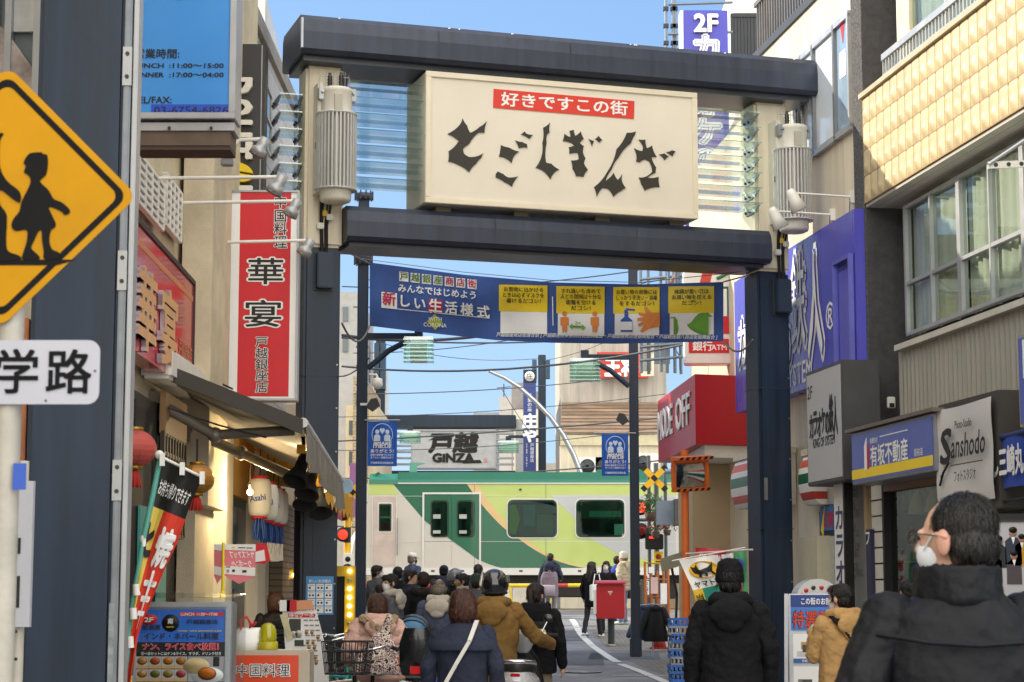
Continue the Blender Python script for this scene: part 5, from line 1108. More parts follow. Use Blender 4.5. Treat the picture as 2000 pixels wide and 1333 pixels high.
# ---------- dark building with the yellow balcony
bD = thing('balcony_building','dark grey building at the right edge with a yellow embossed balcony','building',RF.O,RA)
xf = rx(1705); xe = xf+16
mb = MB(); mb.box(xf-.42,xf,-.0,9,-.2,14,DARKW); mb.box(xf-.42,xf-.0,-.012,-.0,-.2,14,PEB); mb.build('end_wall', bD)
mb = MB(); mb.box(xf,xe,.52,9,-.2,14,DARKW); mb.build('wall', bD)
zb_,zt_ = rz(1705,390), rz(1705,181); YP = mat('yellow_panel','#cdb88e',.42,0,.2,2.5)
mb = MB(); mb.box(xf+.0,xe,-.02,.5,zb_,zt_,YP)
nr = 4; th = (zt_-zb_)/nr; tw = th*.78; q = 8
def relief(u, v):               # a soft fan-shaped boss rising to a point low in each tile
    e = max(0, min(1, min(u, 1-u, v, 1-v)/.06)); d = abs(u-.5)*2; w_ = .25+.75*v
    arch = max(0, 1-abs(sqrt((u-.5)**2*3.2+(v-.05)**2)-.33)/.16)
    return -.02-e*(.010+.024*max(0, 1-d/w_)*(1-v)**.7*min(1, v/.3)+.020*arch)
for r in range(nr):
    for k in range(int((xe-xf)/tw*.55)):
        X = xf+.02+k*tw; Z = zb_+r*th
        mb.add([(X+tw*i/q, relief(i/q,j/q), Z+th*j/q) for i in range(q+1) for j in range(q+1)],[(i*(q+1)+j,(i+1)*(q+1)+j,(i+1)*(q+1)+j+1,i*(q+1)+j+1) for i in range(q) for j in range(q)],YP,True)
        mb.box(X-.006,X+.006,-.024,-.0195,Z,Z+th,mat('panel_joint','#a08455',.6)) if r >= 0 else None
    mb.box(xf,xf+9,-.0245,-.0195,zb_+r*th-.007,zb_+r*th+.007,mat('panel_joint','#a08455'))
mb.build('balcony_panel', bD)
mb = MB(); mb.box(xf,xe,-.07,.52,zt_,zt_+.06,mat('coping','#b9ac90',.6)); mb.box(xf,xe,0,.52,zb_-.05,zb_-.003,addpattern(mat('soffit_board','#e4e0d4',.6),'brick','#b5b0a5',(40,.12),.006)); mb.build('balcony_slab', bD)
mb = MB(); x0 = rx(1745,.05); zr_ = rz(1745,93,.05)
mb.box(x0,xe,.03,.1,zr_-.06,zr_+.02,ALU); mb.box(x0,xe,.04,.09,zt_+.12,zt_+.16,ALU)
for k in range(90): X = x0+k*.11; mb.box(X-.012,X+.012,.05,.075,zt_+.06,zr_-.05,ALU)
mb.build('railing', bD)
# upstairs doors and windows
CUR = mat('pale_curtain','#d9d5c8',.8,0,.12,3); WG2 = glass('window_pane','#e8eeea',.04,.02,1.25)
def rwindow(par, x0, x1, z0, z1, y, nx, frm, back=None, cur=True, tr=None):
    w = MB(); t_ = .035
    for k in range(nx+1): X = x0+(x1-x0)*k/nx; w.box(X-t_/2*(1.6 if k in (0,nx) else 1),X+t_/2*(1.6 if k in (0,nx) else 1),y-.055,y+.03,z0,z1,frm)
    for Z in [z0,z1]+([tr] if tr else []): w.box(x0-.03,x1+.03,y-.05,y+.03,Z-.022,Z+.022,frm)
    o = w.build('window', par)
    g = MB(); g.box(x0,x1,y-.012,y-.008,z0,z1,WG2); g.build('pane', o)
    if cur:
        c = MB(); n = int((x1-x0)/.05); vs = []
        for i in range(n+1): X = x0+(x1-x0)*i/n; yy = y+.07+.03*sin(i*1.7)+.02*sin(i*.53); vs += [(X,yy,z0),(X,yy,z1)]
        c.add(vs,[(2*i,2*i+2,2*i+3,2*i+1) for i in range(n)],CUR,True); c.build('curtain', o)
    b = MB(); b.box(x0-.02,x1+.02,y+.18,y+.2,z0-.02,z1+.02,back or mat('room_dark','#3d3f3c',.8)); b.build('room_back', o); return o
x0 = rx(1783,.3)
zt2,zb2 = rz(1783,398,.3), rz(1783,650,.3); ztr = rz(1783,550,.3)
for k in range(4): rwindow(bD, x0+k*1.85, x0+k*1.85+1.8, zb2, zt2, .33, 2, ALU, tr=ztr)
rwindow(bD, rx(1803,.3), rx(1803,.3)+5, zt_+.0, zt_+2.6, .33, 4, mat('cream_frame','#cfc5ab',.5), tr=zt_+2.0)
mb = MB(); mb.box(rx(1775,.3),rx(1800,.3),.3,.5,zt_,zt_+3,mat('cream_door','#ddd2b4',.6)); mb.build('door', bD)
zl0 = rz(1757,684,.1); mb = MB(); mb.box(rx(1757,.1),xe,.08,.5,zl0,zl0+.07,mat('pale_ledge','#c9c4b6',.6,0,.15)); mb.build('ledge', bD)
COR = mat('corrugated_sheet','#9c9a90',.5,.2,.14,2,streak=True); x0 = rx(1759,.14); zc = rz(1759,835,.14); mb = MB(); vs = []; n = 260
for k in range(n+1): X = x0+k*.035; yy = .16+(.035 if (k//2)%2 else 0); vs += [(X,yy,zc-1),(X,yy,zl0)]
mb.add(vs,[(2*i,2*i+2,2*i+3,2*i+1) for i in range(n)],COR); mb.box(x0,x0+n*.035,.2,.5,zc-1,zl0-.01,DARKW); mb.build('corrugated_screen', bD)
mb = MB(); p = at(1739,787,24.45)-RF.O; bx = p.dot(RF.ex); by_ = p.dot(RF.ey); mb.box(bx,bx+.05,by_-.05,by_+.05,p.z-.07,p.z+.07,WHITE,.01); mb.box(bx+.045,bx+.06,by_-.03,by_+.03,p.z-.06,p.z-.01,BLACK); mb.build('outlet_box', bD)
dp = at(1930,322,19.5); t = thing('laundry_arm','white laundry-pole bracket reaching out at the right edge under the balcony','bracket',dp); mb = MB(); e = at(2030,318,19.5)-dp; mb.slab((0,0,-.04),e+Vector((0,0,-.04)),e+Vector((0,0,.03)),(0,0,.03),.02,WHITE)
for k in range(4): q = e*(.15+.25*k); mb.cyl(q+Vector((0,-.004,-.005)),q+Vector((0,.03,-.005)),.022,DGREY,12)
mb.tube([(0,-.01,0),at(2030,255,19.5)-dp],.018,ALU,8); mb.build('arm', t)
# ---------- cream building with the big blue billboard
bE = thing('cream_building','sunlit cream panelled building behind the right gate post','building',RF.O,RA)
xr = xf-.44; xl = rx(1490); ztE = rz(1500,88)
mb = MB(); mb.box(xl-.3,xr,.06,9,-.2,ztE,CRP); mb.build('wall', bE)
mb = MB(); mb.box(xl-.3,xr,.02,.3,ztE,ztE+.12,DGREY); zz = ztE+.12
for k in range(44): X = xl-.2+k*.14; mb.box(X,X+.03,.08,.11,zz,zz+.75,mat('roof_rail','#6d6a66',.5,.3))
mb.box(xl-.3,xr,.06,.13,zz+.75,zz+.82,mat('roof_rail','#6d6a66')); mb.build('roof_railing', bE)
z0,z1 = rz(1580,308),rz(1580,98); WF = mat('white_film','#dfe6ea',.12,0,.05,1)
xs = [rx(1566),rx(1580),rx(1604),rx(1647),rx(1677)]
for k in range(4):
    w = MB(); 
    for X in (xs[k],xs[k+1]): w.box(X-.03,X+.03,-.02,.1,z0,z1,ALU)
    for Z in (z0,z1): w.box(xs[k]-.03,xs[k+1]+.03,-.015,.1,Z-.04,Z+.04,ALU)
    o = w.build('window', bE); g = MB(); g.box(xs[k]+.02,xs[k+1]-.02,.03,.045,z0,z1,WF if k < 3 else mat('blue_grey_glass','#8fa6bb',.06)); g.build('pane', o)
    if k == 3: s_ = MB(); X=(xs[3]+xs[4])/2; s_.ext([(X-.12,z0+1.5),(X+.1,z0+1.5),(X,z0+1.2)],.024,.029,RED); s_.box(X-.15,X+.1,.024,.029,z0+.75,z0+1.1,PAPER); s_.build('sticker', o)
# billboard
BB = mat('billboard_violet','#5553c0',.28,0,.12,.8,streak=True)
t = thing('billboard','large violet-blue karaoke billboard with white brush lettering behind the right gate post','billboard',RF.O,RA)
xa,xb = rx(1443,-.12), rx(1684,-.12); zT,zB = rz(1684,400,-.12), rz(1552,768,-.12)
mb = MB(); mb.box(xa,xb,-.14,.05,zB,zT,BB)
for k in range(8): X = xa+(xb-xa)*k/8; mb.box(X-.003,X+.003,-.1425,-.1405,zB,zT,mat('billboard_joint','#6a6cc8',.3))
mb.build('panel', t)
mb = MB(); X1 = rx(1619,-.16); X0 = X1-4.6; zc0 = rz(1590,612,-.16)
for ch,xx,zz,h in (('カ',0,.1,.85),('ラ',.6,.0,.85),('オ',1.2,.1,.9),('ケ',1.8,.0,.95),('の',2.45,-.2,.75),('鉄',3.05,.12,1.35),('人',3.85,-.1,1.5)):
    mb.text(ch, X0+xx+.3, zc0+zz-.35, h, PAPER, -.146, 'c', .11, .8 if h > 1 else .6); mb.text(ch, X0+xx+.3, zc0+zz-.35, h, BB, -.156, 'c', .045, .72 if h > 1 else .52); mb.text(ch, X0+xx+.3, zc0+zz-.35, h, PAPER, -.166, 'c', .012, .68 if h > 1 else .48)
mb.text('®',rx(1627,-.16),rz(1627,640,-.16),.5,PAPER,-.146,'c',.01); mb.text('KING OF SYSTEM',rx(1589,-.16),rz(1575,732,-.16)-.08,.42,PAPER,-.146,'r',.02,3.0); mb.build('lettering', t)
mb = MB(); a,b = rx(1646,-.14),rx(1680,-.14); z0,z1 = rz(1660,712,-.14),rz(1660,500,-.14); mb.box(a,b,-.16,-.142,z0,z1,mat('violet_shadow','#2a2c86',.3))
for q in ((a,a+.05,z0,z1),(b-.05,b,z0,z1),(a+.05,b-.05,z1-.05,z1)): mb.box(q[0],q[1],-.22,-.161,q[2],q[3],mat('billboard_joint','#6a6cc8'))
mb.box(a+.12,b-.08,-.17,-.161,z0,z1-.16,BB); mb.build('recessed_window', t)
for k,(pw,pl,lab) in enumerate((((1660,385),(1607,408),'nearest arm spotlight over the violet billboard'),((1621,420),(1570,446),'farther arm spotlight over the violet billboard, beside the transformer'))):
    X,Z = RF.loc(pw[0],pw[1],.0); t = thing('arm_spotlight', lab, 'lamp', RF.world(X,0,Z), RA, 'spotlights over the billboard'); mb = MB(); mb.tube([(0,.06,0),(0,-.75,.03)],.014,WHITE,6); mb.box(-.04,.04,.0,.06,-.08,.08,WHITE); mb.build('arm', t)
    mb = MB(Matrix.Translation((0,-.78,.02)) @ Vector((0,.45,-.9)).to_track_quat('Z','Y').to_matrix().to_4x4()); mb.lathe([(.04,-.06),(.07,0),(.075,.1),(.12,.24),(.11,.24)],(0,0,0),PORC,16); mb.lathe([(.1,.23),(.03,.15)],(0,0,0),REFL,16); mb.build('lamp_head', t)
    mb = MB(); mb.tube(catenary((0,.0,0),(0,-.02,-.55),0,4),.006,RUBBER,5); mb.ball((0,-.02,-.5),(.03,.03,.12),RUBBER,8,6); mb.build('cable', t)
# grey projecting karaoke sign
t = thing('grey_sign','grey projecting karaoke light box with dark brush lettering, below the violet billboard','shop sign',RF.O,RA)
a,b = rx(1579,-.5),rx(1650,-.5); zT,zB = rz(1650,700,-.5),rz(1650,938,-.5)
mb = MB(); mb.box(a,b,-.5,-.02,zB,zT,mat('sign_case_dark','#4a4a4b',.5,.2,.15),.012); mb.build('case', t)
mb = MB(); mb.box(a+.05,b-.05,-.508,-.501,zB+.05,zT-.05,mat('grey_face','#b2b2b4',.4,0,.06)); xm = (a+b)/2
for i,(ch) in enumerate('カラオケの鉄人'): mb.text(ch,a+.24+i*(b-a-.4)/6.6,zB+(zT-zB)*.42+.04*(i%2),.36 if i < 5 else .5,INK,-.512,'c',.04,(b-a)/8.5); 
mb.text('KING OF SYSTEM',xm,zB+(zT-zB)*.32,.17,INK,-.512,'c',.01,(b-a)*.6); mb.text('2F',a+.2,zT-.36,.24,INK,-.512,'c'); mb.build('face', t)
# ---------- convenience-store fascia with stripes
SOR = mat('stripe_orange','#e0683a',.4); SGR = mat('stripe_green','#1f6b47',.4); SRD = mat('stripe_red','#c8463a',.4)
def fascia(pxa, pxb, off, label):
    t = thing('striped_fascia',label,'shop sign',RF.O,RA,'striped store fascias')
    a,b = rx(pxa,off),rx(pxb,off); zT,zB = rz(pxb,884,off),rz(pxb,985,off); H_ = zT-zB; mb = MB()
    yy = lambda z: off+.14-.16*math.sqrt(max(0,1-((z-zB)/H_*2-1)**2*.95))
    for u,v,m in ((0,.1,PAPER),(.1,.25,SRD),(.25,.42,PAPER),(.42,.62,SGR),(.62,.74,PAPER),(.74,.9,SOR),(.9,1,PAPER)):
        zs = [zB+H_*(u+(v-u)*i/4) for i in range(5)]
        for p,q in zip(zs,zs[1:]): mb.add([(a,yy(p),p),(b,yy(p),p),(b,yy(q),q),(a,yy(q),q)],[(0,1,2,3)],m,True)
        mb.add([(a,yy(z),z) for z in zs]+[(a,off+.2,zs[-1]),(a,off+.2,zs[0])],[tuple(range(6,-1,-1))],m); mb.add([(b,yy(z),z) for z in zs]+[(b,off+.2,zs[-1]),(b,off+.2,zs[0])],[tuple(range(7))],m)
    mb.box(a+.02,b-.02,off+.2,.05,zB,zT,WHITE); mb.build('fascia', t)
    mb = MB(); mb.box(a-.1,b+.02,off+.05,.05,zT,zT+.08,CREAM); mb.build('eave', t)
fascia(1430,1496,-.4,'rounded striped store fascia showing left of the right gate post'); fascia(1563,1588,-.3,'short striped store fascia between the right gate post and the grey sign')
# ---------- shop fronts under the cream and dark buildings
t = thing('shop_row','row of narrow shop fronts with posters and vertical signs right of the gate post','shopfront',RF.O,RA)
def rb(name, px0, px1, py0, py1, y0, y1, m, pyref=None, par=None):
    pm = px0 if pyref is None else pyref; mb = MB(); mb.box(rx(px0,y0),rx(px1,y0),y0,y1,rz(pm,py1,y0) if py1 else -.1,rz(pm,py0,y0),m); return mb.build(name, par or t)
rb('cream_pier',1560,1600,968,None,-.05,.06,CREAM); rb('door',1600,1629,1000,None,-.06,.06,DGREY); rb('door_panel',1601,1627,1050,None,-.075,-.061,mat('pale_door','#c3c9c6',.3))
o = rb('poster',1602,1627,990,1038,-.09,-.062,mat('poster_sky','#3a78c4',.5,0,.2,5)); mb = MB(); X=rx(1615,-.1); Z=rz(1615,1012,-.1); mb.text('北海道',X+.1,Z-.1,.22,RED,-.094,'c',.03); mb.ext([(X-.3,Z-.15),(X-.1,Z+.2),(X-.2,Z-.25)],-.096,-.091,YEL); mb.build('lettering', o)
o = rb('utility_box',1560,1594,1050,1160,-.25,-.05,mat('beige_box','#cfc7ae',.5,0,.1))
o = rb('vertical_sign',1629,1648,938,None,-.3,-.24,PAPER); mb = MB(); mb.text('カラオケの鉄人',rx(1639,-.3),rz(1639,985,-.3),.34,mat('violet_ink','#4a4470',.5),-.304,'c',.03,vert=True,sx=1.1); mb.box(rx(1648,-.3),rx(1651,-.3),-.31,-.2,0,rz(1648,938,-.3),BLACK); mb.build('lettering', o)
o = rb('music_wall',1653,1690,930,None,-.02,.06,mat('grey_wall_print','#b5b2ac',.6,0,.12,3)); mb = MB(); X = rx(1671,-.02)
for k,w_ in enumerate(('PUNK','DISCO','R&B','ROLL','R&B','BLUES','JAZZ','R&B','SOUL','ROCK','HIP HOP','REC','POP','ROCK','TECHNO','JUMP')): mb.text(w_,X-.1+.1*(k%3-1),rz(1671,945+k*13,-.02),.13,mat('wall_text','#7c7a7e',.6),-.024,'c',.0)
mb.build('lettering', o)
rb('wood_strip',1687,1692,945,1040,-.1,-.02,mat('pale_wood','#cdb48e',.6)); o = rb('navy_sign',1690,1699,1035,None,-.2,-.06,mat('navy_sign','#2b2a4a',.5)); mb = MB(); mb.text('フ',rx(1694,-.2),rz(1694,1055,-.2)-.05,.2,PAPER,-.204,'c',.03); mb.build('lettering', o)
SHT = mat('white_tile_strip','#d8d4c8',.5,0,.1,3)
mb = MB(); xa_,xb_ = rx(1702,-.15),rx(1733,-.15); zt3 = rz(1702,950,-.15)
for k in range(16): mb.box(xa_,xb_,-.15-.03*(k%1),-.02,zt3-.19*(k+1)+.022,zt3-.19*k,SHT)
mb.box(xa_,xb_,-.13,-.01,-.1,zt3,BLACK); mb.build('tile_strip', t)
mb = MB(); xw = rx(1742,-.1); mb.box(xw-.07,xw,-.2,-.05,-.1,zt3+.1,BLACK); mb.box(xw,xw+5,-.2,-.05,zt3-.1,zt3+.25,mat('brown_header','#7a5638',.5,0,.2,3)); mb.build('window_frame', t)
mb = MB(); mb.box(xw,xw+5,.3,.34,-.1,zt3,mat('shop_back','#6d5f45',.7,0,.5,2)); mb.build('shop_back', t)
mb = MB(); rs = random.Random(9)
for k in range(46):
    X = xw+.05+rs.random()*2.6; Z = rs.choice([.55,.85,1.15,1.5,1.9]); hh = .08+.14*rs.random(); mb.box(X,X+.1+.12*rs.random(),.0+rs.random()*.15,.28,Z,Z+hh,rs.choice([mat('goods_pink','#d9588a'),mat('goods_red','#d0342c'),mat('goods_cream','#dcd2b8'),mat('goods_yellow','#d1a728'),mat('goods_grey','#8d8a84'),PAPER]))
for Z in (.53,.83,1.13,1.48,1.88): mb.box(xw,xw+3,.0,.29,Z-.02,Z,mat('shelf_wood','#8b7350'))
mb.build('goods', t)
for k in range(3):
    mb = MB(); X = xw+.3+.55*k; mb.lathe([(.03,0),(.05,-.05),(.11,-.25),(.1,-.25)],(X,.1,zt3-.12),mat('lampshade_cream','#d8c9a0',.6),14); mb.build('pendant_lamp', t)
g = MB(); g.box(xw,xw+5,-.12,-.115,-.1,zt3-.1,WG2); g.build('shop_window', t)
# ---------- estate agent's sign, photo studio cloth, blue cloth, blue edge sign
t = thing('estate_sign','blue shop sign with white characters and a yellow stripe, nearest the tiled strip','shop sign',RF.O,RA)
a,b = rx(1666,-.55),rx(1828,-.55); zT,zB = rz(1666,847,-.55),rz(1666,948,-.55); H_=zT-zB
mb = MB(); mb.box(a,b,-.55,.0,zB,zT,mat('sign_case_grey','#8a8b90',.4,.3),.01); mb.box(a-.1,b+.1,-.6,.05,zT+.01,zT+.05,mat('sign_hood','#6e665c',.6)); mb.build('case', t)
mb = MB(); mb.box(a+.03,b-.03,-.558,-.551,zB+.03,zT-.03,mat('estate_blue','#4a5cae',.35,0,.05)); mb.box(a+.03,b-.03,-.562,-.557,zB+.06,zB+.17,YEL); L_ = b-a
mb.text('有坂不動産',a+L_*.26,zB+H_*.32,H_*.42,PAPER,-.564,'l',.025,L_*.46); mb.text('有限会社',a+L_*.26,zB+H_*.72,H_*.12,PAPER,-.564,'l',.01,L_*.1); mb.text('駅前店',a+L_*.84,zB+H_*.32,H_*.15,PAPER,-.564,'c',.0); mb.box(a+L_*.38,a+L_*.72,-.562,-.558,zB+H_*.8,zB+H_*.82,PAPER)
mb.ext([(a+L_*.18,zB+H_*.25),(a+L_*.18,zB+H_*.7),(a+L_*.21,zB+H_*.85),(a+L_*.21,zB+H_*.25)],-.563,-.557,PAPER); mb.ext([(a+L_*.215,zB+H_*.25),(a+L_*.215,zB+H_*.7),(a+L_*.235,zB+H_*.75),(a+L_*.245,zB+H_*.6),(a+L_*.245,zB+H_*.25)],-.563,-.557,mat('crimson_print','#b8284c')); mb.build('face', t)
t = thing('studio_banner','white photo studio cloth with black script lettering beside the blue shop sign','banner',RF.O,RA)
a,b = rx(1830,-.5),rx(1948,-.5); zT,zB = rz(1830,802,-.5),rz(1830,988,-.5)
mb = MB(); mb.box(a,b,-.46,-.1,zB-.1,zT+.06,mat('dark_box','#4a4742',.7,.1,.2),.01); mb.build('sign_box', t)
mb = MB(); n=12; vs=[]
for i in range(n+1):
    for j in range(n+1): u,v=i/n,j/n; vs.append((a+.05+(b-a-.1)*u,-.50-.01*sin(u*6+v*3)-.008*sin(v*9),zB+(zT-zB)*v-.015*sin(pi*u)*v))
mb.add(vs,[(i*(n+1)+j,(i+1)*(n+1)+j,(i+1)*(n+1)+j+1,i*(n+1)+j+1) for i in range(n) for j in range(n)],mat('white_cloth','#cfcdc8',.8,0,.06,2),True); cl = mb.build('cloth', t)
L_=b-a; H_=zT-zB; mb = MB(); mb.text('S',a+L_*.24,zB+H_*.42,H_*.5,BLACK,-.545,'c',.03,L_*.2,slant=.2); mb.text('anshodo',a+L_*.34,zB+H_*.46,H_*.34,BLACK,-.545,'l',.015,L_*.56,slant=.18); mb.text('Photo-Studio',a+L_*.42,zB+H_*.75,H_*.12,BLACK,-.545,'l',.01,L_*.28); mb.box(a+L_*.34,a+L_*.86,-.545,-.541,zB+H_*.38,zB+H_*.39,BLACK); mb.text('フォトスタジオ',a+L_*.38,zB+H_*.22,H_*.13,BLACK,-.545,'l',.01,L_*.36)
mb.tube([(a+L_*.3,-.545,zB+H_*.42),(a+L_*.2,-.545,zB+H_*.32),(a+L_*.14,-.545,zB+H_*.2),(a+L_*.17,-.545,zB+H_*.3)],.012,BLACK,6); mb.build('lettering', cl)
t = thing('blue_cloth_sign','blue cloth sign with white characters overlapping the white photo studio cloth','banner'); _q = at(1921,900,20); F2 = Fr((_q.x,20,0),-1.508)
a,zT = F2.loc(1921,868); b = a+2.2; zB = F2.loc(1921,962)[1]; t.location = F2.O; t.rotation_euler.z = F2.a
mb = MB(); n=10; vs=[]
for i in range(n+1):
    for j in (0,1): vs.append((a+(b-a)*i/n,.03*sin(i*1.1),(zB,zT)[j]))
mb.add(vs,[(2*i,2*i+2,2*i+3,2*i+1) for i in range(n)],mat('cloth_blue','#2b49a6',.8,0,.08),True); cl = mb.build('cloth', t); mb = MB(); mb.text('すし三崎丸',a+.12,zB+.14,.3,PAPER,-.045,'l',.04,1.25); mb.build('lettering', cl)
mb = MB(); mb.tube([(a-.05,0,zT+.02),(b,0,zT+.02)],.03,mat('cloth_blue_dark','#232f66'),8); 
sc_ = [(a-.1+.3*k,.0,zB-.1) for k in range(3)]
mb.tube([(a-.3,0,zB-.12),(b,0,zB-.12)],.014,BLACK,6)
for k in (0,1):
    cx_ = a-.05+.16*k; mb.tube([(cx_+.06*(1-i/14)*cos(i*.55+k*pi),0,zB-.05+.06*(1-i/14)*sin(i*.55)) for i in range(13)],.008,BLACK,5)
mb.build('rod', t)
t = thing('edge_sign','blue projecting sign cut by the right edge of the photo','shop sign',RF.O,RA); a,zT = RF.loc(1986,655,-.7); zB = RF.loc(1986,838,-.7)[1]
mb = MB(); mb.box(a,a+1.6,-.7,-.1,zB,zT,mat('sign_case_tan','#a09a8e',.5),.01); mb.box(a+.04,a+1.56,-.708,-.7,zB+.04,zT-.04,mat('estate_blue','#4a5cae')); mb.text('IC',a+.12,zB+.45,.5,PAPER,-.714,'l',.02); mb.build('panel', t)
# ---------- red corner shop box
t = thing('red_shop_box','red corner shop sign box with raised white letters beyond the right gate post','shop sign')
N_,Fp,Rp = at(1358,800,31.5), at(1285,800,36.0), at(1500,800,31.9); zT,zB = at(1358,731,31.5).z, at(1358,868,31.5).z
RB = mat('box_red','#b81628',.4,0,.06,1); mb = MB(); pts = [(N_.x,N_.y),(Rp.x,Rp.y),(Rp.x,36.4),(Fp.x,Fp.y)]; mb.ext(pts,zB,zT,RB,'xy'); mb.build('box', t)
mf = Fr((Fp.x,Fp.y,0),atan2(N_.y-Fp.y,N_.x-Fp.x)); Lm = sqrt((N_.x-Fp.x)**2+(N_.y-Fp.y)**2)
mb = MB(); mb.text('MODE',Lm*.02,zB+.38,.74,PAPER,-.03,'l',.018,Lm*.42,depth=.02); mb.build('raised_letters', t, mf.O, mf.a); mb = MB(); mb.text('OFF',Lm*.53,zB+.38,.74,PAPER,-.03,'l',.018,Lm*.36,depth=.02); o = mb.build('raised_letters', t, mf.O, mf.a)
mb = MB(); mb.ext([(p[0]+.15,p[1]+.1) for p in pts[:2]]+[(Rp.x+.1,36.3),(Fp.x+.25,Fp.y)],zB-.2,zB-.003,WHITE,'xy'); mb.build('soffit', t)
bF = thing('corner_shop_building','beige corner building under and behind the red shop box','building'); mb = MB(); mb.ext([(3.75,31.9),(8.5,31.9),(8.5,36.5),(3.3,36.5)],-.1,9.2,mat('beige_facade','#d8cbb0',.7,0,.12,1),'xy'); mb.build('wall', bF)
mb = MB(); q = [at(1450,1030,31.7),at(1330,1030,33.5)]; mb.box(3.0,4.4,33.2,36,gz(33),zB-.21,mat('shop_wall_tan','#c2ab88',.7,0,.12,1)); mb.build('ground_floor', bF)
for k in range(3): mb = MB(); mb.box(3.74+k*.0-.02,3.78,32.2+k*1.4,33.1+k*1.4,6.2,7.6,WGL); mb.build('window', bF)
# bank ATM sign, camera-facing
fb2 = Fr((at(1382,620,33).x,33.0,0),.02); t = thing('bank_sign','white projecting convenience store sign with a red bank panel above the red box','shop sign',fb2.O,fb2.a)
x0,x1,z0,z1 = fb2.rect((1336,528),(1430,712)); mb = MB(); mb.box(x0,x1,0,.3,z0,z1,mat('sign_white','#e8e8e4',.35,0,.05),.02); mb.build('case', t)
mb = MB(); U = 33.2/F
def bp(px,py): return fb2.loc(px,py)
(a,c),(b,d) = bp(1345,662),bp(1424,690); mb.box(a,b,-.008,-.001,d,c,RED); mb.text('銀行',a+.06,d+.05,20*U,PAPER,-.012,'l',.03); mb.text('ATM',b-.04,d+.05,15*U,PAPER,-.012,'r',.02)
(a,c),(b,d) = bp(1345,560),bp(1424,652); mb.box(a,b,-.006,-.001,d,c,mat('stripe_green','#1f6b47')); mb.box(a+.03,b-.03,-.009,-.005,d+.04,c-.04,PAPER); (a,c),(b,d) = bp(1395,618),bp(1424,652); mb.box(a,b,-.012,-.008,d,c,RED)
mb.ext(fb2.xy((1372,532),(1392,532),(1386,556),(1366,556)),-.008,-.001,mat('stripe_red','#c8463a')); mb.tube([(*fb2.loc(1400,545)[:1],-.004,fb2.loc(1400,545)[1]),(fb2.loc(1410,540)[0],-.004,fb2.loc(1410,540)[1]),(fb2.loc(1424,532)[0],-.004,fb2.loc(1424,532)[1])],.03,mat('stripe_green','#1f6b47'),6); mb.build('face', t)
# tall violet 2F sign
f2 = Fr((at(1382,200,37).x,37.0,0),.02); t = thing('tall_karaoke_sign','tall violet projecting sign with 2F and white characters, behind the top beam','shop sign',f2.O,f2.a); U = 37.5/F
x0,x1,z0,z1 = f2.rect((1335,20),(1427,446)); VI = mat('sign_violet','#4b4cb6',.35,0,.05,.7); mb = MB(); mb.box(x0,x1,0,.35,z0,z1,VI,.01); mb.box(x0-.06,x0-.002,.02,.33,z0,z1,PAPER); mb.build('case', t)
mb = MB(); xm = (x0+x1)/2; mb.text('2F',xm,f2.loc(1382,63)[1],50*U,PAPER,-.06,'c',.04,depth=.05)
for k,ch in enumerate('カラオケの鉄人'): z = f2.loc(1382,62+k*54)[1]; otext(mb,ch,xm,z-.55,60*U,-.02,m1=VI,m2=PAPER,b1=.03,b2=.09); mb.text(ch,xm,z-.55,60*U,PAPER,-.03,'c',.0)
mb.build('lettering', t)
# ---------- street mirror on an orange pole
MO = mat('mirror_orange','#e8742c',.45,0,.12,4); p = at(1337,900,29.5); t = thing('street_mirror','orange pole with a square traffic mirror in an orange frame','mirror',(p.x,29.5,gz(29.5))); zo = gz(29.5)
mb = MB(); mb.cyl((0,0,0),(0,0,at(1337,880,29.5).z-zo),.058,MO,16); mb.build('pole', t)
mm = Fr((p.x+.06,29.35,0),.35); x0,x1,z0,z1 = mm.rect((1313,897),(1384,961)); mb = MB(Matrix.Translation((.06,-.15,-zo)) @ Matrix.Rotation(.35,4,'Z') @ Matrix.Translation(((x0+x1)/2,0,(z0+z1)/2)) @ Matrix.Rotation(-.07,4,'Y') @ Matrix.Rotation(.12,4,'X')); w_,h_ = (x1-x0)/2,(z1-z0)/2
for q in ((-w_,w_,h_-.05,h_),(-w_,w_,-h_,-h_+.05),(-w_,-w_+.05,-h_+.05,h_-.05),(w_-.05,w_,-h_+.05,h_-.05)): mb.box(q[0],q[1],-.03,.06,q[2],q[3],MO,.008)
mb.box(-w_,w_,-.16,.06,h_+.001,h_+.05,MO)
for k in range(6): X=-w_+.04+k*2*w_/6; mb.ext([(X,h_+.005),(X+.05,h_+.005),(X+.08,h_+.045),(X+.03,h_+.045)],-.165,-.161,BLACK); mb.ext([(X,-h_+.005),(X+.05,-h_+.005),(X+.08,-h_+.045),(X+.03,-h_+.045)],-.036,-.031,BLACK)
mb.build('frame', t)
mb2 = MB(mb.M.copy()); n=8; vs=[]
for i in range(n+1):
    for j in range(n+1): u,v=i/n*2-1,j/n*2-1; vs.append((u*(w_-.045),-.035+.03*(u*u+v*v),v*(h_-.045)))
mb2.add(vs,[(i*(n+1)+j,(i+1)*(n+1)+j,(i+1)*(n+1)+j+1,i*(n+1)+j+1) for i in range(n) for j in range(n)],mat('mirror_glass','#d5d8d6',.02,1,.02),True); mb2.build('mirror', t)
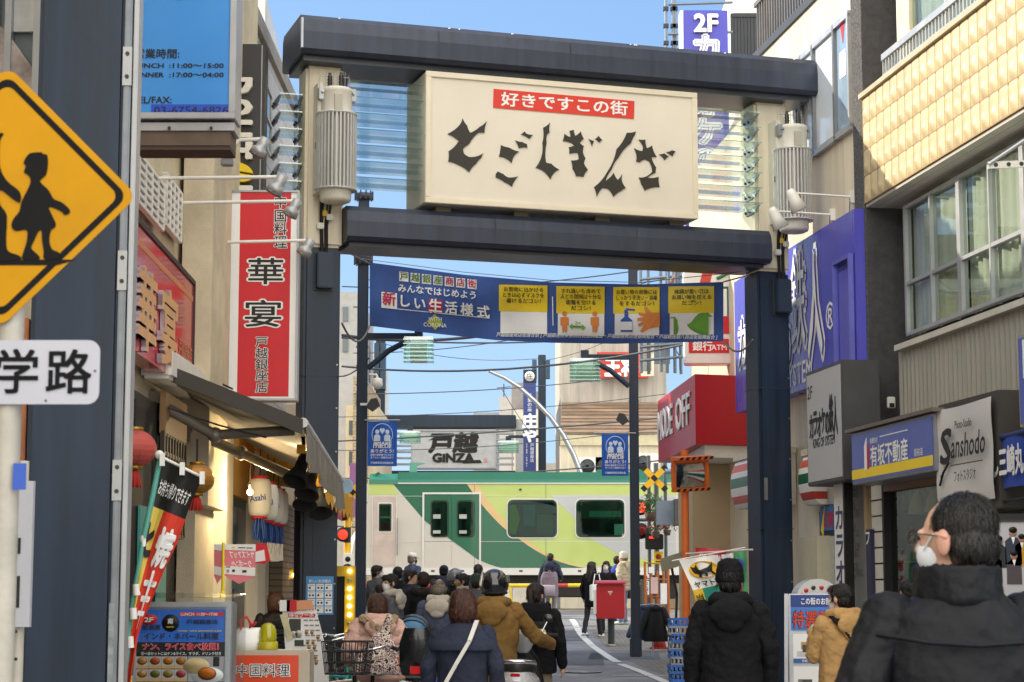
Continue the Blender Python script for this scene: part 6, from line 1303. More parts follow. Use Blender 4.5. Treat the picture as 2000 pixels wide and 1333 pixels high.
# ---------- parcel flag, other flags
t = thing('parcel_flag','white and green delivery flag with a yellow cat emblem hanging over the crates','flag'); w = Warp([((1326,1094),0),((1352,1150),.45),((1372,1215),1)], [((1402,1084),0),((1424,1135),.45),((1440,1190),1)], 23.6, .03)
mb = MB(); w.grid(mb,0,1,0,.48,PAPER); w.grid(mb,.26,1,.48,1,mat('flag_green','#2f9a86',.7,0,.06)); w.grid(mb,0,.26,.48,1,mat('flag_amber','#ecc02a',.7)); cl = mb.build('cloth', t)
mb = MB()
def wd_(pts,m,off): mb.add([w(a,b,off) for a,b in pts],[tuple(range(len(pts)-1,-1,-1))],m)
wd_([(.5+.38*cos(2*pi*k/24),.2+.135*sin(2*pi*k/24)) for k in range(24)],mat('emblem_yellow','#f0b818',.6),.02); 
wd_([(.2,.12),(.26,.15),(.31,.14),(.35,.1),(.36,.18),(.4,.2),(.62,.17),(.72,.13),(.78,.09),(.76,.14),(.72,.2),(.7,.24),(.76,.3),(.7,.3),(.64,.25),(.55,.25),(.54,.31),(.49,.31),(.47,.26),(.4,.27),(.36,.32),(.31,.31),(.32,.26),(.24,.24),(.2,.2)],BLACK,.035)
w.text(mb,'ヤマト運',.47,.41,.74,.11,BLACK,.03,.02); w.text(mb,'宅急便',.66,.72,.55,.2,mat('flag_amber','#ecc02a'),.04,.02); w.text(mb,'当',.13,.62,.2,.12,BLACK,.02,.02); w.text(mb,'店',.13,.77,.2,.12,BLACK,.02,.02); mb.build('printing', cl)
mb = MB(); mb.tube([at(1312,1096,23.6),at(1455,1070,23.9)],.008,WHITE,6); mb.build('rod', t)
for k,(L_,R_,d,m,lab) in enumerate((([((1358,1070),0),((1362,1112),1)],[((1418,1074),0),((1420,1118),1)],27.5,RED,'plain red shop flag behind the parcel flag'),([((1432,1080),0),((1438,1175),1)],[((1458,1076),0),((1462,1178),1)],26,mat('flag_leaf','#4f9a6a',.7,0,.2,6),'green shop flag with blue shapes beside the gate post'),([((1408,1084),0),((1425,1150),1)],[((1436,1080),0),((1446,1160),1)],26.6,PAPER,'white shop flag with red characters between the red and green flags'))):
    t = thing('shop_flag', lab, 'flag'); w2 = Warp(L_,R_,d,.02); mb = MB(); w2.grid(mb,0,1,0,1,m); cl = mb.build('cloth', t); mb = MB()
    if k == 0: w2.text(mb,'営業中',.5,.5,.8,.5,PAPER,.03,.03)
    elif k == 1: mb.add([w2(a,b,.03) for a,b in ((.1,.2),(.4,.12),(.8,.22),(.7,.42),(.3,.4))],[(4,3,2,1,0)],BLUE); mb.add([w2(a,b,.03) for a,b in ((.5,.6),(.6,.58),(.4,.95),(.3,.95))],[(3,2,1,0)],RED)
    else: w2.text(mb,'旨',.5,.3,.7,.3,RED,.04,.03); w2.text(mb,'い',.5,.7,.7,.3,RED,.04,.03)
    mb.build('printing', cl)
t = thing('flag_rail','thin rail across the shop front from which the red, white and green flags hang','rail'); mb = MB(); mb.tube([at(1340,1082,27.5),at(1470,1074,26)],.012,WHITE,6); mb.build('rail', t); t.name = 'hanging_rail'
# ---------- crates
CB = mat('crate_blue','#2c66b8',.5,0,.12,5); CG = mat('crate_grey','#8d9096',.5,0,.15,5)
def crate(m):
    mb = MB(); w_,d_,h_ = .23,.17,.105
    for s_ in (-1,1):
        mb.box(-w_,w_,s_*d_-.008,s_*d_+.008,h_-.025,h_,m); mb.box(-w_,w_,s_*d_-.008,s_*d_+.008,0,.03,m); mb.box(s_*w_-.008,s_*w_+.008,-d_,d_,h_-.025,h_,m); mb.box(s_*w_-.008,s_*w_+.008,-d_,d_,0,.03,m)
        for k in range(9): X=-w_+.03+k*(2*w_-.06)/8; mb.box(X-.009,X+.009,s_*d_-.006,s_*d_+.006,.03,h_-.025,m)
        for k in range(7): Y=-d_+.03+k*(2*d_-.06)/6; mb.box(s_*w_-.006,s_*w_+.006,Y-.009,Y+.009,.03,h_-.025,m)
    mb.box(-w_+.01,w_-.01,-d_+.01,d_-.01,.005,.012,m); return mb
cp_ = at(1345,1210,24.0); z0 = gz(24); zt_ = cp_.z; nC = 12; base = {}
for k in range(nC):
    m = CB if k%2 == 1 or k in (4,) else CG; z = z0+k*(zt_-z0)/nC; nm = ('blue' if m is CB else 'grey'); pos = 'topmost' if k == nC-1 else 'lowest' if k == 0 else None
    if m not in base: o = crate(m).build('plastic_crate'); base[m] = o
    else: o = base[m].copy(); COL.objects.link(o)
    o.location = (cp_.x+.012*sin(k*2.3), 24.0+.01*cos(k*1.7), z); o.rotation_euler.z = .05*sin(k*3.1)
    ordn = ('lowest','second','third','fourth','fifth','sixth','seventh','eighth','ninth','tenth','eleventh','topmost')[k]
    tag(o, f'{nm} plastic crate, {ordn} from the ground in the stack at the orange pole' if k < nC-1 else f'{nm} plastic crate, topmost in the stack at the orange pole', 'crate', 'stacked plastic crates')
# ---------- coat rack with two jackets, cones, junk
rp = gat(1275,1274); t = thing('coat_rack','low metal clothes stand carrying two dark jackets by the kerb','clothes rack',(rp.x,rp.y,gz(rp.y))); U = rp.y/F
mb = MB(); hR = 92*U; mb.cyl((0,0,0),(0,0,hR),.014,STEEL,8); mb.cyl((-.28,0,0),(-.28,.1,hR*.3),.012,STEEL,8); mb.box(-.4,.3,-.02,.02,.0,.03,STEEL); mb.box(-.05,.0,-.3,.3,.0,.03,STEEL); mb.tube([(-.25,0,hR*.97),(0,0,hR),(.25,0,hR*.97)],.012,STEEL,6); mb.build('stand', t)
JK = mat('jacket_black','#1a1b1f',.9,0,.25,5,.3,60); JN = mat('jacket_navy','#3a4666',.85,0,.25,5,.3,60)
for nm,dx,dy,m,lab,h0 in (('jacket',.06,-.07,JK,'black hooded jacket hanging on the near side of the clothes stand',.98),('jacket',-.1,.08,JN,'navy blue jacket hanging behind the black one on the clothes stand',1.0)):
    mb = MB(); w_ = 31*U; hJ = 70*U; z1 = hR*h0
    mb.rings([(z1-hJ,0,0,w_*.74,.1),(z1-hJ*.97,0,0,w_*.76,.11),(z1-hJ*.6,0,0,w_*.64,.12),(z1-hJ*.3,0,0,w_*.54,.12),(z1-hJ*.16,0,0,w_*.46,.1),(z1-hJ*.08,0,0,w_*.32,.08),(z1,0,0,w_*.12,.05)],m,22); mb.box(-.006,.006,-.135,-.1,z1-hJ*.95,z1-hJ*.2,RUBBER)
    for s_ in (-1,1): mb.cap((s_*w_*.44,0,z1-hJ*.16),.08,(s_*w_*1.16,-.08,z1-hJ*.86),.055,m,10)
    mb.ball((0,-.05,z1-hJ*.1),(w_*.4,.08,hJ*.09),m,12,8)
    o = mb.build(nm, None, (rp.x+dx, rp.y+dy, gz(rp.y))); tag(o, lab, 'jacket'); o['soft'] = 1
for px,py,lab,lean in ((1287,1268,'dull red traffic cone base right of the clothes stand',0),(1258,1250,'dull red traffic cone lying behind the clothes stand',1)):
    q = gat(px,py); t = thing('traffic_cone',lab,'traffic cone',(q.x,q.y,gz(q.y)+.0)); mb = MB(); CN = mat('cone_red','#a83c30',.6,0,.2,4)
    if lean: mb.M = Matrix.Translation((0,0,.12)) @ Matrix.Rotation(1.4,4,'Y')
    mb.box(-.18,.18,-.18,.18,0,.035,CN,.01); mb.lathe([(.15,.035),(.09,.27),(.08,.28)],(0,0,0),CN,18); mb.build('cone', t)
# ---------- post box
pb = gat(1194,1263); U = pb.y/F; t = thing('post_box','red post box on a dark round leg beside the white road line','post box',(pb.x,pb.y,gz(pb.y)),-.12); PR = mat('post_red','#c5242b',.35,0,.08,2,coat=.3)
z0,z1 = (1263-1210)*U,(1263-1136)*U; w_ = 27*U
mb = MB(); mb.cyl((0,0,0),(0,0,z0),6.5*U,mat('dark_green_leg','#33413f',.5,0,.15),18); mb.lathe([(.1,0),(.1,.03),(.075,.05)],(0,0,0),CONC,16); mb.build('leg', t)
mb = MB(); pr_ = [(-.22,z0),(.22,z0),(.24,z1-.1),(.24,z1-.06),(-.24,z1-.06),(-.24,z1-.1)]; mb.box(-w_,w_,-.22,.24,z0,z1-.08,PR,.015); mb.build('body', t)
mb = MB(); n=8; mb.ext([(-.27,z1-.08)]+[(-.27+.54*k/n, z1-.05+.05*sin(pi*k/n)) for k in range(n+1)]+[(.27,z1-.08)],-w_-.02,w_+.02,PR,'yz'); mb.build('lid', t)
mb = MB(); mb.box(-.045,.045,-.226,-.221,z1-.25,z1-.225,PAPER); mb.text('〒',0,z1-.31,.07,PAPER,-.2225,'c',.02); mb.build('mark', t); mb = MB(); mb.box(-w_-.06,-w_+.0,-.2,.1,z0+.1,z1-.2,PAPER); mb.build('side_panel', t)
# ---------- estate agent's A-board, round-topped machine, group photo
fk = Fr((at(1590,1250,16.6).x,16.6,0),-.12); t = thing('property_board','white A-board of property leaflets with a blue header, beside the tan-jacketed person','notice board',(fk.O.x,16.6,0),-.12)
x0,x1,z0,z1 = fk.rect((1539,1160),(1650,1420)); z0 = .05; mb = MB(); mb.box(x0,x1,0,.05,z0,z1,mat('board_frame','#c9ccd0',.4,.2),.008); mb.slab((x0-.02,.0,z0-.05),(x0-.02,.5,z0-.05),(x0-.0,.06,z1),(x0-.0,.0,z1),.03,mat('board_frame','#c9ccd0')); mb.build('frame', t)
mb = MB(); H_=.30; L_=x1-x0; mb.box(x0+.02,x1-.02,-.006,-.001,z1-.11,z1-.01,mat('navy_print','#24408a',.5)); mb.text('この街のお部屋探し',x0+.1,z1-.085,.062,PAPER,-.009,'l',.02,L_*.82); mb.box(x0+.02,x1-.02,-.006,-.001,z1-.3,z1-.112,mat('sky_print','#3f7fd0',.5)); otext(mb,'特選物件',x0+L_*.5,z1-.265,.15,-.009,m1=mat('orange_red','#e0461e',.5),m2=BLACK,w=L_*.86,b2=.035,slant=.12)
rs = random.Random(12)
for r in range(5):
    for c in range(2):
        a = x0+.035+c*L_*.62; b = a+L_*(.58 if c == 0 else .33); zt3 = z1-.33-r*.265
        mb.box(a,b,-.006,-.001,zt3-.235,zt3,PAPER); mb.box(a,b,-.0085,-.006,zt3-.235,zt3-.2,mat('leaf_blue','#3a68b0',.5))
        for q in range(3): X = a+.03+rs.random()*(b-a-.16); Z = zt3-.03-rs.random()*.09; mb.box(X,X+.07,-.0085,-.006,Z-.06,Z,rs.choice([mat('print_grey','#7b7870'),mat('print_tan','#b79a72'),mat('print_slate','#56606a')]))
        for q in range(3): mb.box(a+.03,b-.03,-.0085,-.006,zt3-.15-.016*q,zt3-.143-.016*q,mat('print_line','#a5a8ae'))
        mb.text('有坂不動産',(a+b)/2,zt3-.228,.024,PAPER,-.010,'c',.01)
mb.build('leaflets', t)
fv = Fr((at(1600,1200,19).x,19.0,0),0); t = thing('capsule_machine','silver round-topped machine with red lights behind the property board','machine',(fv.O.x,19.0,0)); x0,x1,z0,z1 = fv.rect((1556,1131),(1642,1340)); xm=(x0+x1)/2; w_=(x1-x0)/2; zs=z1-.17
mb = MB(); mb.ext([(x0,.0),(x1,.0),(x1,zs)]+[(xm+w_*cos(a),zs+.17*sin(a)) for a in [pi*k/12 for k in range(1,12)]]+[(x0,zs)],0,.4,mat('machine_silver','#b9b9b6',.35,.3,.08)); mb.build('body', t)
mb = MB(); mb.box(x0+.06,x1-.06,-.01,-.001,zs-.16,zs-.06,mat('machine_orange','#d9602a',.4)); mb.box(x0+.04,x1-.04,-.01,-.001,.3,zs-.2,mat('machine_panel','#7e5f4c',.5,0,.3,6)); mb.build('panel', t)
for k in range(6):
    a = .35+.48*k; mb = MB(); mb.lathe([(0,-.02),(.02,-.016),(.022,-.002)],(xm-w_*.82*cos(a),0,zs-.02+.11*sin(a)),mat('lamp_red','#d8483c',.25) if k != 2 else mat('lamp_dark','#41423c',.3),12,'y'); mb.build('light', t)
fg = Fr((at(1955,1090,17.5).x,17.5,0),0); t = thing('group_photo','large framed studio photograph of a family group at the right edge','photograph',(fg.O.x,17.5,0)); x0,x1,z0,z1 = fg.rect((1916,1020),(2040,1200)); mb = MB(); mb.box(x0,x1,0,.04,z0,z1,mat('photo_ground','#b9b8ba',.4,0,.08,1)); mb.box(x0-.02,x1,-.012,.0,z1,z1+.02,DGREY); mb.build('print', t)
mb = MB(); PS = mat('photo_skin','#d8a98c',.5)
for (px,py,m,hm,s_) in ((1978,1040,mat('photo_navy','#2b3444'),INK,1.0),(1951,1056,mat('photo_dark','#24242c'),INK,.85),(1995,1052,mat('photo_mustard','#c9962c'),INK,.85),(1941,1080,mat('photo_suit','#1d1d24'),INK,.95),(1980,1085,mat('photo_coat','#4b4247'),INK,.9)):
    X,Z = fg.loc(px,py); u=.035*s_; mb.lathe([(0,-.008),(u,-.008),(u,-.003)],(X,0,Z),PS,14,'y',sy=1.2); mb.lathe([(0,-.0105),(u*1.02,-.0105),(u*1.02,-.006)],(X,0,Z+u*.55),hm,14,'y',sy=.8); mb.ext([(X-u*2,Z-u*2.2),(X-u*.8,Z-u*1.2),(X+u*.8,Z-u*1.2),(X+u*2,Z-u*2.2),(X+u*2.1,Z-u*8),(X-u*2.1,Z-u*8)],-.006,-.001,m); mb.ext([(X-u*.5,Z-u*1.2),(X+u*.5,Z-u*1.2),(X,Z-u*3)],-.009,-.006,PAPER)
mb.build('figures', t)
mb = MB(); mb.box(x0-.06,x1+1,.1,.6,0,2.2,mat('studio_dark','#2b2a29',.7)); o = mb.build('wall', bD, None); o.parent = None; tag(o,'dark studio front wall behind the framed family photograph','wall'); o.location = (fg.O.x,17.5,0); o.name = 'studio_wall'
# ------------------------------------------------------------------ BEYOND THE RAILWAY
D = 72.0
# second gate far down the street
g2a, g2b = at(742,900,76), at(1018,900,76); gz2 = gz(76)
t = thing('far_street_gate','smaller far street gate with a white sign, beyond the train','gate',(0,76,0)); f76 = Fr((0,76,0),0)
mb = MB(); q = f76.rect((735,662),(749,1130)); mb.box(q[0],q[1],-.15,.15,gz2,q[3],NAVY,.02); mb.build('post', t)
for px in (736,748):
    mb = MB(); q = f76.rect((px-4,672),(px+5,762)); mb.box(q[0],q[1],-.3,.3,q[2],q[3],mat('far_fin','#3d5468',.45,.2)); mb.build('post_fin', t)
mb = MB(); q = f76.rect((735,813),(1008,838)); mb.box(q[0],q[1],-.5,.5,q[2],q[3],NAVY,.03); mb.build('beam', t)
mb = MB(); q = f76.rect((735,921),(1008,940)); mb.box(q[0],q[1],-.4,.4,q[2],q[3],NAVY,.03); mb.build('beam', t)
mb = MB(); q = f76.rect((1007,820),(1031,940)); mb.box(q[0],q[1],-.2,.3,q[2],q[3],ALU); mb.build('side_column', t)
mb = MB(); x0,x1,z0,z1 = f76.rect((804,841),(969,917)); mb.box(x0,x1,-.4,.3,z0,z1,mat('far_sign_grey','#c9cccf',.4)); 
for q in ((x0,x1,z1-.06,z1),(x0,x1,z0,z0+.06),(x0,x0+.06,z0+.06,z1-.06),(x1-.06,x1,z0+.06,z1-.06)): mb.box(q[0],q[1],-.45,-.401,q[2],q[3],ALU)
o = mb.build('sign', t); mb = MB(); U = 76.5/F; X,Z = f76.loc(885,882); mb.text('戸越',X,Z+.0,40*U,INK,-.41,'c',.06,96*U,slant=.12); X,Z = f76.loc(886,905); mb.text('GiNZA',X,Z+.02,23*U,INK,-.43,'c',.06,82*U)
for pts in (((838,862),(858,851),(884,852),(876,858),(850,860)),((902,902),(938,900),(942,906),(905,907))): mb.ext(f76.xy(*pts),-.425,-.405,INK)
q = f76.rect((945,897),(952,905)); mb.box(q[0],q[1],-.412,-.405,q[2],q[3],mat('seal_pink','#d9a0a0')); mb.build('lettering', o)
for side in ((774,802),(969,1004)):
    for k in range(6): mb = MB(); q = f76.rect((side[0],846+k*12),(side[1],849+k*12)); mb.box(q[0],q[1],-.3,.2,q[2],q[3],STEEL); mb.build('louvre', t)
# second lamp posts with lanterns
for (px,py,pxp,sg,lab) in ((801,852,745,1,'far glass lantern left of the far white sign'),(993,871,1062,-1,'far glass lantern right of the far white sign')):
    p = at(px,py+14,70); t = thing('street_lantern', lab, 'lantern', p, 0, 'far glass lanterns'); lantern(t,0,0,0,.75,.42,5); e = at(pxp,py-4,70)-p; mb = MB(); mb.box(min(0,e.x),max(0,e.x),-.05,.05,.52,.62,NAVY); mb.build('arm', t)
p = at(1058,900,69); t = thing('far_lamp_post','navy post with fins beside the vertical tavern sign','lamp post',(p.x,69,gz(69))); zo=gz(69); f69 = Fr((p.x,69,zo),0)
mb = MB(); a = at(1051,694,69).x-p.x; b = at(1066,694,69).x-p.x; mb.box(a,b,-.12,.12,0,at(1058,694,69).z-zo,NAVY,.02); mb.build('pole', t)
for dx in (-14,12): mb = MB(); X = dx*69/F; mb.box(X-.08,X+.08,-.2,.2,at(1058,740,69).z-zo,at(1058,704,69).z-zo,mat('far_fin','#3d5468')); mb.build('fin', t)
# vertical tavern sign
f68 = Fr((at(1036,820,67.5).x,67.5,0),0); t = thing('tavern_sign','tall thin navy tavern sign with white characters and a round emblem','shop sign',f68.O); U = 68/F
x0,x1,z0,z1 = f68.rect((1022,748),(1047,920)); mb = MB(); mb.box(x0,x1,0,.3,z0,z1,mat('tavern_navy','#2d3f80',.5,0,.08)); mb.box(x0,x1+.02,0,.3,z1+.01,z1+.45,mat('tavern_black','#22252b',.5)); mb.build('panel', t)
mb = MB(); xm=(x0+x1)/2; mb.lathe([(0,-.03),(.17,-.03),(.17,-.002)],(xm,0,z1+.22),PAPER,20,'y'); mb.text('庄',xm,z1+.13,.24,INK,-.036,'c'); 
for ch,py in (('庄',822),('や',850)): Z = f68.loc(1034,py)[1]; mb.text(ch,xm,Z-.2,.5,PAPER,-.012,'c',.06)
mb.text('戸越銀座店',xm+.08,f68.loc(1034,866)[1],.13,PAPER,-.012,'c',.0,vert=True); mb.text('3788-0961',xm-.1,f68.loc(1034,866)[1],.09,PAPER,-.012,'c',.0,vert=True); mb.text('味里の屋',xm,f68.loc(1034,768)[1],.16,PAPER,-.012,'c',.0,vert=True); mb.build('lettering', t)
# curved steel street lamp
t = thing('curved_street_lamp','tall polished steel street lamp bending over to the left','street lamp'); pts = [at(a,b,62) for a,b in ((955,725),(985,738),(1015,757),(1045,784),(1075,815),(1100,850),(1120,888),(1133,922),(1140,960),(1143,1010),(1144,1120))]; mb = MB(); mb.tube(pts,[.05,.06,.065,.07,.075,.08,.085,.09,.09,.095,.1],mat('polished_steel','#b9bcc0',.22,.9,.08),10); mb.build('mast', t)
# ---------- houses across the tracks
def far_box(name,label,px0,px1,pyt,d,depth,m,pyb=None,cat='building'):
    a,b = at(px0,pyt,d),at(px1,pyt,d); t = thing(name,label,cat,(0,0,0)); mb = MB(); mb.box(a.x,b.x,d,d+depth,gz(d)-.2 if pyb is None else at(px0,pyb,d).z,a.z,m); mb.build('wall', t); return t
OLDC = mat('old_concrete','#b7b1a4',.85,0,.35,.9,.2,20,streak=True); PALEW = mat('pale_wall','#cfcabc',.8,0,.2,.6,streak=True)
t = far_box('old_concrete_building','old stained concrete building with a tiled roof canopy beyond the crossing',1094,1300,583,68,8,OLDC); f = Fr((0,68,0),0)
mb = MB(); q = f.rect((1128,552),(1162,584)); mb.box(q[0],q[1],1,3,q[2],q[3],PALEW); mb.build('roof_hut', t)
mb = MB(); q = f.rect((1088,583),(1302,600)); mb.box(q[0],q[1],-.15,.0,q[2],q[3],mat('parapet_cream','#c9bf9f',.7,0,.2)); q = f.rect((1088,600),(1112,680)); mb.box(q[0],q[1],-.4,-.001,q[2],q[3],mat('parapet_cream','#c9bf9f')); mb.build('cornice', t)
for px in (1135,1180,1215,1250): mb = MB(); q = f.rect((px,700),(px+3,785)); mb.box(q[0],q[1],-.06,-.002,q[2],q[3],mat('drain_pipe','#77766f',.6)); mb.build('pipe', t)
for px in (1182,1255): mb = MB(); q = f.rect((px,605),(px+30,690)); mb.box(q[0],q[1],-.03,-.002,q[2],q[3],mat('blue_grey_panel','#9fa7ab')); mb.build('wall_panel', t)
mb = MB(); q = f.rect((1092,690),(1106,720)); mb.box(q[0]-.1,q[1],-.5,-.05,q[2],q[3],DGREY); mb.build('vent', t)
TILE = mat('roof_tile','#87705c',.75,0,.25,2); TILE = addpattern(TILE,'brick','#4a3b30',(60,.23),.03)
mb = MB(); a,b,c,d_ = at(1094,846,64.5),at(1290,846,64.5),at(1290,786,68),at(1098,786,68); 
nrow = 9
for k in range(nrow):
    p,q,r,s_ = a.lerp(d_,k/nrow),b.lerp(c,k/nrow),b.lerp(c,(k+1)/nrow),a.lerp(d_,(k+1)/nrow); mb.slab(p-Vector((0,.04,-.03)),q-Vector((0,.04,-.03)),r,s_,.05,(mat('roof_tile_a','#8a7460',.75,0,.25,3),mat('roof_tile_b','#7d6753',.75,0,.25,3))[k%2])
mb.build('tiled_canopy', t)
mb = MB(); mb.box(a.x,b.x,64.6,65.2,gz(65),a.z-.06,mat('shop_cream','#d7cdb4',.7,0,.2,1,streak=True)); mb.box(a.x,b.x,64.5,65.2,a.z-.4,a.z-.07,mat('parapet_cream','#c9bf9f')); mb.build('lower_front', t)
f64 = Fr((0,64.5,0),0)
for (a_,b_,c_2,d2,m) in ((1150,1200,862,884,WGL),(1215,1272,868,884,mat('blind_white','#c9cdd0',.5,0,.1,8))): mb = MB(); q = f64.rect((a_,c_2),(b_,d2)); mb.box(q[0],q[1],.06,.099,q[2],q[3],m); mb.build('window', t)
for px,py in ((1153,912),(1186,912),(1262,905)):
    p = at(px,py,64.0); u = thing('air_conditioner',{1153:'left outdoor air conditioner unit under the tiled canopy',1186:'middle outdoor air conditioner unit under the tiled canopy',1262:'right outdoor air conditioner unit near the crossing sign'}[px],'air conditioner',p,0,'air conditioner units under the tiled canopy'); mb = MB(); mb.box(-.4,.4,-.15,.15,-.3,.3,WHITE,.02); mb.build('case', u); mb = MB(); mb.lathe([(.24,-.165),(.24,-.151),(.05,-.151),(.05,-.165)],(-.1,0,0),DGREY,18,'y'); mb.build('fan_grille', u)
f66 = Fr((0,67.4,0),0); t = thing('ramen_sign','red roof sign with white characters on the old concrete building','shop sign'); x0,x1,z0,z1 = f66.rect((1166,688),(1266,738)); mb = MB(); mb.box(x0,x1,67.4,67.7,z0,z1,mat('faded_red','#c04434',.6,0,.15,2)); mb.box(x1-.25,x1+.2,67.39,67.6,z0+.05,z1-.05,mat('sign_cream','#d8d2b8')); mb.text('王将',(x0+x1)/2-.05,z0+.1,.72,PAPER,67.385,'c',.06,1.15); mb.build('panel', t)
t = far_box('grey_block','grey apartment block far behind the far gate',925,1002,806,150,20,mat('far_grey','#8d949c',.8,0,.1)); 
t = far_box('pale_block','pale tall block with a rooftop aerial behind the tavern sign',975,1000,775,140,15,mat('far_beige','#b5b1aa',.8,0,.12)); mb = MB(); p = at(984,775,140); mb.tube([p,p+Vector((0,0,.9))],.04,DGREY,5); mb.tube([p+Vector((-.5,0,.6)),p+Vector((.5,0,.7))],.03,DGREY,5); mb.build('aerial', t)
t = far_box('mid_block','grey-brown block just left of the tavern sign',999,1024,748,110,12,mat('far_brown','#8f8a86',.8,0,.15))
t = far_box('cream_house','cream sloping-roofed shop right of the far white sign',1003,1052,800,90,8,mat('cream_far','#d6cfbd',.8,0,.15)); mb = MB(); f90=Fr((0,90,0),0); mb.ext(f90.xy((1003,800),(1030,765),(1052,765),(1052,800)),90,92,mat('roof_far','#8d8580',.8)); mb.build('roof', t)
t = far_box('right_house','pale shop building between the steel lamp and the old concrete building',1060,1098,905,80,8,PALEW)
for (px0,px1,py,d,m,lab) in ((664,699,570,70,mat('left_far_grey','#a6a5a2',.8,0,.15),'grey tall building seen left of the left lamp post'),(690,712,735,64,addpattern(mat('tan_brick','#b8a384',.8,0,.15),'brick','#8a785e',(.3,.1),.01,(pi/2,0,0)),'tan brick building just behind the left lamp post'),(676,738,792,66,mat('left_far_cream','#d3c6a8',.8,0,.15),'cream low building behind the left lamp post'),(716,736,690,82,mat('left_far_pale','#c5c3bd',.8,0,.15),'pale building beside the far gate post')):
    t = far_box('background_building',lab,px0,px1,py,d,8,m); f = Fr((0,d,0),0)
    for k in range(2): mb = MB(); q = f.rect((px0+6,py+30+60*k),(px0+16,py+58+60*k)); mb.box(q[0],q[1],d-.05,d-.002,q[2],q[3],WGL); mb.build('window', t)
t = far_box('trackside_wall','pale concrete trackside wall right of the crossing signals',1262,1500,1030,60.5,.4,mat('wall_beige','#cbb698',.8,0,.15,1),cat='wall')
# pale scaffolded building right of the right lamp post
t = thing('scaffold','grey pipe scaffold and cladding panels left of the bank sign','scaffold'); SCF = mat('scaffold_pipe','#7d8790',.4,.5,.2); f45 = Fr((0,40.5,0),0)
mb = MB()
for px in (1252,1268,1290,1303,1318,1331):
    x,z = f45.loc(px,530); mb.cyl((x,40.5+(px%3)*.2,6.0),(x,40.5+(px%3)*.2,z+.3*(px%5)),.035,SCF,8)
for py in (548,585,612,648,680,706): a,b = f45.loc(1249,py),f45.loc(1336,py-8); mb.cyl((a[0],40.4,a[1]),(b[0],40.4,b[1]),.03,SCF,8)
mb.tube([(f45.loc(1262,640)[0],40.3,f45.loc(1262,640)[1]),(f45.loc(1320,535)[0],40.3,f45.loc(1320,535)[1])],.03,mat('rusty_pipe','#9c6a4a',.6,.3),8); mb.build('pipes', t)
for (a,b,c,e,m) in ((1255,1275,600,720,PALEW),(1280,1312,618,706,mat('panel_blue_grey','#8f9aa6',.6)),(1310,1336,560,650,WHITE)):
    q = f45.rect((a,c),(b,e)); mb = MB(); mb.box(q[0],q[1],40.9,41.0,q[2],q[3],m); mb.build('cladding_panel', t)
t = thing('roof_scaffold','thin grey scaffold poles against the sky left of the tall 2F sign','scaffold'); f42 = Fr((0,38.5,0),0); mb = MB()
for px in (1300,1314,1318): x,z = f42.loc(px,-12); mb.cyl((x,38.5,7),(x,38.5,z),.03,SCF,8); [mb.box(x-.05,x+.05,38.44,38.56,z-.35*k,z-.35*k+.07,DGREY) for k in range(1,5)]
for py in (12,70): a,b = f42.loc(1304,py),f42.loc(1430,py-4); mb.cyl((a[0],38.4,a[1]),(b[0],38.4,b[1]),.028,SCF,8)
mb.build('pipes', t)
t = thing('stairwell_tower','white roof tower with dark vertical grille right of the tall 2F sign','building'); q = Fr((0,40,0),0).rect((1432,-40),(1512,230)); mb = MB(); mb.box(q[0],q[1],40,43,q[2],q[3],WHITE); mb.build('wall', t); q2 = Fr((0,40,0),0).rect((1428,32),(1500,120)); mb = MB()
for k in range(12): X = q2[0]+(q2[1]-q2[0])*k/11; mb.box(X-.03,X+.03,39.8,39.9,q2[2],q2[3],DGREY)
mb.box(q2[0],q2[1],39.78,39.92,q2[3]-.08,q2[3],DGREY); mb.build('grille', t)
# overhead pipes and dark tarpaulin bridge on the right before the crossing
t = thing('signal_gantry','grey steel beam with a dark tarpaulin across the street front right of the orange pole','gantry'); f48 = Fr((0,46,0),0); mb = MB(); q = f48.rect((1283,978),(1340,1020)); mb.box(q[0],q[1],46,46.3,q[2],q[3],mat('steel_blue_grey','#7f8b99',.5,.3,.15)); mb.box(q[0],q[1]+1.3,45.9,46.4,q[2]-.06,q[2],mat('steel_blue_grey','#7f8b99')); mb.build('beam', t)
mb = MB(); q = f48.rect((1316,976),(1480,1026)); mb.box(q[0],q[1],45.7,46.6,q[2],q[3],mat('dark_tarp','#54544f',.85,0,.2,3,.4,12)); mb.build('tarpaulin', t)
for px in (1371,1424): mb = MB(); x,z = f48.loc(px,905); mb.cyl((x,46.1,gz(46)),(x,46.1,z),.07,mat('pale_post','#b9bcbc',.5),10); mb.build('column', t)
mb = MB(); a,b = f48.loc(1300,920),f48.loc(1460,920); mb.cyl((a[0],46.2,a[1]),(b[0],46.2,b[1]),.06,mat('steel_blue_grey','#7f8b99'),10); mb.build('pipe', t)
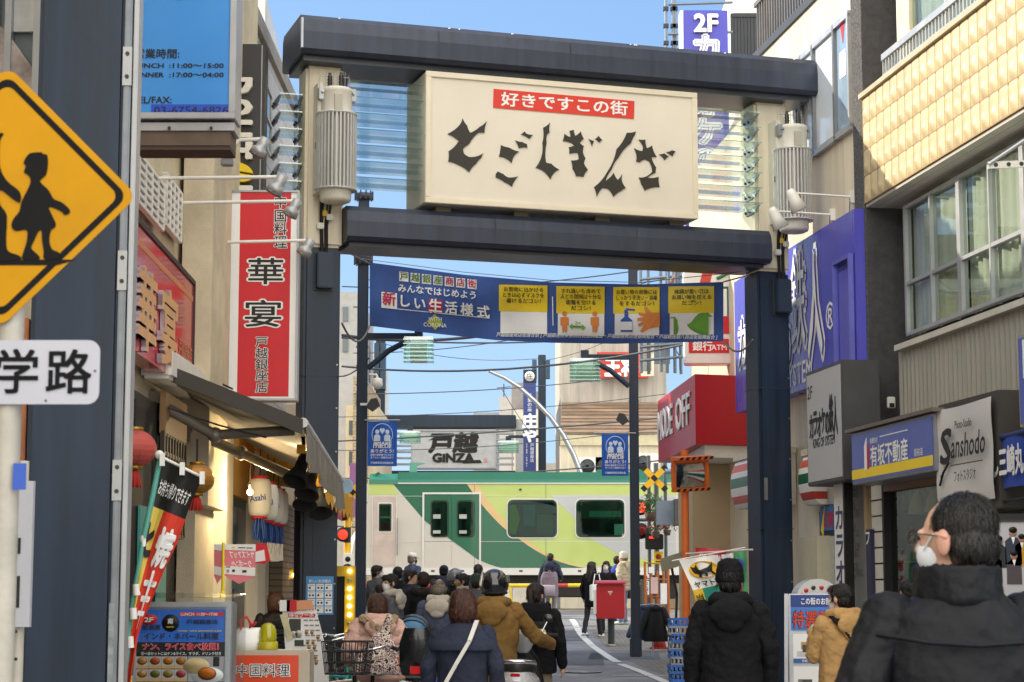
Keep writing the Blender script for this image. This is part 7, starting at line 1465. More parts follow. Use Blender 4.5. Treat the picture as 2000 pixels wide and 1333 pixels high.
# ---------- crossing signals
XY = mat('cross_yellow','#eab31a',.4,0,.08); LAMP_ON = emit('red_lamp_lit','#ff2a16',1.3); LAMP_OFF = mat('red_lamp_unlit','#7a1c1a',.2)
def xsign(t, c, r, w_):
    mb = MB()
    for s_ in (1,-1):
        M = Matrix.Translation(c) @ Matrix.Rotation(s_*pi/4,4,'Y'); m2 = MB(M); n = 7
        for k in range(n): a = -r+2*r*k/n; m2.box(a,a+2*r/n,-.02+.022*s_,.0+.022*s_,-w_,w_,BLACK if k in (0,3,6) else XY)
        o = m2.build('cross_board', t)
def lamp(t, c, R, on):
    mb = MB(); mb.lathe([(R*1.5,.0),(R*1.5,.03),(R*.9,.12),(.02,.14)],c,RUBBER,20,'y'); mb.ext([(R*.95*cos(a),R*.95*sin(a)) for a in [pi*k/10 for k in range(11)]],-.01,-.2,RUBBER) if False else None
    for k in range(9): a = pi*k/8; b = pi*(k+1)/8; 
    o = mb.build('lamp_hood', t); m = MB(); m.lathe([(0,-.03),(R*.7,-.02),(R,.0)],c,LAMP_ON if on else LAMP_OFF,18,'y'); m.build('lamp', o)
p = gat(1284,1222); d = p.y; t = thing('crossing_signal','level crossing signal with a yellow and black X board, right of the right lamp post','crossing signal',(p.x,d,gz(d))); zo = gz(d)
def rel(px,py,dd=None): q = at(px,py,dd or d); return Vector((q.x-p.x,q.y-d,q.z-zo))
mb = MB(); mb.cyl((0,0,0),(0,0,rel(1284,905).z),.06,mat('signal_pole','#5a5f63',.5,.3),12)
for px in (1268,1300): q = rel(px,905); mb.cyl((q.x,.2,0),(q.x,.2,q.z+.2),.045,mat('signal_pole','#5a5f63'),10)
mb.tube([rel(1246,1016),rel(1300,1016)],.04,mat('signal_pole','#5a5f63'),8); mb.build('pole', t)
c = rel(1276,936); c.y = -.3; xsign(t,c,33*d/F,5.5*d/F)
for px,py,on in ((1250,992,True),(1251,1038,False)): q = rel(px,py); q.y=-.2; lamp(t,q,.13,on)
mb = MB(); a,b = rel(1259,1044),rel(1294,1074); mb.box(a.x,b.x,-.35,-.1,b.z,a.z,BLACK,.02); mb.build('signal_box', t); mb = MB(); a,b = rel(1266,1049),rel(1276,1053); mb.box(a.x,b.x,-.37,-.351,b.z,a.z,LAMP_ON); mb.build('red_arrow', t)
mb = MB(); a,b = rel(1276,1078),rel(1294,1103); mb.box(a.x,b.x,-.2,-.17,b.z,a.z,YEL); mb.lathe([(0,-.21),(.07,-.21),(.07,-.2)],((a.x+b.x)/2,0,a.z*.6+b.z*.4),mat('dark_red','#a4322a'),14,'y'); mb.box(a.x+.04,b.x-.04,-.205,-.2,b.z+.05,b.z+.08,INK); mb.build('notice_plate', t)
mb = MB(); a,b = rel(1257,1122),rel(1267,1133); mb.box(a.x,b.x,-.2,-.17,b.z,a.z,PAPER); mb.ext([(a.x+.02,a.z-.02),(a.x+.05,a.z-.02),(b.x-.02,b.z+.02),(b.x-.05,b.z+.02)],-.205,-.2,RED); a,b = rel(1257,1135),rel(1267,1162); mb.box(a.x,b.x,-.2,-.17,b.z,a.z,PAPER); mb.text('立入禁止',(a.x+b.x)/2,a.z-.02,.08,INK,-.205,'c',.01,vert=True); mb.build('warning_plate', t)
# hanging plant basket and flowers near the signal
rs = random.Random(4); LEAF = mat('leaf_dark','#2f4a22',.7,0,.4,9); LEAF2 = mat('leaf_mid','#4d6a30',.7,0,.4,9); FLW = mat('flower_red','#c23048',.6,0,.3,9)
def plant(name,label,px,py,d,R,n,fl=0,droop=0):
    q = at(px,py,d); t = thing(name,label,'plant',q); mb = MB(); mb.lathe([(R*.3,-R*.9),(R*.45,-R*.3),(R*.42,-R*.3)],(0,0,0),mat('plant_pot','#5a4638',.8),12); mb.build('pot', t); mb = MB(); fm = MB()
    for k in range(n):
        a = rs.uniform(0,2*pi); e = rs.uniform(-.5,1.4); r = R*rs.uniform(.35,1.05); c = Vector((r*cos(a)*cos(e)*1.2,r*sin(a)*cos(e),r*sin(e)-droop*r*r)); s_ = R*rs.uniform(.1,.2); u = Vector((rs.gauss(0,1),rs.gauss(0,1),rs.gauss(0,1))).normalized(); v = u.orthogonal().normalized()
        mb.add([c-u*s_,c+v*s_*.45,c+u*s_,c-v*s_*.45],[(0,1,2,3)],(LEAF,LEAF2)[k%2])
        if k < fl: fm.ball(c+Vector((0,-.03,.02)),s_*.6,FLW,7,5)
    for k in range(12): a = rs.uniform(0,2*pi); mb.tube([(0,0,-R*.3),(R*.4*cos(a),R*.4*sin(a),R*.3),(R*.8*cos(a),R*.8*sin(a),R*.5)],.01,LEAF2,4)
    mb.build('foliage', t)
    if fl: fm.build('flowers', t)
plant('hanging_plant','spiky dark green plant hanging in front of the crossing X board',1270,992,d-1,.34,220)
plant('flower_basket','red flower basket hanging above the red signal box',1280,1033,d-.8,.25,110,26); plant('flower_basket','red flower basket hanging just left of the orange pole',1303,1030,d-.8,.22,90,26)
plant('planter','leafy planter on the ledge under the dark tarpaulin',1395,1040,47.5,.35,160)
t = thing('slanted_board','pale grey-green board tilted on a frame left of the orange pole','board'); mb = MB(); a,b,c_2,e = at(1289,1092,30.6),at(1329,1079,30.4),at(1331,1104,30.4),at(1292,1117,30.6); mb.slab(e,c_2,b,a,.04,mat('board_sage','#9a9a84',.6,0,.1)); mb.build('panel', t); mb = MB(); mb.tube([at(1312,1110,30.7),at(1322,1160,30.8),at(1318,1290,30.8)],.02,DGREY,6); mb.build('support', t)
t = thing('orange_rack','narrow orange metal racks with papers between the signal and the orange pole','rack'); f38 = Fr((0,44.5,0),0); mb = MB()
for px in (1262,1272,1286,1298,1306): a,b = f38.loc(px,1085+(px%7)*6),f38.loc(px+2,1246); mb.cyl((b[0],44.5+(px%3)*.2,gz(44.5)),(a[0],44.5+(px%3)*.2,a[1]),.03,mat('rack_orange','#c06a2c',.6,.1,.2),8)
for py in (1100,1130,1165,1200): a,b = f38.loc(1262,py),f38.loc(1307,py+3); mb.cyl((a[0],44.5,a[1]),(b[0],44.5,b[1]),.015,mat('rack_orange','#c06a2c'),6)
mb.build('frame', t)
for (a,b,c_2,e,m) in ((1270,1284,1128,1160,mat('paper_pink','#d8b8b4')),(1289,1302,1140,1180,PAPER),(1266,1276,1108,1120,PAPER)): mb = MB(); q = f38.rect((a,c_2),(b,e)); mb.box(q[0],q[1],44.35,44.38,q[2],q[3],m); mb.build('paper', t)
# left-hand crossing signal
d = 51.0; p = at(678,1100,d); t = thing('crossing_signal','level crossing signal with a lit red lamp and loudspeaker, left of the left lamp post','crossing signal',(p.x,d,gz(d))); zo = gz(d); mb = MB(); n=9; zt_ = at(678,940,d).z-zo
for k in range(n): mb.cyl((0,0,zt_*k/n),(0,0,zt_*(k+1)/n),.09,(XY,BLACK)[k%2],10)
mb.build('pole', t)
for py,on in ((1004,False),(1045,True)): q = rel(671,py); q.y = -.2; lamp(t,q,.125,on)
c = rel(690,962); c.y=-.3; xsign(t,c,36*d/F,6*d/F)
mb = MB(); q = rel(683,953); mb.lathe([(.05,.2),(.08,.1),(.2,-.15),(.18,-.15)],(q.x-.05,-.5,q.z),mat('speaker_grey','#7f96a8',.5),16,'y'); mb.build('loudspeaker', t); mb = MB(); q = rel(681,1093); mb.box(q.x-.12,q.x+.12,-.25,-.05,q.z-.16,q.z+.16,WHITE,.02); mb.lathe([(0,-.27),(.07,-.26),(.07,-.25)],(q.x,0,q.z),BLACK,12,'y'); mb.build('train_direction_box', t)
f50=Fr((0,54.5,0),0); q=f50.rect((683,905),(700,1010)); mb=MB(); mb.box(q[0],q[1],54.5,54.8,q[2],q[3],mat('mauve_sign','#8f5f8a',.6,0,.1)); o=mb.build('mauve_sign'); tag(o,'mauve vertical sign panel behind the left crossing signal','sign')
# ---------- overhead wires
wires = [((668,716,40),(1480,640,34),.02,.35),((668,655,40),(1240,575,37),.03,.4),((668,660,40),(1260,650,60),.02,.2),((660,862,58),(1450,800,58),.022,.1),((660,935,58),(1450,880,58),.02,.2),((640,965,60),(1300,948,60),.02,.1),((640,1027,60),(900,1020,60),.02,.1),((668,560,45),(1300,520,45),.014,.2),((690,600,45),(1300,545,45),.014,.2),((660,735,45),(720,700,33),.015,.1),((980,760,61),(1035,845,62),.01,.05),((720,1000,60),(1240,915,60),.015,.3),((660,815,62),(1300,770,62),.012,.15),((660,880,59),(1290,835,59),.012,.2),((690,690,50),(1260,600,50),.012,.3),((715,545,35),(1230,600,38),.009,.25),((1060,705,69),(1240,640,60),.012,.15),((745,670,76),(1060,700,69),.012,.3),((1250,560,45),(1330,700,40),.012,.05),((690,770,52),(1235,735,55),.013,.12)]
for k,(a,b,r,s_) in enumerate(wires):
    mb = MB(); mb.tube(catenary(at(*a),at(*b),s_,16),r,mat('wire_grey','#4a4d52',.6) if k else mat('wire_bundle','#5f646b',.6),6); o = mb.build('overhead_wire'); tag(o,('thick grey cable bundle crossing the street in front of the right lantern','black cable rising from the left gate post to the right lamp post') [k] if k < 2 else 'thin overhead wire crossing the sky beyond the gate','wire','overhead wires')
for k,(px,py,d_,r) in enumerate(((1300,1015,48,.05),)): pass
# ------------------------------------------------------------------ PEOPLE
SKIN = mat('skin','#d0a58c',.5,0,.08,6); SKIN2 = mat('skin_pale','#d8ae94',.5,0,.08,6)
def hairmat(n,c): return mat(n,c,.38,0,.6,18,.6,50,stretch=(3,3,.22))
HB, HBR, HGR, HDB = hairmat('hair_black','#17130f'), hairmat('hair_brown','#4a2a1a'), hairmat('hair_grey','#7d766c'), hairmat('hair_dark_brown','#2b1a12')
def cloth(n,c,rough=.85): return mat(n,c,rough,0,.22,4,.25,30)
C_BLK = mat('cloth_black','#121215',.85,0,.25,4,.45,22,spec=.25); C_NAVY = cloth('cloth_navy','#22293c'); C_MUST = cloth('cloth_mustard','#7a5a28'); C_TAN = cloth('cloth_tan','#b08a55'); C_PINK = cloth('cloth_pink','#c9a294',.6); C_GREY = cloth('cloth_grey','#55565c'); C_LG = cloth('cloth_light_grey','#a9a39a'); C_BEIGE = cloth('cloth_beige','#b3a084'); C_STEEL = cloth('cloth_steel_blue','#3b4660'); C_JEAN = cloth('jeans','#5f7ba0'); C_DT = cloth('trouser_dark','#24242a'); C_STONE = cloth('trouser_stone','#8a7a68'); C_GT = cloth('trouser_grey','#7a7a7c'); C_PADB = mat('padded_black','#0b0d13',.62,0,.25,4,.55,13,spec=.3); C_SAND = cloth('cloth_sand','#c4b79c'); C_MAUVE = cloth('cloth_mauve','#7d6e78'); FUR = mat('fur_trim','#a98f74',.95,0,.4,30,.9,60)
MASKM = mat('face_mask_white','#dfe2e6',.8,0,.04); SHOE = mat('shoe_dark','#26242a',.6); SHOEW = mat('shoe_white','#d8d5d0',.6)
_tex = {}
def clouds(sz):
    if sz not in _tex: t = bpy.data.textures.new('folds','CLOUDS'); t.noise_scale = sz; t.noise_depth = 2; _tex[sz] = t
    return _tex[sz]
PENDING = []
def soft(mb, name, parent, vox, smooth=4, disp=0, dsz=.12, **kw):
    "melt the overlapping rounded pieces of a builder into one continuous skin"
    o = mb.build(name, parent, **kw)
    r = o.modifiers.new('r','REMESH'); r.mode = 'VOXEL'; r.voxel_size = vox; r.use_smooth_shade = True
    if smooth: m = o.modifiers.new('s','SMOOTH'); m.factor = .5; m.iterations = smooth
    if disp: d = o.modifiers.new('d','DISPLACE'); d.texture = clouds(dsz); d.strength = disp; d.mid_level = .5; d.texture_coords = 'GLOBAL'
    PENDING.append(o); return o
def person(label, px, pyt, d, yaw=0, head=0, jacket=C_BLK, jk='jacket', trousers=C_DT, hair=('short',HB), hat=None, mask=False, arms=('down','down'), hem=None, hood=None, hoodm=None, bulk=1.0, lean=(0,0), legs='stand', skin=SKIN, shoes=SHOE, vox=None, group='people in the street', dy=0, Hh=None, folds=1.0, collar=None, headpitch=0):
    x = at(px,pyt,d).x; zt = at(px,pyt,d).z; H = (zt-gz(d)) if Hh is None else Hh; s = H/1.71
    t = thing('person', label, 'person', (x,d,gz(d) if Hh is None else zt-H), radians(yaw), group); t.scale = (s,s,s)
    v = vox or max(.009, min(.014, d*.0004)); lx_, ly_ = lean
    def tl(p):                      # the upper body leans over the hips
        k = max(0,(p[2]-.9)/.8); return (p[0]+lx_*k, p[1]+ly_*k, p[2])
    hm = Matrix.Translation(tl((0,0,1.5))) @ Matrix.Rotation(radians(head),4,'Z') @ Matrix.Rotation(radians(-headpitch),4,'X') @ Matrix.Translation((0,0,-1.5))
    def limb(side, kind):
        sx = side
        e, w_ = {'down':((.245,-.03,1.13),(.25,.04,.89)), 'front':((.25,-.04,1.13),(.13,.2,1.02)), 'phone':((.21,.08,1.12),(.07,.27,1.3)), 'bar':((.30,.10,1.14),(.30,.38,1.03)), 'reach':((.32,.14,1.15),(.40,.44,1.08)), 'bend':((.27,-.05,1.14),(.24,.17,1.05)), 'pocket':((.30,-.06,1.13),(.21,.07,.95))}[kind]
        kb = .7+.3*bulk
        return (sx*.172*kb,0,1.38), (sx*e[0]*kb,e[1],e[2]), (sx*w_[0]*kb,w_[1],w_[2])
    feet = {'stand':((.095,.0),(-.095,.03)), 'walk':((.09,.2),(-.09,-.2)), 'stride':((.08,-.16),(-.1,.18))}[legs]
    # body: one continuous skin from head to ankles, hands with separate fingers
    b = MB(); b.M = hm
    b.ball((0,-.005,1.6),(.074,.092,.1),skin,16,10); b.ball((0,.03,1.545),(.055,.062,.068),skin,14,9); b.ball((0,.06,1.575),(.05,.04,.05),skin,12,8); b.cap((0,.092,1.595),.012,(0,.106,1.565),.016,skin,8); b.cap((-.02,.083,1.532),.012,(.02,.083,1.532),.012,skin,8); b.ball((0,.078,1.497),(.025,.018,.018),skin,8,6)
    for sx in (-1,1): b.ball((sx*.078,-.008,1.578),(.012,.022,.034),skin,8,6); b.cap((sx*.03,.083,1.605),.012,(sx*.045,.076,1.605),.01,skin,6)
    b.M = Matrix(); b.cap(tl((0,-.01,1.4)),.062,tl((0,-.002,1.53)),.055,skin,12)
    b.rings([(.85,0,0,.13,.09),(1.05,0,0,.125,.085),(1.25,0,0,.15,.1),(1.38,0,0,.15,.075),(1.43,0,0,.07,.06)],skin,14); b.v = [Vector(tl(p)) if k >= 0 else p for k,p in enumerate(b.v)] if False else b.v
    armp = []
    for side, kind in ((-1,arms[0]),(1,arms[1])):
        S_,E_,W_ = [Vector(tl(p)) for p in limb(side,kind)]; armp.append((S_,E_,W_,side)); b.cap(S_,.045,E_,.038,skin,10); b.cap(E_,.038,W_,.027,skin,10)
        dr = (W_-E_).normalized(); sd = dr.cross(Vector((side,0,0))).normalized() if abs(dr.x) < .9 else Vector((0,1,0)); inn = Vector((-side,.25,0)).normalized()
        pc = W_+dr*.05; b.cap(W_+dr*.01,.026,pc+dr*.02,.032,skin,8)
        for k in range(4): r0 = W_+dr*.08+sd*(k-1.5)*.019; L = (.058,.07,.066,.05)[k]; m_ = r0+dr*L*.6+inn*.006; b.cap(r0,.0095,m_,.009,skin,6); b.cap(m_,.009,m_+dr*L*.35+inn*.03,.0075,skin,6)
        th = W_+dr*.035-sd*.03; b.cap(th,.011,th+dr*.035-sd*.022+inn*.012,.010,skin,6); b.cap(th+dr*.035-sd*.022+inn*.012,.01,th+dr*.06-sd*.02+inn*.022,.008,skin,6)
    legp = []
    for k,sx in enumerate((1,-1)):
        fx,fy = feet[k]; hp = Vector((sx*.09,0,.9)); an = Vector((fx,fy,.085 if legs=='stand' or fy > 0 else .13)); kn = Vector(((hp.x+an.x)/2, fy*.5+.03, .5)); legp.append((hp,kn,an,sx)); b.cap(hp,.07,kn,.05,skin,10); b.cap(kn,.05,an,.035,skin,10)
    soft(b,'body',t,v*.85,2)
    if trousers:
        q = MB(); q.ball((0,0,.93),(.165,.12,.13),trousers,16,10)
        for hp,kn,an,sx in legp: q.cap(hp,.088,kn,.066,trousers,12); q.cap(kn,.066,an+Vector((0,0,.0)),.056,trousers,12)
        soft(q,'trousers',t,v,3,.02*folds,.09)
    for hp,kn,an,sx in legp:
        q = MB(); q.ball((an.x,an.y+.05,an.z-.045),(.043,.125,.042),shoes,14,8); q.box(an.x-.042,an.x+.042,an.y-.06,an.y+.165,an.z-.085,an.z-.068,RUBBER,.004); q.build('shoe', t)
    # jacket
    hz = hem if hem is not None else {'jacket':.82,'coat':.5,'puffer':.84,'parka':.68}[jk]; B = bulk
    j = MB(); ring = [(hz,0,0,.175*B+(.05 if jk=='coat' else 0),.125*B+(.03 if jk=='coat' else 0)),(hz+(1.02-hz)*.5,0,0,.172*B,.125*B),(1.05,0,0,.165*B,.122*B),(1.2,0,0,.182*B,.13*B),(1.32,0,-.005,.19*B,.122*B),(1.39,0,-.008,.165*B,.1*B),(1.44,0,-.008,.1*B,.085*B),(1.48,0,-.005,.078,.078)]
    if jk == 'puffer':
        zz = hz
        while zz < 1.36: j.rings([(zz-.035,0,0,.14*B,.1*B),(zz,0,0,.192*B,.142*B),(zz+.05,0,0,.194*B,.144*B),(zz+.085,0,0,.15*B,.105*B)],jacket,20); zz += .088
        j.rings(ring,jacket,20)
    else: j.rings(ring,jacket,24)
    j.v = [Vector(tl(p)) for p in j.v]
    for S_,E_,W_,side in armp:
        a_ = MB()
        if jk == 'puffer':
            a_.cap(S_,.066*B,E_,.058*B,jacket,12); a_.cap(E_,.058*B,W_,.046*B,jacket,12)
            for a,c,r in ((S_,E_,.072),(E_,W_,.064)):
                for k in range(1,4): a_.ball(a.lerp(c,k/3.4),r*B,jacket,12,8)
        else: a_.ball(S_+Vector((0,0,-.02)),.07*B,jacket,12,8); a_.cap(S_,.063*B,E_,.055*B,jacket,12); a_.cap(E_,.055*B,W_,.044*B,jacket,12); a_.cap(W_+(E_-W_)*.1,.046*B,W_,.046*B,jacket,12)
        soft(a_,'sleeve',t,v,2,.03*folds*(1.3 if jk=='puffer' else 1),.085)
    jo = soft(j,'coat' if jk in ('coat','parka') else 'jacket',t,v,3,.028*folds*(1.3 if jk=='puffer' else 1),.11)
    if collar: q = MB(); q.lathe([(.083,1.40),(.096,1.44),(.092,1.52),(.082,1.525),(.078,1.45)],tl((0,-.012,0)),collar,20,sy=1.05); soft(q,'collar',t,v,2,.01,.07)
    if hood:
        hmn = hoodm or jacket; q = MB(); q.tube([tl(p) for p in ((-.085,.07,1.42),(-.115,.0,1.455),(-.1,-.09,1.465),(0,-.13,1.455),(.1,-.09,1.465),(.115,.0,1.455),(.085,.07,1.42))],[.035,.045,.052,.056,.052,.045,.035],hmn,12)
        q.ball(tl((0,-.135*B,1.375)),(.125*B,.055,.095),hmn,16,10); q.ball(tl((0,-.14*B,1.30)),(.075*B,.04,.06),hmn,14,9)
        soft(q,'hood',t,v,3,.014*folds,.07)
        if hood == 'fur': q = MB(); q.tube([tl(p) for p in ((-.14,.02,1.44),(-.16,-.1,1.46),(-.09,-.19,1.4),(.0,-.215,1.35),(.09,-.19,1.4),(.16,-.1,1.46),(.14,.02,1.44))],.048,FUR,10); soft(q,'fur_trim',t,v,1,.03,.025)
    # hair
    hk, hmt = hair; h = MB(); h.M = hm
    if hk in ('short','bob','long','pony','bun','crop'):
        h.ball((0,-.018,1.622),(.087,.1,.092),hmt,18,11); h.ball((0,-.045,1.575),(.082,.068,.08),hmt,16,10)
        for sx in (-1,1): h.cap((sx*.076,.015,1.62),.016,(sx*.078,.02,1.575),.010,hmt,8)
        if hk != 'crop': h.ball((0,.05,1.655),(.07,.045,.045),hmt,14,9)
    if hk == 'bob': h.rings([(1.47,0,-.03,.078,.055),(1.49,0,-.03,.1,.085),(1.55,0,-.025,.107,.105),(1.61,0,-.02,.103,.108),(1.66,0,-.018,.09,.095),(1.695,0,-.018,.066,.072),(1.715,0,-.018,.035,.04)],hmt,22)
    if hk == 'long': h.rings([(1.2,0,-.11,.07,.025),(1.3,0,-.105,.1,.035),(1.42,0,-.085,.105,.05),(1.52,0,-.04,.1,.08),(1.62,0,-.02,.094,.1)],hmt,20); [h.cap((sx*.085,.03,1.6),.022,(sx*.11,.06,1.28),.022,hmt,8) for sx in (-1,1)]
    if hk == 'pony': h.ball((0,-.125,1.63),.026,hmt,10,7); h.cap((0,-.13,1.62),.03,(.02,-.15,1.5),.028,hmt,10); h.cap((.02,-.15,1.5),.028,(.035,-.14,1.4),.008,hmt,10)
    if hk == 'bun': h.ball((0,-.11,1.66),(.045,.045,.04),hmt,12,8)
    if hk == 'balding': h.ball((0,-.045,1.575),(.083,.072,.062),hmt,16,10); [h.cap((sx*.078,-.02,1.61),.014,(sx*.077,.02,1.58),.010,hmt,8) for sx in (-1,1)]; h.ball((0,-.03,1.66),(.06,.07,.032),hmt,14,8)
    if h.v: soft(h,'hair',t,v*.8,2,.012,.03)
    if hat:
        k, m = hat; q = MB(); q.M = hm
        if k == 'beanie': q.lathe([(.09,1.575),(.1,1.585),(.1,1.635),(.095,1.64),(.096,1.66),(.085,1.71),(.055,1.742),(.0,1.75)],(0,-.012,0),m,24,sy=1.1); soft(q,'beanie',t,v*.8,2,.012,.03)
        if k == 'cap': q.lathe([(.09,1.62),(.092,1.66),(.08,1.705),(.04,1.728),(0,1.73)],(0,-.01,0),m,20,sy=1.1); q.slab((-.07,.08,1.628),(.07,.08,1.628),(.05,.19,1.618),(-.05,.19,1.618),.012,m); q.build('cap',t)
        if k == 'helmet':
            q.ball((0,-.005,1.615),(.128,.15,.14),m,24,16); q.build('helmet',t); q = MB(); q.M = hm; q.tube([(.108*cos(a),-.005+.126*sin(a),1.54) for a in [2*pi*i/24 for i in range(25)]],.012,RUBBER,6)
            q.tube([(-.1,.06,1.70),(-.1,-.06,1.72),(-.108,-.1,1.6)],.012,STEEL,6) if d < 20 else None; q.ext([(.1,1.6),(.135,1.64),(.125,1.7),(.09,1.66)],-.04,.05,mat('helmet_panel','#6f6a60',.4)) if d < 20 else None; q.build('helmet_rim',t)
    if mask:
        mm_ = mask if not isinstance(mask,bool) else MASKM; q = MB(); q.M = hm; q.rings([(1.487,0,.05,.035,.04),(1.51,0,.05,.05,.05),(1.54,0,.048,.06,.06),(1.565,0,.045,.058,.064),(1.58,0,.044,.04,.062)],mm_,20); q.build('face_mask',t)
        for sx in (-1,1): q = MB(); q.M = hm; q.tube([(sx*.06,.06,1.56),(sx*.077,.02,1.6),(sx*.082,-.012,1.595)],.003,mm_,5); q.build('ear_loop',t)
    for sx in (-1,1): q = MB(); q.M = hm; q.ball((sx*.031,.084,1.593),(.012,.008,.008),mat('eye_dark','#1e1712',.2),8,6); q.build('eye',t)
    return t, tl, hm, s
def strap(t, pts, w_, m, name='bag_strap'):
    q = MB(); n = len(pts)
    for a,b in zip(pts,pts[1:]): a,b = Vector(a),Vector(b); q.slab(a-Vector((w_,0,0)),a+Vector((w_,0,0)),b+Vector((w_,0,0)),b-Vector((w_,0,0)),.012,m)
    q.build(name, t)
# foreground man at the right
big, tl_, hmB, sB = person('balding man in a black padded jacket, glasses and white mask, nearest the camera',1868,962,5.3,yaw=4,head=43,jacket=C_PADB,jk='jacket',trousers=C_DT,hair=('none',HB),mask=True,arms=('pocket','down'),bulk=1.2,vox=.006,folds=.9,lean=(0,.03),Hh=1.74)
HBL = hairmat('hair_thinning_black','#1d1916')
h = MB(); h.M = hmB
h.ball((0,-.034,1.632),(.081,.084,.079),HBL,24,16); h.ball((0,-.052,1.578),(.0805,.066,.075),HBL,22,14); h.ball((0,-.015,1.655),(.058,.06,.05),HBL,18,12)
for sx in (-1,1): h.ball((sx*.05,-.01,1.632),(.031,.045,.05),HBL,14,10)
soft(h,'hair',big,.005,3,.006,.012)
# cropped sides shading into the skin, collar, yoke seam, spectacles
sd = MB(); sd.M = hmB; SHORTH = mat('cropped_hair','#4a3d34',.7,0,.3,40,.4,90); sd.ball((0,-.045,1.548),(.074,.05,.05),SHORTH,18,11); soft(sd,'cropped_hair',big,.006,2,.004,.02)
q = MB(); q.lathe([(.098,1.395),(.118,1.43),(.112,1.515),(.1,1.525),(.088,1.5),(.084,1.42)],(0,.018,0),C_PADB,28,sy=1.06); soft(q,'collar',big,.006,3,.018,.06)
q = MB(); q.tube([(-.235,-.06,1.345),(-.12,-.142,1.325),(0,-.163,1.318),(.12,-.142,1.325),(.235,-.06,1.345)],.006,C_PADB,6); q.build('yoke_seam',big)
for zz in (1.14,): q = MB(); q.tube([(-.22,-.09,zz),(-.1,-.152,zz-.01),(.1,-.152,zz-.01),(.22,-.09,zz)],.005,C_PADB,6); q.build('seam',big)
GLF = mat('glasses_frame','#4a4238',.3,.5)
q = MB(); q.M = hmB
for sx in (-1,1): q.tube([(sx*.034+.026*cos(a),.108,1.597+.02*sin(a)) for a in [2*pi*i/16 for i in range(17)]],.0014,GLF,6); q.tube([(sx*.06,.105,1.6),(sx*.076,.06,1.602),(sx*.083,-.01,1.595)],.0016,GLF,6)
q.tube([(-.008,.112,1.6),(.008,.112,1.6)],.002,GLF,5); gl_ = q.build('glasses',big)
LENS = glass('spectacle_lens','#f0f4f6',.4,.1)
for sx in (-1,1): q = MB(); q.M = hmB; q.lathe([(.0,.1085),(.025,.1085)],(sx*.034,0,1.597),LENS,16,'y'); q.build('lens',gl_)
for sx in (-1,1): q = MB(); q.M = hmB; q.ball((sx*.082,-.012,1.578),(.010,.021,.035),mat('skin_ear','#c79580',.5,0,.06),14,9); q.cap((sx*.086,.004,1.6),.006,(sx*.088,-.024,1.592),.006,mat('skin_ear','#c79580'),7); q.build('ear',big)
# beanie man, tan jacket, dark-haired person
person('man in a black beanie and black hooded parka walking beside the right gate post',1425,1101,14.0,yaw=-6,jacket=C_BLK,jk='parka',hair=('crop',HB),hat=('beanie',C_BLK),arms=('down','down'),hood=True,bulk=1.28,legs='walk',folds=1.3)
tn,_,_,_ = person('person in a tan hooded jacket with a black shoulder strap reading the property board',1640,1140,15.2,yaw=28,head=18,jacket=C_TAN,jk='jacket',hair=('short',HB),arms=('phone','front'),hood=True,bulk=1.22,mask=True,hem=.72,folds=1.2)
strap(tn,[(-.16,-.09,1.44),(-.06,-.185,1.3),(.06,-.19,1.15),(.19,-.1,.98)],.03,C_BLK)
person('dark-haired person half hidden behind the foreground man by the shop window',1772,1133,19.5,yaw=10,jacket=C_BLK,hair=('short',HB))
# navy coat woman
nv,_,_,_ = person('woman with a brown bob in a navy cape-collared coat and white bag strap',905,1151,13.4,yaw=-8,jacket=C_NAVY,jk='coat',hair=('bob',HBR),arms=('down','down'),bulk=1.15,hem=.5)
q = MB(); q.rings([(1.26,0,-.02,.262,.178),(1.30,0,-.018,.255,.172),(1.40,0,-.012,.19,.13),(1.455,0,-.01,.105,.1),(1.47,0,-.01,.08,.08)],C_NAVY,26); soft(q,'cape_collar',nv,.010,2,.016,.09)
strap(nv,[(.12,-.1,1.475),(.08,-.195,1.33),(-.02,-.205,1.16),(-.1,-.2,1.02),(-.15,-.185,.93)],.016,mat('strap_white','#d9d6d0',.6))
# scooter rider pushing, scooter
rd,_,_,_ = person('rider in a dark glossy helmet and mustard hooded jacket holding a scooter',966,1121,17.2,yaw=-10,jacket=C_MUST,jk='jacket',trousers=C_BEIGE,hair=('crop',HB),hat=('helmet',mat('helmet_black','#17181c',.08,0,.1,2,coat=1)),arms=('front','reach'),hood=True,bulk=1.25,hem=.72)
sc_p = Vector((xat(1018,16.9,.8),16.9,0)); sct_ = thing('motor_scooter','silver and black scooter with a red tail light, pushed by the helmeted rider','scooter',(.075,17.38,gz(17.2)),-.06); sct_.scale = (1.05,1.05,1.05)
SILV = mat('scooter_silver','#c9cbcc',.25,.3,.06,2,coat=.6); SBLK = mat('scooter_black','#1b1c1f',.25,0,.1,2,coat=.5); CHR = mat('chrome','#d5d7d9',.12,1,.03)
def wheel(t, y, R, w_=.05, x=0, spokes=0):
    mb = MB(); n = 28; mb.tube([(x,y+R*cos(2*pi*k/n),R+.0+R*sin(2*pi*k/n)) for k in range(n+1)],w_,RUBBER,8,False); W_ = mb.build('wheel', t)
    m = MB(); m.tube([(x,y+(R-w_)*cos(2*pi*k/n),R+(R-w_)*sin(2*pi*k/n)) for k in range(n+1)],w_*.35,CHR,6,False); m.cyl((x-.05,y,R),(x+.05,y,R),.03,CHR,10)
    for k in range(spokes or 5): a = 2*pi*k/(spokes or 5); m.cyl((x,y,R),(x,y+(R-w_)*cos(a),R+(R-w_)*sin(a)),.0025 if spokes else .02,CHR,5)
    m.build('rim', W_)
wheel(sct_,-.55,.22,.055); wheel(sct_,.65,.22,.055)
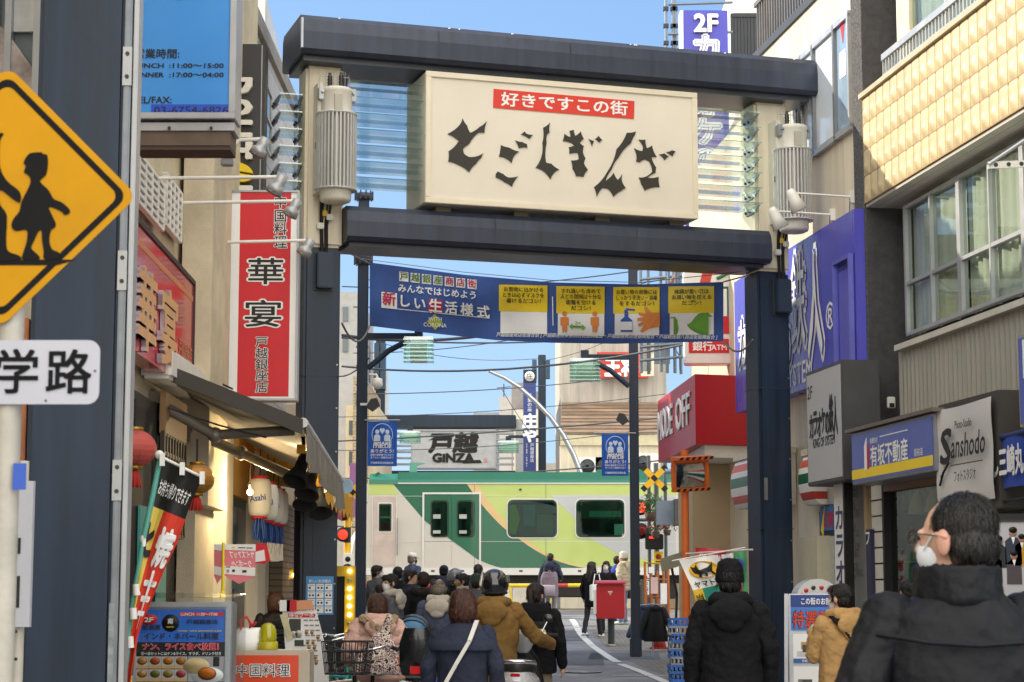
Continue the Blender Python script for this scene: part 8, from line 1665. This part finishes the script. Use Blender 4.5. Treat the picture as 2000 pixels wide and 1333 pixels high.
q = MB(); q.rings([(.3,0,-.35,.1,.35),(.45,0,-.38,.17,.42),(.6,0,-.38,.2,.42),(.72,0,-.36,.17,.38),(.78,0,-.34,.12,.32)],SILV,24); soft(q,'rear_body',sct_,.012,3)
q = MB(); q.rings([(.74,0,-.28,.13,.3),(.8,0,-.28,.15,.33),(.85,0,-.3,.13,.3),(.87,0,-.3,.08,.2)],mat('seat_vinyl','#22201f',.55,0,.1),22); soft(q,'seat',sct_,.012,3)
q = MB(); q.box(-.13,.13,-.15,.5,.22,.27,SBLK,.02); q.rings([(.25,0,.48,.16,.06),(.6,0,.5,.19,.06),(.85,0,.44,.13,.06),(.95,0,.4,.06,.05)],SILV,20); soft(q,'leg_shield',sct_,.012,3)
q = MB(); q.rings([(.9,0,.4,.05,.05),(1.0,0,.38,.1,.08),(1.06,0,.37,.11,.09),(1.1,0,.36,.09,.07)],SILV,18); q.cap((-.08,.37,1.04),.045,(-.18,.34,1.05),.03,SILV,10); q.cap((.08,.37,1.04),.045,(.18,.34,1.05),.03,SILV,10); hb = soft(q,'handlebar_cowl',sct_,.01,3)
q = MB(); q.lathe([(.0,1.112),(.06,1.11),(.065,1.095)],(0,.36,0),mat('dial_glass','#9fb6cf',.1),18); q.build('gauge',hb)
for sx in (-1,1):
    q = MB(); q.cap((sx*.18,.34,1.05),.02,(sx*.28,.31,1.05),.018,RUBBER,8); q.tube([(sx*.15,.36,1.06),(sx*.2,.4,1.16)],.007,CHR,6); q.build('grip',hb)
    q = MB(); q.ball((sx*.21,.4,1.19),(.045,.012,.036),SBLK,14,8); q.build('mirror',hb)
    q = MB(); q.ball((sx*.15,-.74,.62),(.035,.05,.06),mat('indicator_clear','#cfc9bd',.1,0,.05,coat=.6),12,8); q.build('indicator',sct_)
q = MB(); q.tube([(-.14,-.45,.84),(-.15,-.72,.86),(-.08,-.82,.87),(.08,-.82,.87),(.15,-.72,.86),(.14,-.45,.84)],.016,CHR,8); q.build('grab_rail',sct_)
TLR = mat('tail_red','#c81418',.15,0,.05,coat=.8); q = MB(); q.ball((0,-.79,.63),(.075,.05,.06),TLR,16,10); q.build('tail_light',sct_); q = MB(); q.box(-.04,.04,-.79,-.75,.75,.775,TLR,.006); q.build('reflector',sct_); q = MB(); q.rings([(.36,0,-.7,.1,.06),(.5,0,-.76,.12,.05),(.56,0,-.77,.1,.04)],SBLK,14); q.box(-.1,.1,-.82,-.815,.36,.48,PAPER,.004); q.build('plate_holder',sct_)
# ponytail woman with backpack
pn,_,_,_ = person('woman with a ponytail in a black jacket and stone trousers, behind the scooter',1046,1139,18.6,yaw=-14,head=-12,jacket=C_BLK,jk='jacket',trousers=C_STONE,hair=('pony',HDB),arms=('down','down'),hood=True,bulk=1.25,hem=.8)
def backpack(label, px, py, d, yaw, m, w_, h_, dep, m2, cat='backpack'):
    p = at(px,py,d); t = thing('backpack', label, cat, p, radians(yaw)); q = MB(); q.rings([(-h_/2,0,0,w_*.46,dep*.45),(-h_*.4,0,0,w_*.5,dep*.5),(h_*.3,0,0,w_*.48,dep*.48),(h_/2,0,0,w_*.36,dep*.35)],m,20,sq=3.5); soft(q,'body',t,.012,2,.02,.08)
    q = MB(); q.rings([(-h_*.42,0,-dep*.5,w_*.4,dep*.18),(-h_*.05,0,-dep*.5,w_*.4,dep*.2),(h_*.0,0,-dep*.46,w_*.38,dep*.1)],m2,16,sq=3.5); q.build('pocket',t); q = MB(); q.tube([(-.04,0,h_/2),(0,0,h_/2+.05),(.04,0,h_/2)],.008,m2,6); q.build('handle',t)
    for sx in (-1,1): q = MB(); q.tube([(sx*w_*.3,dep*.3,h_*.5),(sx*w_*.34,dep*.8,h_*.45),(sx*w_*.36,dep*.9,0),(sx*w_*.4,dep*.4,-h_*.4)],.014,m2,6); q.build('strap',t)
    return t
bp1 = backpack('small black backpack with trinkets worn by the ponytail woman',1050,1214,18.36,-14,C_BLK,.27,.34,.12,C_PADB)
q = MB(); q.ball((.06,-.1,-.1),(.045,.02,.035),mat('charm_tan','#c8a95c',.4),10,7); q.ball((-.04,-.1,-.02),(.02,.015,.02),CHR,8,6); q.build('charms',bp1)
# pink puffer woman with floral bag
person('woman in a pale pink puffer jacket with a fur-trimmed hood, bending over the bicycles',742,1160,17.4,yaw=14,head=10,jacket=C_PINK,jk='puffer',trousers=C_BEIGE,hair=('bob',HBR),arms=('bend','bend'),hood='fur',bulk=1.35,hem=.86,lean=(-.02,.1))
p = at(737,1272,17.0); t = thing('floral_bag','floral cloth bag hanging at the back of the woman in pink','bag',p); FB_ = mat('floral_cloth','#d9cdbb',.8,0,.05)
nt = FB_.node_tree; bs = nt.nodes['Principled BSDF']; vo = nt.nodes.new('ShaderNodeTexVoronoi'); vo.inputs['Scale'].default_value = 38; n3 = nt.nodes.new('ShaderNodeTexNoise'); n3.inputs['Scale'].default_value = 30; tc = nt.nodes.new('ShaderNodeTexCoord'); nt.links.new(tc.outputs['Object'],vo.inputs['Vector']); nt.links.new(tc.outputs['Object'],n3.inputs['Vector'])
rp_ = nt.nodes.new('ShaderNodeValToRGB'); rp_.color_ramp.interpolation = 'CONSTANT'
for k,(pos,c) in enumerate(((0,'#2b2030'),(.42,'#d9cdbb'),(.52,'#7a3a52'),(.6,'#d9cdbb'),(.66,'#3a3a68'),(.74,'#e6ddcc'))):
    e = rp_.color_ramp.elements[k] if k < 2 else rp_.color_ramp.elements.new(pos); e.position = pos; e.color = S(c)
nt.links.new(n3.outputs[0],rp_.inputs[0]); nt.links.new(rp_.outputs[0],bs.inputs['Base Color'])
q = MB(); q.rings([(-.2,0,0,.2,.06),(-.12,0,0,.2,.08),(.05,.02,0,.14,.06),(.17,.06,0,.05,.03),(.3,.1,0,.02,.02)],FB_,18); soft(q,'body',t,.012,2,.03,.08)
q = MB(); a,b = at(762,1288,16.9)-p, at(778,1310,16.9)-p; q.box(a.x,b.x,-.03,.02,b.z,a.z,mat('orange_pouch','#e0562a',.6)); q.build('orange_pouch',t)
# the waiting crowd
person('balding grey-haired man in a navy jacket with a pale grey hood, waiting mid-crowd',858,1130,22.2,yaw=-6,jacket=C_STEEL,hair=('balding',HGR),hood=True,hoodm=C_LG,bulk=1.22,arms=('front','front'))
f_,_,_,_ = person('person in a long black coat with a fur collar in the waiting crowd',827,1117,27,yaw=8,jacket=C_BLK,jk='coat',hair=('short',HDB),bulk=1.2,arms=('front','front')); q = MB(); q.tube([(-.13,.05,1.43),(-.15,-.06,1.45),(-.06,-.13,1.42),(.06,-.13,1.42),(.15,-.06,1.45),(.13,.05,1.43)],.05,mat('fur_black','#231f1c',.95,0,.4,30,.9,60),10); soft(q,'fur_collar',f_,.011,1,.03,.03)
person('man in a white cap and navy jacket standing nearest the crossing bar',806,1081,45,yaw=-50,jacket=C_STEEL,hair=('crop',HGR),hat=('cap',mat('cap_white','#e2ddd2',.7)),arms=('front','front'),bulk=1.15,mask=cloth('mask_black','#26262a'))
person('man in a white mask and dark jacket with a pale hood, facing left',762,1121,25,yaw=70,head=52,jacket=C_GREY,hair=('short',HB),mask=True,hood=True,hoodm=C_LG,bulk=1.15)
person('person in dark clothes with the face turned right, behind the masked man',803,1112,30,yaw=-60,head=-40,jacket=C_NAVY,hair=('short',HDB),arms=('front','phone'))
person('black-haired person in black standing deepest in the left of the crowd',777,1107,34,yaw=5,jacket=C_BLK,hair=('short',HB))
person('masked person in a dark coat just right of the left lamp post',737,1104,36,yaw=-40,head=-35,jacket=C_GREY,hair=('short',HB),mask=True)
person('person with a bun and navy jacket at the middle of the crowd',867,1104,37,yaw=0,jacket=C_NAVY,hair=('bun',HB),bulk=1.15,hood=True)
person('person in a grey helmet behind the balding man',889,1115,31,yaw=-15,jacket=C_BLK,hair=('crop',HB),hat=('helmet',mat('helmet_grey','#6d7073',.25,0,.1,coat=.6)))
person('short-haired man in an olive mask looking left, behind the bob-haired woman',902,1120,28.5,yaw=55,head=45,jacket=C_GREY,hair=('short',HB),mask=cloth('mask_olive','#7d7440'),collar=C_LG)
person('person with a tied-back tail of hair in a grey hooded jacket near the crossing',934,1102,38,yaw=-5,jacket=C_GREY,hair=('pony',HDB),hood=True)
person('person in a dark green beanie beside the helmeted rider',931,1124,30,yaw=-12,jacket=C_GREY,hair=('crop',HB),hat=('beanie',cloth('beanie_green','#2f3f38')),bulk=1.1)
person('person in black beyond the bulb-lined sign at the left of the crossing',679,1102,41,yaw=-10,jacket=C_BLK,hair=('short',HB))
person('person with pale sleeves crouching low behind the left lamp post',742,1142,27.5,yaw=20,jacket=cloth('cloth_lilac','#9a9db8'),hair=('short',HDB),Hh=1.25,arms=('front','front'))
person('black-jacketed person with brown hair in the shop row behind the menu stand',537,1157,20.8,yaw=20,jacket=C_PADB,jk='puffer',hair=('bob',HBR),bulk=1.1,head=10)
# right of the road
person('man with a large mauve backpack and grey trousers waiting at the crossing',1075,1081,52,yaw=-14,jacket=C_NAVY,trousers=C_GT,hair=('short',HDB),arms=('down','bend'),hood=True,bulk=1.2,shoes=SHOEW)
backpack('large mauve-grey backpack worn by the man at the crossing',1073,1143,51.74,-14,C_MAUVE,.46,.66,.24,mat('mauve_pale','#a59aa4',.8))
person('long-haired woman in black with a white bag, left of the post box',1156,1097,44,yaw=-35,head=-20,jacket=C_BLK,jk='parka',trousers=C_DT,hair=('long',HDB),arms=('down','bend'),bulk=1.05,shoes=SHOEW,legs='walk')
person('long-haired woman in a white mask facing the camera behind the post box',1184,1096,45.5,yaw=165,jacket=C_BLK,jk='jacket',hair=('long',HDB),mask=True,collar=cloth('scarf_lilac','#8d7c92'))
person('person in a cream knitted hat and beige padded jacket beside the right lamp post',1217,1080,49,yaw=60,jacket=C_SAND,jk='puffer',trousers=C_JEAN,hair=('short',HGR),hat=('beanie',cloth('beanie_cream','#d8d0c0')),bulk=1.15,hood=True,shoes=SHOEW)
person('person in a blue jacket and jeans partly hidden behind the cream-hatted person',1205,1086,50.6,yaw=-20,jacket=cloth('cloth_blue','#3f5488'),trousers=C_JEAN,hair=('short',HDB))
p = at(1166,1158,43.7); t = thing('white_handbag','white square handbag held by the woman in black near the post box','bag',p,.4); q = MB(); q.box(-.16,.16,-.06,.06,-.18,.18,PAPER,.02); q.build('body',t); q = MB(); q.tube([(-.09,0,.18),(-.05,0,.4),(.05,0,.4),(.09,0,.18)],.012,PAPER,6); q.build('handle',t)
# ------------------------------------------------------------------ bicycles
def bicycle(label, px, d, yaw, frame, saddle, basket=False, child=False, group='parked bicycles'):
    x = xat(px,d,.9); t = thing('bicycle', label, 'bicycle', (x,d,gz(d)), radians(yaw), group); R = .31
    wheel(t,-.5,R,.02,0,18); wheel(t,.52,R,.02,0,18)
    q = MB(); B_ = Vector((0,-.05,.28)); S_ = Vector((0,-.2,.8)); Hd = Vector((0,.36,.8))
    for a,b,r in ((B_,S_,.017),(B_,(0,.34,.62),.02),(S_-Vector((0,0,.12)),(0,.34,.62),.014),((0,-.5,R),B_,.011),((0,-.5,R),S_-Vector((0,0,.1)),.009),((0,.34,.62),Hd,.018),((0,.36,.7),(0,.52,R),.014)): q.cyl(Vector(a),Vector(b),r,frame,8)
    q.build('frame',t)
    q = MB(); q.cyl(S_,S_+Vector((0,-.02,.1)),.012,CHR,8); q.build('seat_post',t)
    q = MB(); q.rings([(.9,0,-.22,.05,.1),(.93,0,-.24,.1,.13),(.965,0,-.25,.1,.13),(.98,0,-.25,.06,.09)],saddle,18); q.cap((0,-.16,.945),.035,(0,-.02,.94),.02,saddle,10); soft(q,'saddle',t,.009,3)
    q = MB(); q.tube([(-.29,.2,1.02),(-.26,.3,1.04),(-.1,.36,1.0),(0,.37,.98),(.1,.36,1.0),(.26,.3,1.04),(.29,.2,1.02)],.011,CHR,8); q.cyl((0,.37,.8),(0,.37,.98),.013,CHR,8); hb = q.build('handlebar',t)
    for sx in (-1,1): q = MB(); q.cap((sx*.28,.23,1.025),.017,(sx*.295,.13,1.01),.017,RUBBER,8); q.tube([(sx*.24,.31,1.03),(sx*.27,.22,.99)],.006,CHR,5); q.build('grip',hb)
    q = MB(); n=10; q.tube([(0,-.5+(R+.035)*cos(a),R+(R+.035)*sin(a)) for a in [pi*.15+pi*.8*k/n for k in range(n+1)]],.018,frame,6); q.build('mudguard',t)
    q = MB(); q.tube([(0,-.05,.28),(.08,-.05,.28),(.08,.02,.15)],.01,CHR,6); q.box(.06,.16,-.0,.05,.13,.16,RUBBER); q.build('pedal',t)
    if basket:
        q = MB(); z0,z1 = .82,1.08
        for a,b in (((-.18,.42),(.18,.42)),((.18,.42),(.18,.7)),((.18,.7),(-.18,.7)),((-.18,.7),(-.18,.42))):
            for k in range(8): u=k/7; X=a[0]+(b[0]-a[0])*u; Y=a[1]+(b[1]-a[1])*u; q.cyl((X*.85,.56+(Y-.56)*.85,z0),(X,Y,z1),.004,RUBBER,5)
            for z,s_ in ((z0,.85),(z0+.09,.9),(z0+.18,.95),(z1,1)): q.cyl((a[0]*s_,.56+(a[1]-.56)*s_,z),(b[0]*s_,.56+(b[1]-.56)*s_,z),.006,RUBBER,5)
        q.box(-.15,.15,.44,.68,z0,z0+.01,RUBBER); q.build('basket',t)
    if child:
        q = MB(); n=8; vs=[]
        pr_ = [(-.62,1.22,.09),(-.6,1.1,.14),(-.55,.95,.15),(-.5,.85,.14),(-.3,.82,.13)]
        for y,z,w_ in pr_: vs += [(-w_,y+.12,z),(-w_*.9,y,z-.02),(w_*.9,y,z-.02),(w_,y+.12,z)]
        q.add(vs,[(i*4+j,i*4+j+1,i*4+j+5,i*4+j+4) for i in range(4) for j in range(3)],C_PADB,True); q.add([Vector(v)+Vector((0,-.03,0)) for v in vs],[(i*4+j+4,i*4+j+5,i*4+j+1,i*4+j) for i in range(4) for j in range(3)],SBLK,True); cs_ = q.build('child_seat',t)
        q = MB(); q.box(-.04,.04,-.62,-.6,.84,.9,TLR); q.build('reflector',cs_)
    return t
bicycle('bicycle with a navy saddle parked nearest the left gate post',668,21.0,18,mat('bike_grey','#8a8d90',.3,.6),mat('saddle_navy','#22283a',.5))
bicycle('bicycle with a brown saddle parked beside the orange sign box',632,19.6,-38,mat('bike_teal','#2f9a98',.35,.2),mat('saddle_brown','#7a4a34',.55))
bicycle('bicycle with a dark wire basket held by the woman in pink',716,17.0,168,mat('bike_black','#222427',.3,.3),mat('saddle_black','#1c1c1e',.5),basket=True)
bicycle('bicycle with a black rear child seat left of the navy coat',838,16.6,-8,mat('bike_blue','#3a3f9c',.35,.2),mat('saddle_black','#1c1c1e'),child=True)
bicycle('bicycle with a cream saddle just left of the pink jacket',690,18.6,60,mat('bike_white','#d0d0cc',.35,.2),mat('saddle_cream','#b8ab98',.5),basket=True)
p = at(805,1238,19.2); t = thing('child_hood','blue folding hood of a child seat between the pink jacket and the navy coat','child seat',p); q = MB(); HBL2 = mat('hood_blue','#2f6a94',.4,0,.12,4)
vs = []; n,mn = 8,10
for i in range(n+1):
    for k in range(mn+1): a = pi*k/mn; b = pi*.5*i/n; vs.append((.17*cos(a)*cos(b*.6),-.15*sin(b)+.1,.17*sin(a)*cos(b*.9)))
q.add(vs,[(i*(mn+1)+k,i*(mn+1)+k+1,(i+1)*(mn+1)+k+1,(i+1)*(mn+1)+k) for i in range(n) for k in range(mn)],HBL2,True); q.build('canopy',t)
for b in (.0,.35,.8): q = MB(); q.tube([(.175*cos(pi*k/12)*cos(b*.6),-.15*sin(b)+.1,.175*sin(pi*k/12)*cos(b*.9)) for k in range(13)],.01,SBLK,6); q.build('hoop',t)
q = MB(); q.rings([(-.42,0,.06,.12,.12),(-.2,0,.06,.17,.16),(0,0,.08,.17,.15)],SBLK,16); q.build('seat_shell',t)
# ------------------------------------------------------------------ freeze the melted skins into plain meshes
bpy.context.view_layer.update(); dg = bpy.context.evaluated_depsgraph_get()
for o in PENDING:
    me = bpy.data.meshes.new_from_object(o.evaluated_get(dg)); m0 = list(o.data.materials)
    o.modifiers.clear(); o.data = me
    if not me.materials: me.materials.append(m0[0])
    me.polygons.foreach_set('use_smooth', [True]*len(me.polygons)); me.update()

rs = random.Random(21)
for o in PENDING:
    if o.name.split('.')[0] != 'hair': continue
    me = o.data; big_ = o.parent == big; n = 5200 if big_ else 900; L0 = .04 if big_ else .065; w_ = .0010 if big_ else .0019
    mb = MB(); N = len(me.vertices); zs = [v.co.z for v in me.vertices]; ztop = max(zs); cx_ = sum(v.co.x for v in me.vertices)/N; cy_ = sum(v.co.y for v in me.vertices)/N
    for k in range(n):
        v = me.vertices[rs.randrange(N)]; nrm = v.normal; p = v.co.copy()
        fl = Vector((p.x-cx_, p.y-cy_-.02, 0)); fl = fl.normalized()*.5 if fl.length > .01 else Vector((0,-1,0)); d = fl+Vector((rs.gauss(0,.25),rs.gauss(0,.25)-.15,-1.0)); d = d-nrm*d.dot(nrm)
        if d.length < .05: continue
        d.normalize(); sd_ = d.cross(nrm)*w_; L = L0*rs.uniform(.6,1.3); lf = rs.uniform(.001,.004) if big_ else rs.uniform(.002,.008)
        a = p+nrm*.0005; b = p+d*L*.5+nrm*lf-nrm*L*L*1.2; c = p+d*L+nrm*lf*.8-nrm*L*L*4.5
        mb.add([a-sd_,a+sd_,b+sd_,b-sd_,c],[(0,1,2,3),(3,2,4)],me.materials[0],True)
    q = mb.build('hair_strands', o); q['kind'] = 'stuff'
